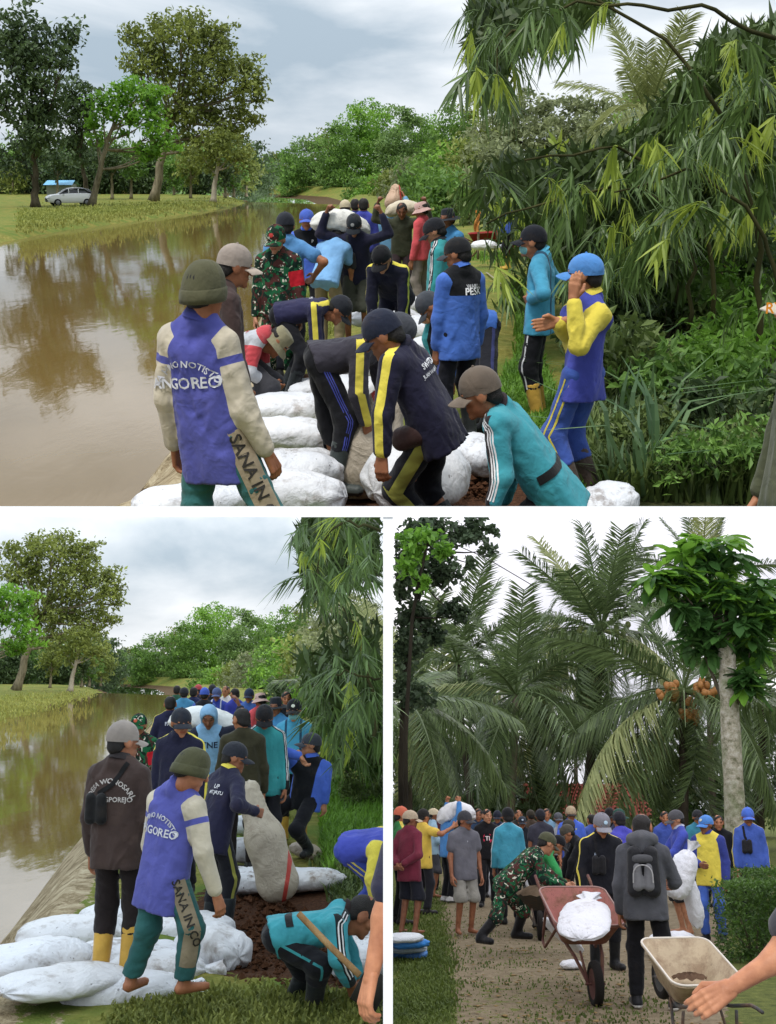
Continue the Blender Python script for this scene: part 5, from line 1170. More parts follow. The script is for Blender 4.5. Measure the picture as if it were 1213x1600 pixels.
# ------------------------------------------------------------------ wheelbarrow
def wheelbarrow(S, label, px, py, yaw, trayc, framec, sc=1.0, z=0.0, tilt=0.0, depth=.26, rimc=None, d=None, rust=.55):
    """wheel towards +y, handles towards -y"""
    p = S.G(px, py, z) if d is None else S.P(px, py, d); e = empty('wheelbarrow', xf(S, p, math.radians(yaw), sc, math.radians(tilt)), label=label, cat='wheelbarrow', group='wheelbarrows')
    tm = worn(trayc, rust); fm_ = worn(framec, .7); R = []
    def ring(hx, y0, y1, zz0, zz1, r=.09, n=6):
        o = []
        for cx, cy, a0 in ((hx - r, y1 - r, 0), (-hx + r, y1 - r, 90), (-hx + r, y0 + r, 180), (hx - r, y0 + r, 270)):
            for k in range(n): a = math.radians(a0 + 90 * k / (n - 1)); x = cx + r * math.cos(a); y = cy + r * math.sin(a); o.append((x, y, zz0 + (zz1 - zz0) * (y - y0) / (y1 - y0)))
        o.append(o[0]); return o
    rows = [ring(.20, -.22, .25, .34, .36, .08), ring(.22, -.25, .30, .35, .37, .09), ring(.31, -.40, .46, .34 + depth, .40 + depth, .11), ring(.325, -.415, .475, .345 + depth, .405 + depth, .11), ring(.33, -.42, .48, .325 + depth, .385 + depth, .11)]
    bot = [[(0.0, .02, .35)] * len(rows[0])]; tr_ = MB().grid(np.array(bot + rows)).build('tray', tm, e)
    if rimc: MB().tube(np.array(rows[3]), .010, 6, False).build('rim', plain(rimc, .5, .4), tr_)
    for s_ in (-1, 1):
        MB().tube(chain([(.06 * s_, .68, .20), (.13 * s_, .40, .31), (.22 * s_, -.25, .33), (.27 * s_, -.62, .50), (.27 * s_, -.80, .52)], 16), .016, 7).build('handle', fm_, e)
        MB().tube(chain([(.21 * s_, -.05, .33), (.25 * s_, -.30, .02), (.25 * s_, -.42, .02), (.235 * s_, -.40, .36)], 14), .014, 6).build('leg', fm_, e)
        MB().tube(chain([(.06 * s_, .66, .20), (.10 * s_, .47, .58 if False else .40)], 5), .012, 6).build('brace', fm_, e)
    a = np.linspace(0, 2 * np.pi, 25); w = MB(); pr = [(.13, -.03), (.16, -.042), (.19, -.03), (.20, 0), (.19, .03), (.16, .042), (.13, .03)]
    P = np.array([[(y_, .68 + r * math.sin(t), .20 + r * math.cos(t)) for r, y_ in pr] for t in a]); wl = w.grid(P).build('wheel', plain('#1d1a18', .85, .2, .3, .4, 12), e)
    m = MB(); m.grid(np.array([[(y_, .68 + r * math.sin(t), .20 + r * math.cos(t)) for r, y_ in ((.135, -.03), (.05, -.012), (.02, -.035), (.02, .035), (.05, .012), (.135, .03))] for t in a])); m.tube([(-.09, .68, .20), (.09, .68, .20)], .012, 8); m.build('rim', fm_, wl)
    return e
wheelbarrow(P1, 'far red wheelbarrow with a white sack on the track', 757, 402, -100, '#8a1f24', '#5a2a26', 1.0)
sack(P1, 'white sack lying in the far red wheelbarrow', 757, 384, .5, .85, .9, .9, -20, 0, 0, 1, '#dcdce0', .2, group='carried sacks')
wheelbarrow(P2, 'red wheelbarrow behind the hooded carrier', 350, 1165, 20, '#a51f28', '#6a2a26', 1.0)
wheelbarrow(P1, 'grey wheelbarrow behind the bending black capped man', 660, 462, 20, '#66645c', '#55504a', .8)
# ------------------------------------------------------------------ white car and hut across the river
def car(S, px, d, yaw):
    p = S.P(px, 316, d); p[2] = ZL; e = empty('car', xf(S, p, math.radians(yaw), 1.0), label='white car parked on the far bank beneath the trees', cat='car')
    wp = plain('#fafafa', .3, .5, .01, 0.0); gl = plain('#15181c', .08, .6, .1, 0.0); bk = plain('#121212', .6, .3)
    st = [(-2.15, .45, .80, .70), (-2.05, .34, 1.10, .84), (-1.5, .28, 1.16, .88), (-.9, .28, 1.17, .89), (.2, .28, 1.15, .89), (1.0, .28, 1.10, .88), (1.7, .30, 1.02, .84), (2.1, .36, .88, .74), (2.2, .42, .62, .66)]
    P = np.array([[(w * .86, x, b), (w, x, b + .12), (w * 1.0, x, (b + t) / 2), (w * .97, x, t - .06), (w * .8, x, t), (0, x, t + .02), (-w * .8, x, t), (-w * .97, x, t - .06), (-w, x, (b + t) / 2), (-w, x, b + .12), (-w * .86, x, b)] for x, b, t, w in st]); m = MB().grid(P); m.grid(np.stack([P[0], np.repeat(P[0][5:6], 11, 0)])); m.grid(np.stack([np.repeat(P[-1][5:6], 11, 0), P[-1]])); bd = m.build('body', wp, e)
    ro = [(-2.0, 1.1, .78, .0), (-1.8, 1.1, .76, .34), (-1.2, 1.12, .70, .46), (-.3, 1.13, .68, .50), (.35, 1.1, .70, .45), (1.15, 1.05, .78, .0)]
    Q = np.array([[(w, x, z), (w * .86, x, z + h), (0, x, z + h + .03 * (h > .1)), (-w * .86, x, z + h), (-w, x, z)] for x, z, w, h in ro]); MB().grid(Q).build('cabin_glass', gl, e)
    R = np.array([[(w * .80, x, z + h + .012), (0, x, z + h + .05), (-w * .80, x, z + h + .012)] for x, z, w, h in ro[1:5]]); MB().grid(R).build('roof', wp, e)
    for s_ in (-1, 1):
        for x in (.28, -.62): MB().tube([(.83 * s_, x + (.0), 1.0), (.60 * s_, x - .05, 1.54)], .04, 6).build('pillar', wp, e)
        for y in (1.35, -1.35):
            wh = MB().tube([(.72 * s_, y, .33), (.91 * s_, y, .33)], .33, 18).build('wheel', bk, e); MB().tube([(.90 * s_, y, .33), (.925 * s_, y, .33)], .21, 12).build('rim', plain('#8a8c90', .4, .5), wh)
        MB().box((.58 * s_, 2.12, .72), (.34, .14, .13)).build('headlight', plain('#c9d2da', .1, .6), e, smooth=False); MB().box((.86 * s_, .75, 1.05), (.18, .10, .12)).build('mirror', wp, e)
    MB().box((0, 2.19, .60), (.9, .08, .20)).build('grille', bk, e, smooth=False); MB().box((0, 2.235, .46), (.46, .02, .12)).build('number_plate', plain('#1c1c1e'), e, smooth=False)
car(P1, 110, 112, 118)
e = empty('hut', xf(P1, (lambda p: (p[0], p[1], ZL - .9))(P1.P(97, 300, 165))), label='small hut with a light blue roof behind the white car', cat='hut')
MB().box((0, 0, 1.2), (3.4, 3, 2.4)).build('wall', plain('#8a8f86'), e, smooth=False); m = MB(); m.add([(-2.0, -2, 2.3), (2.0, -2, 2.3), (1.9, 0, 2.9), (-1.9, 0, 2.9), (2.0, 2, 2.3), (-2.0, 2, 2.3)], [[0, 1, 2, 3], [3, 2, 4, 5]]); m.build('roof', plain('#6fb0d8', .5), e, smooth=False)
MB().tube(chain([P1.P(747, 405, 27), P1.P(748, 365, 27), P1.P(747, 325, 27)], 6), .03, 6).build('pole', barkmat('#6a6250', '#a09880'), mw=P1.M, label='wooden pole with an orange cloth beside the far wheelbarrow', cat='pole')
o = bpy.data.objects['pole']; MB().grid(np.array([[P1.P(742 + 8 * j / 4 + 2 * math.sin(i), 328 + 34 * i / 6, 26.95 + .06 * math.sin(j * 2 + i)) for j in range(5)] for i in range(7)])).build('cloth', cloth('#d98a1e'), o)
# concrete edging and a pale strip of path by the weeds
MB().grid(np.array([[P1.G(x + w, y, .03) for w in (-1.5, 1.5)] for x, y in [(760, 425), (780, 440), (800, 455), (815, 470)]])).build('path', plain('#8a8370', .9), mw=P1.M, kind='structure', label='narrow pale concrete path through the weeds', cat='path')
MB().grid(np.array([[P2.G(x + w, y, .03) for w in (-2, 2)] for x, y in [(505, 1190), (525, 1202), (545, 1216), (560, 1228)]])).build('path', plain('#8a8370', .9), mw=P2.M, kind='structure', label='narrow pale concrete path through the weeds, lower left picture', cat='path')
# hoe in the pit
MB().tube(chain([P2.P(467, 1428, 7.0), P2.P(515, 1478, 6.9), P2.P(562, 1524, 6.8)], 8), .019, 10).build('hoe', barkmat('#8a6a48', '#b5946a', 9.0), mw=P2.M, label='wooden hoe handle slanting across the digging teal man', cat='hoe')
hp = P2.P(566, 1530, 6.8); MB().box(hp + np.array([.05, .02, -.06]), (.16, .02, .2), Matrix.Rotation(.5, 4, 'Y')).build('blade', plain('#3a3733', .6, .4, metal=.6), bpy.data.objects['hoe'])

def clods(S, label, poly, n, size, mat, seed, flat=1.0, z=0.0, zj=.02, nm='soil_clods'):
    """loose crumbs, too many to count"""
    rg = np.random.default_rng(seed); pl = np.array(poly, float); C = []
    while len(C) < n:
        q = rg.uniform(pl.min(0), pl.max(0)); ins = False; j = len(pl) - 1
        for i in range(len(pl)):
            if (pl[i, 1] > q[1]) != (pl[j, 1] > q[1]) and q[0] < (pl[j, 0] - pl[i, 0]) * (q[1] - pl[i, 1]) / (pl[j, 1] - pl[i, 1]) + pl[i, 0]: ins = not ins
            j = i
        if ins: C.append(S.G(q[0], q[1], z))
    C = np.array(C); C[:, 2] += rg.uniform(-zj, zj * .5, n); sz = size * rg.lognormal(0, .45, (n, 1)); o = np.array([[1, 0, 0], [-1, 0, 0], [0, 1, 0], [0, -1, 0], [0, 0, 1], [0, 0, -1]], float); f = np.array([[0, 2, 4], [2, 1, 4], [1, 3, 4], [3, 0, 4], [2, 0, 5], [1, 2, 5], [3, 1, 5], [0, 3, 5]])
    V = C[:, None] + o[None] * sz[:, None] * rg.uniform(.6, 1.3, (n, 6, 1)) * np.array([1, 1, flat]); T = (np.arange(n)[:, None, None] * 6 + f[None]).reshape(-1, 3); ob(nm, mesh(nm, V.reshape(-1, 3), [T], flat < .5), mat, mw=S.M, kind='stuff', label=label, cat='soil')
SOIL = plain('#4a3020', .95, .1, .5, .6, 20)
clods(P2, 'crumbled brown soil in the pit of the lower left picture', [(345, 1395), (400, 1380), (470, 1420), (540, 1440), (585, 1500), (540, 1545), (380, 1542), (350, 1480)], 1500, .016, SOIL, 3, z=-.04, zj=.05)
clods(P1, 'crumbled brown soil between the sacks, upper picture', [(505, 715), (560, 735), (740, 730), (770, 768), (520, 770), (490, 745)], 700, .016, SOIL, 4, z=.05, zj=.05)
# ------------------------------------------------------------------ people in the upper picture
NAVY, BLK = '#1a1b34', '#14151b'
def arm_lines(c, part, offs=(-.012, 0, .012), w=.006, sides='LR', col='#e8e8ea', dirv=None):
    J = c.J
    for sd, sg in (('L', -1), ('R', 1)):
        if sd not in sides: continue
        n = unit(sg * c.tr * .5 + c.fz * .6 + c.tf * .5) if dirv is None else unit(sg * c.tr * dirv[0] + c.tf * dirv[1] + c.fz * dirv[2])
        for o in offs:
            p = chain([J['neck'] + sg * c.tr * .07 * c.k, J['sh' + sd], J['el' + sd], J['wr' + sd] - unit(J['wr' + sd] - J['el' + sd]) * .05], 20); t = np.gradient(p, axis=0); b = np.cross(t, n); b /= np.linalg.norm(b, axis=1)[:, None]
            ribbon(c, part, p + b * o, n, w, col, nm='stripe', off=.005)
def leg_lines(c, part, offs, w, col, sides='LR', f=.0):
    J = c.J
    for sd, sg in (('L', -1), ('R', 1)):
        if sd not in sides: continue
        n = unit(sg * c.tr + c.fy * f)
        for o in offs:
            p = chain([J['hip' + sd] - c.fz * .02, J['kn' + sd], J['an' + sd] - unit(J['an' + sd] - J['kn' + sd]) * .22], 16); t = np.gradient(p, axis=0); b = np.cross(t, n); b /= np.linalg.norm(b, axis=1)[:, None]
            ribbon(c, part, p + b * o, n, w, col, g=c.pants, nm='stripe', off=.005, parent='trousers')
def face_mask(c, part, col='#7fc4c4'):
    hf = c.J['hf']; up = unit(c.fz - hf * (c.fz @ hf)); r = np.cross(hf, up); R = np.stack([r, hf, up], 1)
    g = Grid([ell((0, .045, -.055), (.060, .062, .052))], .009, .01, .01); V, Q = g.net(); part('face_mask', V @ R.T * c.k + c.J['head'], Q, cloth(col))
def fg1(c, part):
    J = c.J; n = unit(c.tr * .8 - c.fy * .6); p = chain([J['hipR'] + c.fz * .02, J['hipR'] * .1 + J['knR'] * .9], 12); ribbon(c, part, p, n, .11, '#9a8a70', g=c.pants, nm='patch', off=.006, parent='trousers')
    V, T = TX['SANA IN CO']; V2 = V[:, :2] * .085; ax = unit(J['knR'] - J['hipR']); ay = -np.cross(n, ax); ay = np.cross(n, ax); o = J['hipR'] + ax * .24 - ay * .03
    P = c.pants.project(o + V2[:, :1] * ax + V2[:, 1:] * ay + n * .2, n, .5, .012); part('print', P, T, plain('#2a2622', .8), parent=c.parts.get('trousers'))
person(P1, 'man from behind in olive knit cap, indigo shirt with cream sleeves, upper picture', 345, 340, yaw=-28, shirt=('#4146a0', '#c3b8a2'), style='raglan', hem=.24, pants=('#28696a',), hat=('beanie', '#55543a'), tone='#7d4f38',
       ov={'head': (322, 452), 'neck': (312, 500), 'pelvis': (335, 675), 'shR': (352, 535, -.03), 'shL': (268, 530, .02), 'elR': (382, 640, -.08), 'wrR': (418, 708, -.05), 'knR': (425, 815, -.10), 'anR': (445, 950), 'anL': (300, 960)}, hands=('relax', 'relax'),
       prints=[('SA HINO NOTISTO', 'back', -.02, -.10, .042, '#c2c2ca', .17), ('ANGOREO', 'back', -.03, -.20, .072, '#cfcfd6')], extra=fg1, shoe=('none',), collar='#3d429a')
person(P1, 'man in beige cap and brown shirt in profile behind the beanie man, upper picture', 362, 245, yaw=-70, shirt=('#463634',), pants=('#2a2220',), hat=('cap', '#9a8d82', '#b8a898'), look=(0, 12), ov={'head': (370, 415)}, tone='#6e4632', arms=('down', 'down'))
person(P1, 'soldier in green camouflage and cap with red armband, upper picture', 440, 164, yaw=172, H=1.63, shirt='camo', pants='camo', style='armband', hat=('cap', 'camo', 'camo', '#b03028'), look=(-10, 18), arms=('down', 'down'), shoe=('boot', '#17171a'), tone='#8a5f48', build=1.0)
person(P1, 'man from behind in light blue short sleeves with arm held out', 452, 150, yaw=12, H=1.70, shirt=('#3f86c2',), sleeve='short', pants=('#1a1c26',), hat=('cap', '#20242e'), arms=('down', ('to', (492, 430, .1))), tone='#7a4c34')
person(P1, 'man facing us in blue cap and black yoked blue polo', 483, 123, yaw=176, shirt=('#1c58c8', '#12151a'), style='yoke', sleeve='short', pants=(BLK,), hat=('cap', '#1f4fb8'), tone='#7c5038', look=(5, 4), collar='#1c58c8', prints=[('P', 'chest', .08, -.06, .05, '#dddddd')])
person(P1, 'stooping man in sky blue shirt and khaki trousers behind the sack carrier', 518, 128, yaw=-20, lean=38, shirt=('#6aa6da',), sleeve='short', pants=('#8d7d5a',), arms=('low', 'low'), look=(0, 60))
person(P1, 'navy shirted carrier in dark cap bent under a white sack', 558, 126, yaw=172, lean=16, shirt=(NAVY,), pants=('#3f4238',), leg='short', shoe=('none',), hat=('cap', '#20262e', '#20262e', '#9a9a9a'), look=(0, 35), arms=(((.8, .25, .25), (-.35, .1, .95)), ((.8, .25, .25), (-.35, .1, .95))), hands=('grip', 'grip'), bag=('sling_front', '#2a2b30'), tone='#6b432f')
person(P1, 'far man from behind in cream cap and pale blue shirt', 541, 92, yaw=5, shirt=('#88b2cc',), hat=('cap', '#c2b494'), pants=(BLK,))
person(P1, 'far man from behind with black hair between two blue shirts', 556, 86, yaw=0, shirt=('#23307c',), pants=(BLK,))
person(P1, 'far man from behind in royal blue long sleeved shirt', 569, 92, yaw=-4, shirt=('#2432a6',), pants=(BLK,), H=1.70, prints=[('PKP', 'back', 0, -.1, .07, '#b8bcd0')])
person(P1, 'far carrier in olive shirt with a sack across his neck', 628, 95, yaw=178, lean=10, shirt=('#393d2c',), pants=('#33262a',), arms=(((.9, .1, .2), (-.2, .2, .95)), ((.9, .1, .2), (-.2, .2, .95))), look=(0, 25), tone='#5c3a2a', hands=('grip', 'grip'))
person(P1, 'far man in pale blue shirt half hidden behind the olive carrier', 612, 90, yaw=170, shirt=('#5d9cc4',), pants=(BLK,), arms=('carry', 'down'))
person(P1, 'man in bright red shirt and pink brimmed hat with grey trousers', 660, 100, yaw=60, H=1.68, shirt=('#cf2f3b',), pants=('#857a70',), hat=('bucket', '#c49c94'), look=(10, 15), tone='#6b432f', shoe=('none',))
person(P1, 'man in teal tracksuit with striped sleeves and black cap looking down', 684, 156, yaw=80, H=1.68, shirt=('#1d989c', '#16181c'), style='stripe3', pants=('#1f8a90', '#16181c'), pstripe=(.05,), hat=('cap', '#191b22'), look=(0, 28), arms=('down', 'down'), tone='#8a6048', collar='#20252c', extra=lambda c, p: arm_lines(c, p, (-.011, .011), .010))
person(P1, 'man in black brimmed hat and blue shirt behind the teal tracksuit', 699, 120, yaw=140, shirt=('#2488c4',), pants=(BLK,), hat=('hat', '#1b2028'), tone='#6b432f')
person(P1, 'man in black cap and blue shirt with black back yoke and white lettering', 716, 200, yaw=30, H=1.62, build=.95, shirt=('#1c5fc0', '#15171c'), style='yoke', hem=.22, pants=('#13151f', '#2a3a80'), pstripe=(.03,), hat=('cap', '#191a1e', '#3a3d44'), look=(35, 14), arms=(((.12, .1, -1), (.0, .12, -1)), 'down'), collar='#1c5fc0', tone='#6e4632',
       prints=[('PESK', 'back', .05, -.10, .075, '#e8e8ea'), ('WARU', 'back', .05, -.05, .04, '#d0d0d4')], shoe=('boot', '#2b2f2f'))
person(P1, 'crouching man in black cap, navy shirt with yellow shoulders, facing us', 612, 152, yaw=165, lean=52, shirt=('#16182e', '#e2d11c'), style='stripe', pants=('#15172a',), hat=('cap', '#17181d'), look=(-15, 40), arms=('hang', 'hang'), shoe=('boot', '#26292b'), tone='#8a6048', collar='#16182e')
person(P1, 'man doubled over at the left in navy shirt with yellow sleeve stripe and cap', 436, 168, yaw=-95, lean=80, shirt=('#26264a', '#e2d11c'), style='stripe', pants=('#17181f',), hat=('cap', '#23262e'), look=(0, 50), arms=('hang', 'hang'), ov={'pelvis': (437, 492), 'neck': (508, 478), 'head': (530, 485)}, shoe=('boot', '#22282c'), feet=((-.1, .05), (.12, .15)), tone='#6e4632', prints=[('SWPTD-01', 'back', .0, -.03, .035, '#c8c8d0')])
person(P1, 'stooping man in white shirt with red sleeves and olive bucket hat', 372, 182, yaw=-95, lean=72, shirt=('#b9bcc4', '#c01f30'), style='upsleeve', pants=('#3a3a40',), hat=('bucket', '#8a8466'), look=(0, 55), ov={'pelvis': (368, 552), 'neck': (418, 520), 'head': (434, 535)}, arms=('hang', ('to', (425, 600, -.1))), tone='#6e4632', prints=[('98', 'back', -.02, -.16, .13, '#3a4a60'), ('GG', 'back', .08, -.05, .05, '#b8383c')])
def s20(c, part): leg_lines(c, part, (-.014, 0, .014), .007, '#2c3aa0', 'LR', .3)
person(P1, 'stooping man in faded purple shirt, black trousers and black rubber boots', 515, 244, yaw=-78, lean=72, shirt=('#37343f', '#d8c61e'), style='stripe', pants=(BLK,), hat=('cap', '#41444c'), look=(0, 40), ov={'pelvis': (497, 560, .05), 'neck': (600, 520, .1), 'head': (628, 520, .2), 'anL': (535, 770, .15), 'anR': (522, 752, -.1), 'shR': (562, 545, -.12), 'elR': (560, 615, -.15), 'wrR': (573, 662, -.1), 'shL': (585, 545, .2), 'elL': (600, 610, .25), 'wrL': (600, 650, .1), 'fdL': (1, -.2, 0), 'fdR': (1, -.35, 0)},
       shoe=('boot', '#3c4443'), extra=s20, hem=.16, prints=[('ST', 'back', .02, -.02, .05, '#b8b8c0')], tone='#6b432f')
def s21(c, part): pass
person(P1, 'man in navy cap, navy shirt with yellow sleeve stripe and brown waist bag', 690, 288, yaw=62, lean=25, shirt=('#1d1c36', '#e6d41c'), style='stripe', pants=('#13151f', '#9a9a34'), pstripe=(.075, -.3), hat=('cap', '#1b2236'), look=(20, 30), ov={'head': (592, 520, -.05), 'neck': (628, 545), 'pelvis': (682, 665), 'shL': (612, 568, -.16), 'shR': (655, 560, .14), 'elL': (598, 650, -.22), 'wrL': (597, 712, -.25), 'elR': (650, 650, .2), 'wrR': (645, 720, .1), 'anL': (690, 850), 'anR': (720, 850, .1)},
       prints=[('SWPTD-01', 'back', .05, -.07, .046, '#dcdce0', None, 0), ('JUAN WAHI NOLIDI', 'back', .05, -.115, .030, '#dcdce0')], bag=('waist', '#3a2422'), shoe=('boot', '#26292b'), collar='#15162a', tone='#6e4632', hem=.15)
def s22(c, part):
    arm_lines(c, part, (-.015, 0, .015), .0085, 'L', dirv=(.9, .25, .25)); J = c.J
    ribbon(c, part, chain([J['pelvis'] + c.tu * .12 - c.tr * .16, J['pelvis'] + c.tu * .10 - c.tf * .1, J['pelvis'] + c.tu * .12 + c.tr * .14], 14), -c.tf * .8 - c.tr * .5, .05, '#1a1a1c', nm='belt')
person(P1, 'crouching man in brown cap and teal shirt with white striped sleeve, upper picture', 850, 300, yaw=60, lean=45, shirt=('#1c93a2', '#2a2428'), style='stripe3', pants=(BLK,), hat=('cap', '#63574c', '#7a6c5e'), look=(25, 20), ov={'head': (732, 602, -.1), 'neck': (775, 635), 'pelvis': (862, 760), 'shL': (775, 665, -.2), 'shR': (800, 648, .15), 'elL': (785, 745, -.28), 'wrL': (770, 792, -.3), 'anL': (860, 900), 'anR': (900, 900, .1), 'knL': (790, 850), 'knR': (830, 860)}, collar='#33282c', extra=s22, tone='#7c5038', hem=.2)
person(P1, 'man in black cap and face mask, sky blue shirt and yellow boots, upper picture', 838, 183, yaw=72, H=1.68, shirt=('#2a9cc2', '#1c4a66'), style='vstripe', pants=(BLK,), hat=('cap', '#171a24'), look=(5, 2), arms=('hip', 'hip'), shoe=('boot', '#c99a12', '#6a4a14'), collar='#2a9cc2', tone='#7c5038', ov={'head': (832, 378)}, extra=lambda c, p: (face_mask(c, p), leg_lines(c, p, (0,), .016, '#d8d8dc', 'L', .6)), hem=.16)
def s24(c, part): leg_lines(c, part, (-.022, .022), .012, '#d6c41c', 'LR')
person(P1, 'man in bright blue cap and blue shirt with yellow sleeves holding his ear', 908, 249, yaw=48, shirt=('#2a38a6', '#dcc81c'), style='sleeves', pants=('#1b48a4',), hat=('cap', '#2a80cc'), look=(20, 2), ov={'head': (908, 412), 'neck': (922, 462), 'pelvis': (912, 585), 'shL': (935, 492, -.12), 'elL': (905, 540, -.25), 'wrL': (896, 468, -.2), 'shR': (900, 485, .15), 'elR': (895, 535, .05), 'wrR': (872, 503, -.1)}, hvec=((.05, 0, 1), (-1, -.1, -.15)), hands=('open', 'open'), shoe=('boot', '#4a3b32'), extra=s24, collar='#dcc81c', tone='#8a5c42', hem=.17)
person(P1, 'man bent double in grey cap, blue shirt and black trousers', 752, 190, yaw=88, lean=85, shirt=('#1f6cd0',), pants=('#1b1c24', '#2a3060'), pstripe=(.03,), hat=('cap', '#3f444c'), look=(0, 55), ov={'pelvis': (762, 505, .6), 'neck': (690, 488, .5), 'head': (664, 476, .4)}, arms=('hang', 'hang'), tone='#7c5038')
def brim_text(c, part):
    V, T = TX['RYA']; hf = c.J['hf']; up = unit(c.fz - hf * (c.fz @ hf)); r = np.cross(hf, up); o = c.J['head'] - r * .085 * c.k + hf * .15 * c.k - up * .006 * c.k
    for i in range(3): pass
    part('print', o - V[:, :1] * .05 * hf + V[:, 1:2] * .05 * up, T, plain('#e08a1e', .8), parent=c.parts.get('cap'))
person(P1, 'person cut by the right edge in olive clothes and cap with orange letters', 1262, 470, yaw=95, H=1.6, d=3.9, shirt=('#54583f', '#20283c'), pants=('#6a6a58',), hat=('cap', '#4a2e2c', '#b9ae9c'), look=(0, 0), ov={'head': (1256, 446), 'neck': (1284, 536), 'pelvis': (1262, 690)}, tone='#7c5038', hem=.3, extra=brim_text)
person(P1, 'far man in yellow shirt on the clearing under the bamboo', 1103, 42, yaw=160, z=-1.72, shirt=('#d8c81c',), sleeve='short', pants=('#1d3a28',), hat=('cap', '#3a3a3c'))
person(P1, 'far man in dark shirt and blue shorts beside the yellow shirt', 1119, 40, yaw=175, z=-1.72, shirt=('#3a3230',), pants=('#3f6aa0',), leg='short', shoe=('none',))
person(P1, 'far man in blue and yellow boots pushing the red wheelbarrow', 793, 69, yaw=80, shirt=('#1f4fc0',), pants=(BLK,), shoe=('boot', '#d0a412'), arms=('low', 'low'))
palm('small yellow green palm showing in the gap above the bamboo', 1010, 300, 1012, 178, 26, 2.2, 15, 77, PBK, .07, 0, True, [(965, 95, 1.0, 0, True), (1010, 60, 1.0, 4, True), (1070, 90, 1.0, 0, True)], .8, S=P1)
# ------------------------------------------------------------------ people in the lower left picture
person(P2, 'man from behind in grey cap and brown shirt with shoulder bag and yellow boots', 178, 226, yaw=-14, H=1.70, shirt=('#42332f',), pants=('#231b1b',), hat=('cap', '#8b8179'), look=(-35, 4), arms=('down', 'down'), shoe=('boot', '#c8990f', '#4a3312'), bag=('sling_back', '#131315'), feet=((-.08, .0), (.10, .02)), collar='#2c2627', tone='#7a4c36', hem=.2,
       prints=[('DESA WONOSARI', 'back', -.02, -.05, .046, '#b8b2ae', .16), ('KANGPOREJO', 'back', .0, -.17, .045, '#b8b2ae')], hands=('relax', 'relax'))
def fg2(c, part):
    J = c.J; n = unit(c.tr * .8 - c.fy * .6); p = chain([J['hipR'] + c.fz * .02, J['knR'], J['anR'] * .7 + J['knR'] * .3], 14); ribbon(c, part, p, n, .10, '#8c7e66', g=c.pants, nm='patch', off=.006, parent='trousers')
    V, T = TX['SANA IN CO']; V2 = V[:, :2] * .075; ax = unit(J['knR'] - J['hipR']); ay = np.cross(n, ax); o = J['hipR'] + ax * .22 - ay * .025
    P = c.pants.project(o + V2[:, :1] * ax + V2[:, 1:] * ay + n * .2, n, .5, .012); part('print', P, T, plain('#2a2622', .8), parent=c.parts.get('trousers'))
person(P2, 'man from behind in olive knit cap, indigo shirt with cream sleeves, lower left picture', 250, 246, yaw=-38, shirt=('#454aa4', '#c3b8a2'), style='raglan', hem=.24, pants=('#225c5c',), hat=('beanie', '#4f4f34'), look=(-20, 25), tone='#7d4f38', shoe=('none',),
       ov={'head': (311, 1190, -.05), 'neck': (282, 1228), 'pelvis': (258, 1362), 'shR': (305, 1262, -.08), 'shL': (245, 1250, .1), 'elR': (318, 1330, -.12), 'wrR': (338, 1398, -.1), 'anL': (205, 1528), 'anR': (288, 1532, -.1), 'knL': (232, 1452), 'knR': (300, 1450, -.1)}, collar='#3d429a',
       prints=[('SA HINO NOTISTO', 'back', -.02, -.09, .042, '#c2c2ca', .17), ('ANGOREO', 'back', -.02, -.19, .068, '#cfcfd6')], extra=fg2)
person(P2, 'soldier in camouflage with red armband, lower left picture', 213, 140, yaw=180, H=1.56, shirt='camo', pants='camo', style='armband', hat=('cap', 'camo', 'camo', '#b84a28'), look=(-10, 10), tone='#7c5038', shoe=('boot', '#17171a'))
person(P2, 'man facing us in dark cap and navy shirt with yellow shoulder stripes', 276, 166, yaw=168, H=1.70, shirt=('#191a34', '#e4d21c'), style='stripe', pants=(BLK,), hat=('cap', '#1e2430'), look=(35, 14), tone='#7c5038', collar='#191a34', build=1.08)
person(P2, 'man from behind in navy with yellow piping walking along the water', 262, 108, yaw=8, shirt=('#1c1e3e', '#d8c81c'), style='stripe', pants=(BLK,), arms=('out', 'down'), prints=[('FAC', 'back', 0, -.08, .07, '#c8c8d4')])
person(P2, 'hooded carrier in pale blue shirt with dark sleeves under a white sack', 324, 132, yaw=184, lean=16, shirt=('#78aad0', '#1f2336'), style='sleeves', pants=(BLK,), hat=('hood', '#78aad0'), look=(0, 32), hair=False, arms=(((.8, .2, .2), (-.3, .1, .95)), 'down'), prints=[('JTNE', 'chest', 0, -.14, .10, '#2a3040')], tone='#5f3d2c')
for i, (lb, px, s_, yw, shc, ht, st_) in enumerate([('far man from behind in teal blue shirt, leftmost of the far row', 285, 78, 5, ('#2f86b0',), ('cap', '#2a2c34'), 'plain'), ('far man from behind in navy shirt next to the teal blue one', 300, 76, -5, ('#20264e',), None, 'plain'), ('far man in red cap and dark shirt in the far row', 308, 68, 20, ('#2c2f48',), ('cap', '#b02c34'), 'plain'),
    ('far man from behind in bright blue cap and dark backed shirt', 317, 82, 0, ('#1f4fae', '#23262e'), ('cap', '#1f4fc0'), 'yoke'), ('far man facing us in blue shirt with white side stripes', 337, 80, 178, ('#1f3fb0', '#d4d8e0'), ('cap', '#4a5a8a'), 'vstripe'), ('far man in white shirt right of the blue striped one', 352, 72, 160, ('#d6cfd0',), None, 'plain'), ('far man from behind in royal blue beside the white shirt', 366, 80, 40, ('#2130a8',), None, 'plain')]):
    person(P2, lb, px, s_, yaw=yw, shirt=shc, style=st_, hat=ht, pants=(BLK,), sleeve='short' if i in (4,) else 'long')
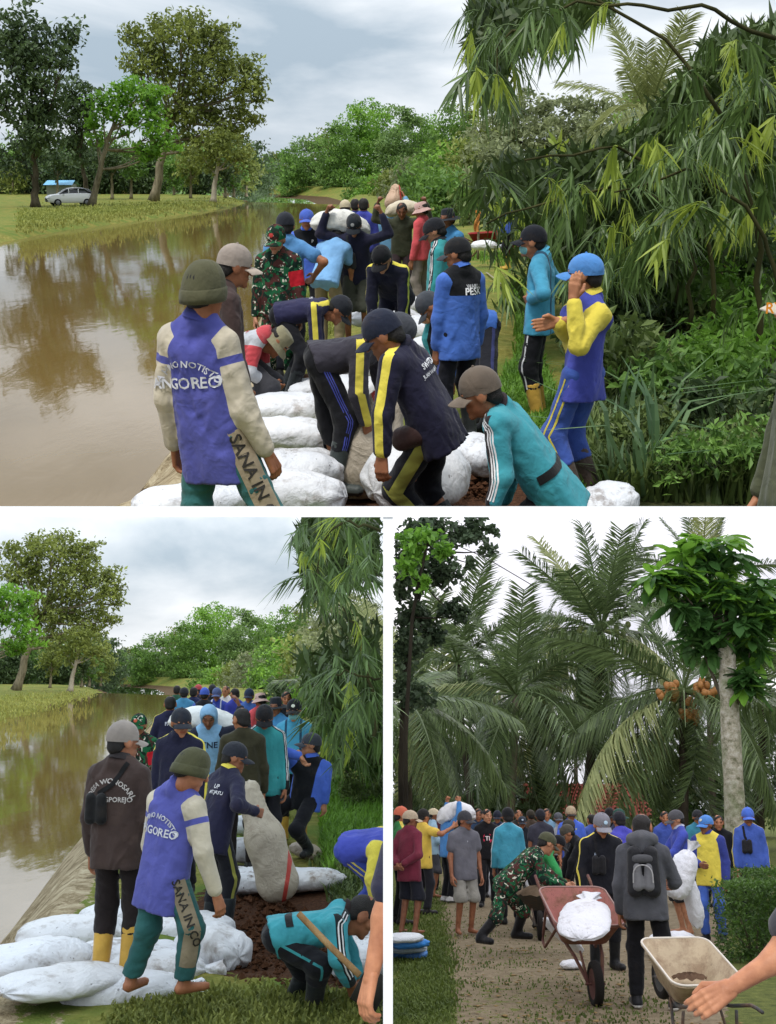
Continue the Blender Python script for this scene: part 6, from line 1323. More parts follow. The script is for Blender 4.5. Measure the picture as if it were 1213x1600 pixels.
for i, (lb, px, s_, yw, shc, ht) in enumerate([('far man in black shirt behind the hooded carrier', 330, 70, 10, ('#1c1e24',), ('cap', '#2a2a30')), ('far man in blue shirt left of the red shirt', 388, 84, 170, ('#2a5cae',), ('cap', '#20304a')), ('far man in dark shirt right of the brimmed hat', 446, 92, 190, ('#23262e',), None), ('far man in green shirt behind the walking navy man', 274, 70, 0, ('#2a5a44',), None)]):
    person(P2, lb, px, s_, yaw=yw, shirt=shc, hat=ht, pants=(BLK,))
person(P2, 'bareheaded man from behind in olive brown jacket and dark trousers', 376, 150, yaw=12, shirt=('#36331f',), pants=('#1c1513',), look=(30, 10), build=1.06, hem=.2)
person(P2, 'man in red shirt and pink brimmed hat in the lower left picture', 406, 96, yaw=40, shirt=('#cf2f3b',), pants=('#857a70',), hat=('bucket', '#c9a498'), tone='#6b432f')
person(P2, 'man in black cap and teal jacket with white striped sleeves looking down', 410, 146, yaw=188, H=1.69, shirt=('#1d989c', '#16181c'), style='stripe3', pants=('#1b1c22',), hat=('cap', '#191a20'), look=(0, 30), arms=('down', 'down'), shoe=('boot', '#3a4038'), collar='#20252c', tone='#6e4632', hem=.2, extra=lambda c, p: arm_lines(c, p, (-.011, .011), .010))
person(P2, 'man in black brimmed hat and blue shirt behind the teal jackets', 430, 114, yaw=165, shirt=('#2488c4',), pants=(BLK,), hat=('hat', '#1b2028'), tone='#6b432f')
person(P2, 'man in badged black cap, face mask, sky blue shirt and yellow boots', 458, 128, yaw=178, H=1.68, shirt=('#2a9cc2', '#1c4a66'), style='vstripe', pants=(BLK,), hat=('cap', '#15171d', '#15171d', '#c8c8b8'), look=(0, 8), arms=('down', 'front'), shoe=('boot', '#c99a12', '#6a4a14'), collar='#2a9cc2', extra=lambda c, p: face_mask(c, p))
person(P2, 'man in grey cap and blue shirt with black front wiping with a bent arm', 470, 142, yaw=150, H=1.66, shirt=('#1c58c8', '#14171c'), style='panel', pants=('#14151c',), hat=('cap', '#3c4048'), look=(-50, -4), ov={'head': (484, 1153), 'neck': (487, 1184), 'pelvis': (478, 1248), 'shR': (460, 1195, -.05), 'elR': (436, 1172, -.25), 'wrR': (470, 1182, -.30), 'shL': (510, 1200, .03), 'elL': (508, 1235), 'wrL': (507, 1255), 'anL': (482, 1325), 'anR': (412, 1320, .1), 'knR': (432, 1268, .0)}, hvec=((0, 0, -1), (.5, -.3, -.8)), shoe=('boot', '#22262a'), collar='#1c58c8', tone='#84563e')
person(P2, 'man in dark cap and navy shirt from behind resting a hand on the tan sack', 342, 186, yaw=-48, z=-.12, lean=16, H=1.6, shirt=('#1c1c38', '#e0cc1c'), style='plain', hem=.2, pants=('#15161e', '#8a8a30'), pstripe=(.03,), hat=('cap', '#23262f'), look=(-35, 16), arms=('down', ('to', (400, 1268, -.1))), shoe=('boot', '#20262a'), collar='#d4c21c', tone='#6e4632', hands=('relax', 'grip'), prints=[('UP', 'back', .04, -.08, .05, '#dcdce0'), ('MT.JAYU', 'back', .04, -.125, .04, '#dcdce0')], extra=lambda c, p: None)
def s16(c, part):
    leg_lines(c, part, (0,), .016, '#1f8a92', 'R', .2); arm_lines(c, part, (-.011, .011), .009, 'R'); J = c.J
    ribbon(c, part, chain([J['pelvis'] + c.tu * .10 + c.tr * .17 - c.tf * .05, J['pelvis'] + c.tu * .11 - c.tf * .10, J['pelvis'] + c.tu * .10 - c.tr * .1], 14), -c.tf * .7 + c.tr * .6, .045, '#1c1c1e', nm='belt')
person(P2, 'bareheaded man doubled over digging in teal shirt and black trousers', 470, 242, yaw=-88, lean=88, shirt=('#1e97a6', '#1c2428'), style='stripe3', pants=('#17181f',), look=(0, 40), ov={'pelvis': (432, 1462, .0), 'neck': (535, 1425, .05), 'head': (568, 1432, .05), 'shR': (525, 1445, -.15), 'elR': (530, 1500, -.22), 'wrR': (548, 1538, -.1), 'shL': (525, 1440, .2), 'elL': (545, 1490, .2), 'wrL': (560, 1530, .1), 'knR': (498, 1508, -.15), 'anR': (490, 1572, .0), 'knL': (478, 1515, .2), 'anL': (455, 1570, .25), 'fdL': (1, -.1, 0), 'fdR': (1, -.2, 0)}, shoe=('boot', '#23282a'), collar='#3a2a2a', extra=s16, tone='#6e4632', hem=.1)
person(P2, 'man stooping away in blue shirt and trousers with yellow side panels', 545, 195, yaw=-70, lean=70, shirt=('#2338b0', '#d8c81c'), style='sleeves', pants=('#1d3ca8',), look=(0, 40), ov={'pelvis': (545, 1325, .1), 'neck': (605, 1312), 'head': (640, 1330), 'shR': (590, 1330, -.15), 'elR': (583, 1375, -.2), 'wrR': (590, 1415, -.1)}, shoe=('boot', '#2a2c2c'), extra=lambda c, p: leg_lines(c, p, (-.02, .02), .012, '#d6c41c', 'R'), hem=.1)
person(P2, 'bare forearm and navy sleeve of a person at the right edge', 770, 420, yaw=30, d=4.3, H=1.72, shirt=('#23253e', '#b5a78c'), sleeve='short', style='plain', pants=('#2a2a30',), ov={'neck': (730, 1210), 'pelvis': (740, 1420), 'head': (740, 1150), 'shL': (622, 1330), 'elL': (600, 1435, -.05), 'wrL': (580, 1525, -.1)}, hands=('relax', 'relax'), tone='#8f5c44', shoe=('none',))
# ------------------------------------------------------------------ the palm grove, lower right picture
@cached
def yard_mat():
    t = NT('yard_ground'); n = t.noise(1.3, 6.0, rough=.65); n2 = t.noise(8.0, 6.0, rough=.7); n3 = t.noise(45.0, 3.0)
    dirt = t.ramp(n2, [(.25, '#574d3c'), (.5, '#857860'), (.75, '#9c9078')]); dirt = t.mix(t.math('MULTIPLY', n3, .4), dirt, '#4f4535')
    gr = t.ramp(n2, [(.3, '#39431d'), (.7, '#6a7038')])
    f = t.math('GREATER_THAN', t.math('ADD', t.attr('lawn'), t.math('MULTIPLY', t.math('SUBTRACT', t.math('ADD', t.math('MULTIPLY', n2, .6), t.math('MULTIPLY', n, .5)), .55), 2.2)), .5); col = t.mix(f, dirt, gr)
    return t.fin(t.pbsdf(col, .95, .15, t.bump(t.math('ADD', n2, t.math('MULTIPLY', n3, .6)), .7, .04)))
xs = np.concatenate([np.arange(.035, 8, .12), [9, 11, 14, 18, 25, 40, 70, 130]]); ds = np.concatenate([np.arange(5.5, 24, .3), np.arange(24, 60, 3), [70, 90, 130, 200, 290]])
V = np.array([[(x, d, .02 * noise3(np.array([x, d, 0]) * 1.5, 3, 2)) for x in xs] for d in ds]); W = V.reshape(-1, 3); pq = np.array([P3.pix(p) for p in W]); 
lawn = np.clip((np.interp(pq[:, 1], [1300, 1400, 1480, 1600], [690, 690, 700, 705]) - pq[:, 0]) / 70 + .5, 0, 1); lawn = np.maximum(lawn, .52 * np.exp(-(((pq[:, 0] - 800) / 110) ** 2 + ((pq[:, 1] - 1560) / 60) ** 2))); lawn = np.maximum(lawn, np.clip((1335 - pq[:, 1]) / 20, 0, .8)); lawn = np.maximum(lawn, np.clip((pq[:, 0] - 1120) / 30, 0, .9))
a_, b_ = V.shape[:2]; i = np.arange(a_ - 1)[:, None] * b_; j = np.arange(b_ - 1)[None]; Q = np.stack([i + j, i + j + 1, i + b_ + j + 1, i + b_ + j], -1).reshape(-1, 4)
ob('ground', mesh('ground', W, [Q], True, {'lawn': lawn}), yard_mat(), mw=P3.M, kind='structure', label='bare earth yard with a strip of lawn at its left', cat='ground')
blades(P3, [(616, 1400), (690, 1385), (702, 1480), (708, 1610), (616, 1610)], 9000, .06, GR_lawn, 'short lawn at the left of the yard', .010, 31, edge=9)
blades(P3, [(706, 1400), (760, 1430), (900, 1500), (1050, 1560), (1050, 1610), (708, 1610)], 2600, .035, GR_lawn, 'thin grass tufts on the bare earth', .009, 32, edge=14)
palm('coconut palm with clusters of orange ripe coconuts', 1064, 1300, 1068, 1080, 38, 4.6, 15, 1, PBD, .16, 60, True, [(860, 1190, 1.05, 1, True), (950, 1240, 1.0, 0, True), (1058, 1265, 1.0, 3, False), (905, 1100, 1.05, 1, False), (1190, 1130, 1.0, 1, False), (1130, 1240, 1.0, 3, False)])
palm('tallest palm in the middle with upright feathery fronds', 905, 1290, 940, 985, 44, 4.6, 26, 2, PBD, .17, 20, False, [(800, 935, 1.0, 3, False), (850, 880, 1.0, 0, False), (925, 820, 1.0, 4, False), (1000, 850, 1.0, 0, False), (850, 1130, 1.1, 2, False), (870, 1080, 1.1, 1, True)])
palm('palm left of the middle with brown flower stalks', 793, 1290, 806, 1085, 42, 4.2, 20, 3, PBK, .14, 0, True, [(650, 1050, 1.0, 1, False), (735, 1200, 1.0, 1, False), (700, 960, 1.0, 0, False), (880, 1060, 1.0, 1, False)])
palm('palm behind at the left with a thin leaning trunk', 742, 1285, 715, 1035, 50, 4.6, 22, 4, PBD, .13, 0, True, [(640, 1000, 1.0, 3, False), (790, 960, 1.0, 0, False)])
palm('palm at the left edge with long drooping fronds', 640, 1290, 636, 1095, 36, 4.0, 12, 5, PBD, .12, 0, True, [(690, 1210, 1.05, 1, True), (735, 1200, 1.1, 1, False), (628, 1230, 1.0, 2, True), (700, 1110, 1.0, 1, False)], az0=1)
palm('palm top showing above the broad leaved tree at right', 1115, 1300, 1100, 905, 58, 4.6, 14, 6, PBD, .15, 0, True, [(1080, 800, 1.0, 4, False), (1120, 805, 1.0, 4, False)])
palm('young yellowish palm between the tall ones', 858, 1290, 858, 1045, 54, 3.0, 16, 7, PBK, .11, 0, True, (), .7)
palm('dark palm behind the pale trunk at right', 1185, 1300, 1190, 1085, 46, 4.2, 18, 8, PBD, .15, 0, True)
palm('dark palm filling the gap behind the left palms', 690, 1290, 676, 1130, 56, 5.0, 20, 9, PBD, .15)
palm('dark palm behind the brown stalked palm', 850, 1290, 830, 1150, 60, 5.0, 20, 10, PBD, .15)
# broad leaved tree with the pale trunk
def broad_tpl(seed, n=8, L=.42):
    rg = np.random.default_rng(seed); m = MB()
    for k in range(n):
        az = k * 2.4 + rg.uniform(-.3, .3); el = rg.uniform(-.75, .45); u = np.array([math.cos(el) * math.cos(az), math.cos(el) * math.sin(az), math.sin(el)]); nn = unit(np.array([-u[0] * .5, -u[1] * .5, 1.0])); nn = unit(nn - u * (nn @ u)); v = np.cross(u, nn); l = L * rg.uniform(.7, 1.15); t = np.array([.12, .35, .65, .88, 1.0]); wd = np.array([.06, .36, .42, .2, .01]) * l
        c = u * l * t[:, None] + np.array([0, 0, -1]) * (.22 * l * t ** 2)[:, None]; m.grid(np.stack([c - v * wd[:, None] / 2 + nn * .06 * l, c, c + v * wd[:, None] / 2 + nn * .06 * l], 1)); m.tube([(0, 0, 0), c[0]], .004, 3, False)
    return m.me('leaf_cluster')
BRD = [broad_tpl(160 + i) for i in range(6)]; bright = leafmat('#2f5a1c', '#86b842', .4, .4, .8); deep = leafmat('#1e3c1c', '#588440', .3, .4, .8)
BRB = [m_.copy() for m_ in BRD]
for m_ in BRD: m_.materials.append(deep)
for m_ in BRB: m_.materials.append(bright)
def broad_tree():
    d = 23.0; b = P3.G(1152, 1392); b[1] = d; b = P3.P(1152, 1392, d); b[2] = 0; e = empty('tree', xf(P3, b), label='pale mottled trunk with a crown of large bright green leaves', cat='tree'); rg = np.random.default_rng(4)
    pth = chain([P3.P(1153, 1400, d) - b, P3.P(1148, 1250, d) - b, P3.P(1140, 1100, d) - b, P3.P(1134, 985, d) - b], 20); t = NT('pale_bark'); n = t.noise(9.0, 6.0, rough=.7); col = t.ramp(n, [(.35, '#6a6a52'), (.48, '#a09a86'), (.7, '#c9c4b6')]); col = t.mix(t.ramp(t.noise(3.0, 3.0), [(.45, (0, 0, 0)), (.7, (.6, .6, .6))]), col, '#74805a')
    tm = MB().tube(pth, np.linspace(.215, .165, 20) + .006 * rg.normal(size=20), 14).build('trunk', t.fin(t.pbsdf(col, .9, .15, t.bump(n, .8, .05))), e)
    lobes = [(1095, 868, 34), (1060, 885, 34), (1135, 870, 34), (1030, 905, 20), (1105, 920, 40), (1150, 915, 34), (1070, 930, 34), (1085, 965, 30), (1130, 965, 34), (1165, 970, 30), (1095, 1005, 22), (1180, 930, 25), (1175, 1010, 20), (1170, 1060, 16), (1195, 960, 24)]
    for q in lobes:
        c = P3.P(q[0], q[1], d + rg.uniform(-.3, .3)) - b; st = pth[-1] if q[1] < 1000 else pth[13]; MB().tube(curve(st, c, (0, 0, -.1)), np.linspace(.06, .015, 7), 6, False).build('branch', BKD, e)
        for _ in range(13):
            v = rg.normal(size=3); v /= np.linalg.norm(v); p = c + v * q[2] * d / F * rg.uniform(.5, 1.15); bt = (v[2] > .1 and q[1] < 940 and rg.random() < .8) or rg.random() < .12
            o = ob('leaf_cluster', (BRB if bt else BRD)[rg.integers(6)], None, e); o.location = p; o.rotation_euler = (rg.uniform(-.4, .4), rg.uniform(-.4, .4), rg.uniform(0, 6.28)); o.scale = [rg.uniform(.75, 1.2)] * 3
broad_tree()
# dark overhanging tree, top left
def p3tree(label, base, d, lobes, tr, mat, size, dens, seed, path=None, asp=.5, trunk=True, group=None, bark=None):
    rg = np.random.default_rng(seed); b = P3.P(base[0], base[1], d); b[2] = 0; L = [(P3.P(q[0], q[1], d + rg.uniform(-.5, .5) * q[2] * d / F) - b, q[2] * d / F) for q in lobes]; pts, cl = lobe_points(L, dens, rg, size, .35, .32)
    Mx = np.array(P3.M); W = (pts + b) @ Mx[:3, :3].T + Mx[:3, 3]; pts = pts[(CX + F * W[:, 0] / W[:, 1] > 618) & (W[:, 2] < -.04 + np.clip(W[:, 1] - 13, 0, 500) * .27)]; V, Q = leaves(pts, size, seed=seed, asp=asp); e = empty('tree', xf(P3, b), label=label, cat='tree', group=group); ob('crown', mesh('crown', V, [Q], False), mat, e)
    if trunk:
        m = MB(); pth = chain([np.zeros(3)] + [P3.P(*q, d) - b for q in (path or [])] + ([np.mean([l[0] for l in L], 0)] if not path else []), 10); m.tube(pth, np.linspace(tr, tr * .5, 10), 8)
        for c, r in L: m.tube(curve(pth[np.argmin(np.linalg.norm(pth - c, axis=1))], c, (0, 0, -.05)), np.linspace(tr * .3, tr * .07, 7), 5, False)
        m.build('trunk', bark or BKD, e)
p3tree('dark broad leaved tree hanging into the top left of the grove', (630, 1330), 24, [(645, 850, 34), (690, 835, 34), (735, 830, 26), (640, 905, 36), (690, 890, 30), (650, 960, 34), (700, 950, 20), (640, 1015, 32), (680, 995, 16), (762, 860, 12), (770, 830, 10), (735, 880, 10), (720, 960, 14), (640, 1080, 30)], .09, leafmat('#1a2a1a', '#56694a', .2, .5, .8), .135, 75, 21, [(628, 1200), (632, 1050), (650, 930), (690, 860)], .75, bark=barkmat('#16140f', '#3a352b'))
p3tree('bright green leafy branch in front of the dark tree, top left', (634, 1330), 21, [(640, 845, 22), (672, 835, 20), (692, 860, 14), (635, 890, 18), (660, 912, 12), (648, 870, 16)], .05, bright, .17, 9, 22, [(634, 1150), (645, 950), (668, 850)], .6, bark=barkmat('#16140f', '#3a352b'))
bgm = [LM_dark, leafmat('#1a2a18', '#47602f', .25), LM_mid, leafmat('#22341c', '#5c7a38', .3)]
for i, (x, y, r, d) in enumerate([(630, 1230, 40, 62), (680, 1225, 44, 66), (740, 1215, 46, 70), (800, 1220, 46, 64), (850, 1235, 30, 52), (960, 1225, 40, 60), (1010, 1200, 46, 66), (1060, 1210, 44, 62), (1115, 1190, 50, 64), (1180, 1190, 46, 60), (900, 1130, 40, 80), (1180, 1110, 40, 70), (640, 1150, 44, 75)]):
    p3tree('dense dark tree behind the palms, %s from the left' % words[i], (x, 1290), d, [(x, y, r), (x - r * .6, y + r * .6, r * .8), (x + r * .6, y + r * .6, r * .8), (x, y + r, r * .8), (x, y - r * .5, r * .6)], .2, bgm[i % 2], .42, 24, 50 + i, group='dense trees behind the palms')
for i, (x, y, sc) in enumerate([(640, 1305, 2.6), (700, 1302, 2.6), (770, 1300, 2.8), (830, 1302, 2.4), (880, 1306, 2.0), (930, 1300, 2.8), (975, 1304, 2.6), (1020, 1300, 3.0), (1070, 1304, 2.6), (1110, 1308, 2.4), (1175, 1308, 2.4), (860, 1298, 3.2), (950, 1296, 3.4)]): shrub(P3, 'leafy bush behind the crowd in the grove, %s from the left' % words[i], x, y, sc, [LM_mid, leafmat('#2a401c', '#7a9440', .35), LM_dark][i % 3], i, group='bushes behind the crowd')
for i in range(5):   # clipped hedge at the right edge
    x, y = [(1188, 1500), (1216, 1498), (1244, 1500), (1196, 1462), (1232, 1462)][i]
    rg = np.random.default_rng(i); n = 2600; q = rg.uniform(-1, 1, (n, 3)); q /= np.maximum(np.abs(q).max(1), 1e-3)[:, None] ** .9; q = q * np.array([.40, .40, .42]) * (1 + .07 * rg.normal(size=(n, 1))); q[:, 2] += .42; V, Q = leaves(q, .055, seed=i, asp=.5); pb = P3.G(x, y); e = empty('hedge', xf(P3, pb), label=['clipped green hedge bush nearest the pale trunk', 'clipped green hedge bush in the middle of the front row', 'clipped green hedge bush at the right picture edge', 'clipped green hedge bush behind, beside the yellow shirt', 'clipped green hedge bush behind at the right'][i], cat='hedge', group='clipped hedge'); ob('foliage', mesh('foliage', V, [Q], False), leafmat('#1c3014', '#5f8236', .3, .5, 2.0), e); s_ = STEM[i % 3]; ob('stem', s_, None, e)
# house with the tiled roof
hb = P3.P(908, 1285, 56); hb[2] = 0; e = empty('house', xf(P3, hb, .12), label='house with a red tiled roof behind the palms', cat='house')
MB().box((0, 0, .65), (4.6, 4, 1.3)).build('wall', plain('#8f8a80', .9), e, smooth=False); MB().box((-.6, -2.02, .7), (.8, .06, .8)).build('window', plain('#1c1e20', .2), e, smooth=False)
tm_ = plain('#8a4238', .8, .2, .3, .2, 3.0); tile = MB(); xx = np.linspace(-.14, .14, 7); tile.grid(np.array([[(x, yy, .035 * math.cos(x / .14 * math.pi) + (.03 if yy < 0 else 0)) for x in xx] for yy in (-.17, .17)])); tme = tile.me('roof_tile'); tme.materials.append(tm_)
rf = MB(); rf.add([(-2.7, -2.4, 1.16), (2.7, -2.4, 1.16), (2.5, .2, 2.62), (-2.5, .2, 2.62), (2.7, 2.4, 1.16), (-2.7, 2.4, 1.16)], [[0, 1, 2, 3], [3, 2, 4, 5]]); ro_ = rf.build('roof', plain('#7a3a32', .9), e, smooth=False)
for r in range(9):
    for k in range(19):
        o = ob('roof_tile', tme, None, ro_); o.location = (-2.55 + .283 * k + (.14 if r % 2 else 0), -2.25 + r * .29, 1.28 + r * .163); o.rotation_euler = (math.radians(29.3), 0, 0)
pc = [P3.P(700, 846, 26), P3.P(760, 872, 27.5), P3.P(838, 918, 30)]; MB().tube(chain(pc, 12), .012, 5).build('overhead_wire', plain('#2a2a2c'), mw=P3.M, label='overhead wire running from the dark tree to the palm', cat='wire')
# ------------------------------------------------------------------ barrows, sacks and bundles in the grove
wheelbarrow(P3, 'wheelbarrow with rust red tray holding a white sack, wheel towards us', 902, 1508, 184, '#9c645c', '#5c3a36', 1.0, rust=.85, z=.24, tilt=-22, depth=.24, rimc='#8a6a62')
wheelbarrow(P3, 'cream coloured empty wheelbarrow at the lower right', 1078, 1612, 8, '#b5a488', '#4a4c4c', .84, z=.10, tilt=15, depth=.24, rimc='#cfc8ba')
wheelbarrow(P3, 'dark wheelbarrow with brown load beside the soldier', 842, 1462, 175, '#4a4842', '#4e4a44', .95, depth=.22)
def heap(S, label, px, py, z, w, h, col, nm='soil_heap'):
    p = S.G(px, py, z); n = 24; a = np.linspace(0, 2 * np.pi, n); P = [[(r * w * math.cos(t) * (1 + .08 * math.sin(3 * t)), r * w * .8 * math.sin(t), h * (1 - r ** 2) + .012 * math.sin(9 * t + 7 * r)) for t in a] for r in np.linspace(0.01, 1, 8)]
    MB().grid(np.array(P)).build(nm, plain(col, .95, .1, .4, .8, 14), mw=xf(S, p), label=label, cat='soil')
heap(P3, 'brown load of sand in the dark wheelbarrow', 838, 1398, .66, .24, .10, '#8a7660'); heap(P3, 'little brown soil left in the cream wheelbarrow', 1078, 1528, .48, .13, .03, '#5a4636')
for i, (lb, px, py, z, L, W, Hh, yw, pt, rl, dt) in enumerate([('white sack tied with green string in the rust red wheelbarrow', 914, 1438, .74, .95, 1.0, .5, 74, -22, 0, .4), ('white sack spilling over the side of the dark wheelbarrow', 885, 1408, .6, .7, .8, .9, 15, 30, 0, .2), ('empty white sack hanging beside the rust red wheelbarrow', 880, 1462, .45, .7, .6, .4, 20, 40, 0, .2),
    ('white sack standing behind the soldier, left one', 762, 1380, .25, .8, .9, 1.2, 80, -75, 0, .2), ('white sack standing behind the soldier, right one', 782, 1368, .3, .9, .8, 1.2, 60, -70, 0, .2), ('white sack on the ground behind the grey hooded man', 1052, 1478, .12, .9, .9, 1.2, 30, 0, 0, .2), ('white sack held up between the hooded man and yellow shirt', 1066, 1368, .95, .78, .7, 1.0, 20, -65, 20, .25), ('loose end of the held white sack hanging down', 1082, 1410, .65, .8, .5, .7, 10, 80, 0, .2), ('white sack seen between the soldier and the green shirt', 838, 1372, .5, .6, .7, .9, 30, -60, 0, .15), ('small white sack scrap under the rust red wheelbarrow', 893, 1508, .06, .35, .35, .4, 30, 0, 0, .3)]):
    sack(P3, lb, px, py, z, L, W, Hh, yw, pt, rl, k=i + 1, dirt=dt, d=10.45 if i == 0 else None, neck=i in (0, 1, 3, 4, 6), group='white sacks in the grove')
sack(P3, 'white sack on the shoulder of the blue shirted carrier in the grove', 713, 1270, 0, 1.0, .95, 1.45, 0, -6, 0, 4, '#dcdcdc', .3, d=22.0, tpl=SACKB, group='carried sacks in the grove')
for i, (px, py, z, c, hh) in enumerate([(632, 1490, .05, '#3a72b0', .6), (630, 1482, .13, '#a8b4c0', .5), (634, 1474, .20, '#2f7cc4', .5), (626, 1466, .27, '#c2c8cc', .4)]): sack(P3, ['folded blue tarpaulin at the bottom of the bundle on the lawn', 'folded pale tarpaulin second in the bundle on the lawn', 'folded bright blue tarpaulin third in the bundle on the lawn', 'folded whitish tarpaulin on top of the bundle on the lawn'][i], px + 6, py, z, .62, .7, hh, 12 * i, 0, 0, i, c, .15, neck=False, group='folded tarpaulins')
clods(P3, 'fallen leaves and crumbs scattered on the bare earth', [(706, 1400), (800, 1440), (1050, 1500), (1180, 1600), (706, 1605)], 420, .018, plain('#8a744e', .9, .1, .6, .3, 3.0), 5, flat=.2, z=.02, zj=.01, nm='fallen_leaves')
# ------------------------------------------------------------------ people in the grove
person(P3, 'man in orange cap and green shirt cut by the left edge of the grove', 625, 100, yaw=-75, H=1.70, shirt=('#1c8238', '#d8c030'), style='stripe', pants=(BLK,), hat=('cap', '#c8582c'), tone='#7c5038')
person(P3, 'man in maroon long sleeved shirt and cream cap with hands behind him', 640, 108, yaw=-40, shirt=('#6e1430',), pants=('#1a1d28',), leg='short', shoe=('none',), hat=('cap', '#b3a184'), arms=('back', 'back'), look=(-35, 6), hem=.22, tone='#5f3d2c')
person(P3, 'man in yellow shirt and dark cap stretching out an arm', 661, 92, yaw=-50, shirt=('#dcb81c',), sleeve='short', pants=('#22232a',), hat=('cap', '#24221f'), arms=('down', ('to', (708, 1292, -.2))), tone='#7c5038', hem=.2)
person(P3, 'man in light blue shirt, grey shorts and cream cap in profile', 677, 78, yaw=-85, shirt=('#9cc2d8',), pants=('#45454a',), leg='short', shoe=('none',), hat=('cap', '#d0c09c'), arms=('front', 'front'), look=(0, 10), tone='#6b432f')
person(P3, 'man in blue shirt and black trousers carrying a white sack', 700, 82, yaw=-70, shirt=('#2280c8',), pants=(BLK,), arms=(((.5, .3, .6), (-.2, .1, 1)), ((.5, .3, .6), (-.2, .1, 1))), hands=('grip', 'grip'), look=(0, 15), shoe=('shoe', '#c8c8c8'))
person(P3, 'barefoot man in grey t-shirt and pale grey shorts looking right', 727, 108, yaw=205, H=1.64, shirt=('#62626a',), sleeve='short', pants=('#8c8a80',), leg='short', shoe=('none',), hat=('cap', '#3c3c40'), look=(30, 6), arms=('down', 'down'), tone='#6b432f', build=1.1, hem=.2, prints=[('P', 'chest', 0, -.08, .03, '#c0c0c4')])
def ti(c, part):
    a = np.arange(14) / 14 * 2 * np.pi; q = np.stack([.075 * np.sign(np.cos(a)) * np.abs(np.cos(a)) ** .6, .075 * np.sign(np.sin(a)) * np.abs(np.sin(a)) ** .6], 1); q = np.concatenate([q, [[0, 0]]]); sm = (c.J['shL'] + c.J['shR']) / 2
    P = lay(c, q, None, sm - c.tu * .16, -c.tr, c.tu, c.tf, c.shirt, None, .006); part('emblem', P, np.stack([np.full(14, 14), np.arange(14), (np.arange(14) + 1) % 14], -1), plain('#c42c4c', .8), parent=c.parts.get('shirt'))
    V, T = TX['TI']; V2 = V[:, :2] * .10 - np.array([0, .035]); P = lay(c, V2, T, sm - c.tu * .16, -c.tr, c.tu, c.tf, c.shirt, None, .014); part('print', P, T, plain('#e8dada', .8), parent=c.parts.get('shirt'))
person(P3, 'man in black t-shirt with a red emblem facing us', 763, 86, yaw=182, shirt=('#141418',), sleeve='short', pants=(BLK,), look=(20, 4), extra=ti, tone='#8a6048')
person(P3, 'man in dark blue shirt half hidden behind the grey t-shirt', 750, 78, yaw=175, shirt=('#26405e',), pants=(BLK,), tone='#6b432f')
person(P3, 'man from behind in teal shirt and black cap, lower right picture', 798, 100, yaw=8, shirt=('#2390aa', '#c8ccd0'), style='stripe', pants=(BLK,), hat=('cap', '#17181b'), tone='#6b432f', H=1.68)
person(P3, 'far man in dark cap with a pale badge behind the teal shirt', 819, 76, yaw=178, H=1.5, shirt=('#20242c',), pants=(BLK,), hat=('cap', '#2c3440', '#2c3440', '#a8b8c4'))
person(P3, 'far bareheaded man whose face shows beside the teal shirt', 813, 70, yaw=185, H=1.62, shirt=('#33302f',), pants=(BLK,))
person(P3, 'man from behind in charcoal t-shirt and dark cap', 849, 84, yaw=4, shirt=('#3a3a46',), sleeve='short', pants=(BLK,), hat=('cap', '#22242c'), tone='#6b432f', H=1.64)
person(P3, 'far man facing us behind the charcoal t-shirt', 858, 76, yaw=178, H=1.66, shirt=('#78a8c8',), pants=(BLK,))
person(P3, 'smiling man in royal blue polo with tan fronted cap and bag strap', 897, 86, yaw=182, shirt=('#1c58d0',), sleeve='short', pants=(BLK,), hat=('cap', '#b09a78', '#1c1a18'), collar='#1c58d0', bag=('sling_front', '#1c1c20'), prints=[('P', 'chest', .07, -.06, .05, '#d8d83c')], H=1.70)
person(P3, 'soldier in camouflage stooping over the dark wheelbarrow', 782, 124, yaw=-72, lean=62, H=1.72, shirt='camo', pants='camo', hat=('cap', '#4a4c34', '#3a3b2c'), look=(0, 28), ov={'pelvis': (785, 1388), 'neck': (842, 1330), 'head': (858, 1316), 'anL': (808, 1455, .3), 'anR': (752, 1462, -.2), 'elR': (850, 1375, -.25), 'wrR': (882, 1385, -.2), 'elL': (862, 1370, .2), 'wrL': (885, 1382, .15), 'knR': (775, 1435, -.2), 'knL': (818, 1425, .2), 'fdR': (.6, -.8, 0), 'fdL': (.9, -.5, 0)}, shoe=('boot', '#131316'), tone='#8a6048', build=1.1, hem=.16, style='plain')
person(P3, 'man in bright green shirt and black cap bending to the right', 845, 104, yaw=-85, lean=50, shirt=('#1c9a4a',), pants=(BLK,), hat=('cap', '#16161a'), look=(0, 30), arms=('low', 'low'), ov={'neck': (860, 1328), 'head': (876, 1318)}, tone='#7c5038')
person(P3, 'man in black shirt and olive cap bending behind the navy jacket', 922, 100, yaw=95, lean=48, shirt=('#15151a',), pants=('#26262c',), hat=('cap', '#4a463c'), arms=('low', 'low'), look=(0, 30), tone='#7c5038')
person(P3, 'man in grey cap and black jacket with yellow stripes facing us', 946, 136, yaw=184, H=1.66, lean=6, shirt=('#14161f', '#e2cf1c'), style='stripe', pants=('#101116',), hat=('cap', '#77777f', '#8a8a92', '#a9c4d4'), look=(8, 24), arms=('down', 'down'), bag=('sling_front', '#1a1a1e'), collar='#14161f', shoe=('boot', '#16181a'), tone='#7c5038', build=1.08, prints=[('P', 'chest', -.09, -.12, .05, '#98a4b4')])
person(P3, 'man from behind in violet blue shirt behind the black jacket', 982, 104, yaw=15, lean=20, shirt=('#2f2fa8',), pants=(BLK,), hat=('cap', '#22222a'), prints=[('P', 'back', .06, -.1, .06, '#c87888')])
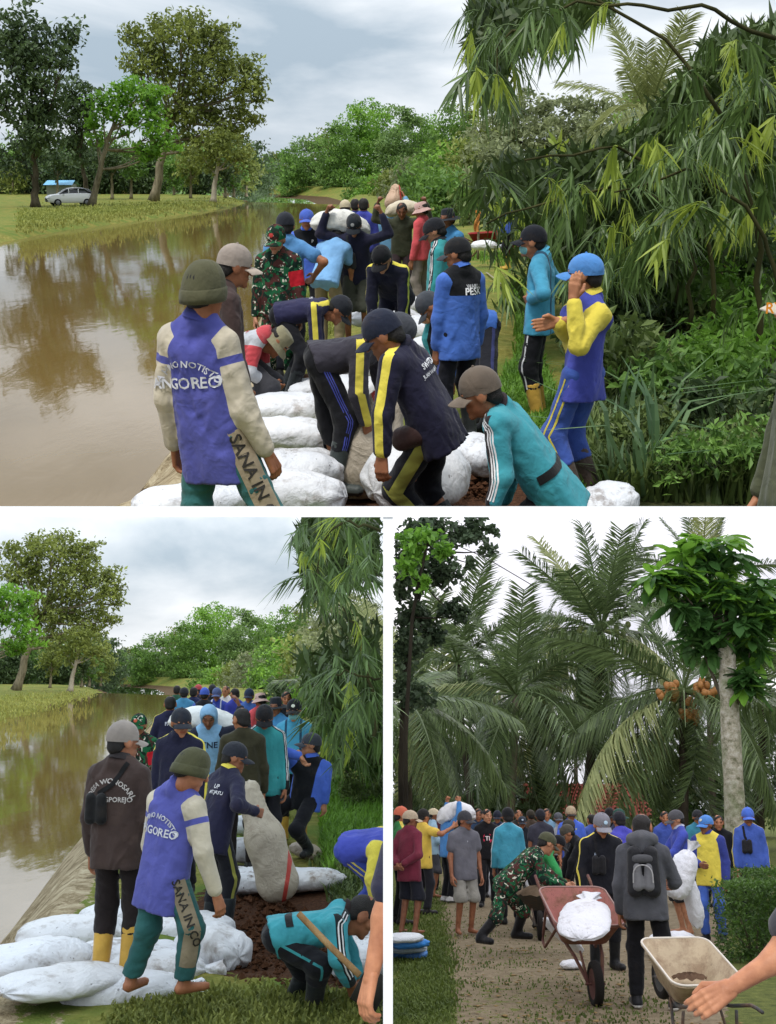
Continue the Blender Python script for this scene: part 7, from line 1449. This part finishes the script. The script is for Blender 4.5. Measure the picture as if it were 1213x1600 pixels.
person(P3, 'man in dark green cap and navy shirt in profile', 972, 86, yaw=-80, shirt=('#1a2258',), pants=(BLK,), hat=('cap', '#1c4a3c'), H=1.66, tone='#6b432f')
person(P3, 'dark haired man between the navy shirt and the black jacket', 930, 80, yaw=20, H=1.56, shirt=('#2a4a9c',), pants=(BLK,))
def hoodie(c, part):
    J = c.J; g = Grid([caps(J['neck'] - c.tr * .09 - c.tf * .04 + c.tu * .02, J['neck'] + c.tr * .09 - c.tf * .04 + c.tu * .02, .055, .055), caps(J['neck'] - c.tf * .08 + c.tu * .02, J['neck'] - c.tf * .10 - c.tu * .06, .085, .05)], .014, .06); V, Q = g.net(); part('hood', V, Q, cloth('#55575c'), parent=c.parts.get('shirt'))
    leg_lines(c, part, (0,), .03, '#1c2050', 'R')
person(P3, 'man from behind in grey hoodie with black and grey backpack', 1016, 167, yaw=-14, H=1.66, shirt=('#4c4e54',), pants=('#0e0e13',), look=(-10, 4), arms=('down', (((.35, .35, -1)), (-.1, .9, -.15))), shoe=('shoe', '#16161a', '#d8d8d4'), bag=('backpack', '#1b1c20'), extra=hoodie, feet=((-.12, .06), (.20, .0)), build=1.1, tone='#7c5038', hem=.18)
person(P3, 'man in grey cap and royal blue shirt facing left behind the held sack', 1070, 108, yaw=95, H=1.66, shirt=('#1f3aa8',), pants=('#28292c',), leg='short', shoe=('none',), hat=('cap', '#4c4c50'), look=(0, 14), collar='#a8b0c4', arms=('fwd', 'fwd'), tone='#8a6048', prints=[('P', 'back', .1, -.12, .05, '#c88890')])
person(P3, 'man in bright blue cap and yellow shirt with navy sleeves, lower right picture', 1116, 114, yaw=150, H=1.60, shirt=('#dcc81c', '#1c2f86'), style='sleeves', pants=('#1c54b4',), hat=('cap', '#2478c8', '#2478c8', '#c8c8b0'), look=(-25, 6), arms=('down', 'front'), collar='#1c2f86', tone='#5f3d2c', build=1.08, hem=.2)
person(P3, 'man in blue cap and blue shirt at the right edge behind the pale trunk', 1180, 100, yaw=172, H=1.68, shirt=('#2450b0', '#c8b82c'), style='stripe', pants=(BLK,), hat=('cap', '#1c5cc8'), tone='#6b432f', bag=('sling_front', '#1c1c20'))
person(P3, 'dark clothed man hidden between the yellow shirt and the pale trunk', 1132, 96, yaw=170, H=1.58, shirt=('#16181c',), pants=(BLK,))
for i, (lb, px, s_, yw, H_, shc, ht) in enumerate([('far man in dark red shirt behind the yellow shirt at left', 690, 72, 175, 1.62, ('#5a2430',), None), ('far man in navy cap between the black t-shirt and teal shirt', 780, 74, 170, 1.6, ('#2a3450',), ('cap', '#1c2436')), ('far man in brown shirt left of the charcoal t-shirt', 833, 72, 10, 1.62, ('#4a3c30',), ('cap', '#3a3428')),
    ('far man in white shirt right of the charcoal t-shirt', 876, 76, 185, 1.58, ('#a8aab0',), ('cap', '#55585e')), ('far man in black cap behind the violet shirt', 958, 84, 190, 1.66, ('#1c2030',), ('cap', '#1a1a1e')), ('man in dark shirt bending between barrow and green shirt', 896, 96, 80, 1.5, ('#24262c',), ('cap', '#3c3a34')), ('far man in blue shirt just right of the hooded man', 1046, 84, 175, 1.62, ('#2446a4',), None), ('far man in teal shirt behind the yellow shirted man', 1098, 86, 185, 1.64, ('#1f7c94',), ('cap', '#24262c'))]):
    person(P3, lb, px, s_, yaw=yw, H=H_, shirt=shc, hat=ht, pants=(BLK,))
person(P3, 'bare arm reaching in at the lower right corner', 1260, 470, yaw=60, d=4.2, H=1.7, shirt=('#3a3a40',), sleeve='short', pants=('#2a2a30',), ov={'neck': (1330, 1330), 'pelvis': (1330, 1540), 'head': (1340, 1270), 'shL': (1270, 1390), 'elL': (1212, 1500, -.05), 'wrL': (1140, 1545, -.1), 'shR': (1380, 1400), 'elR': (1400, 1500), 'wrR': (1400, 1600)}, hands=('relax', 'relax'), tone='#8f5c44', shoe=('none',))
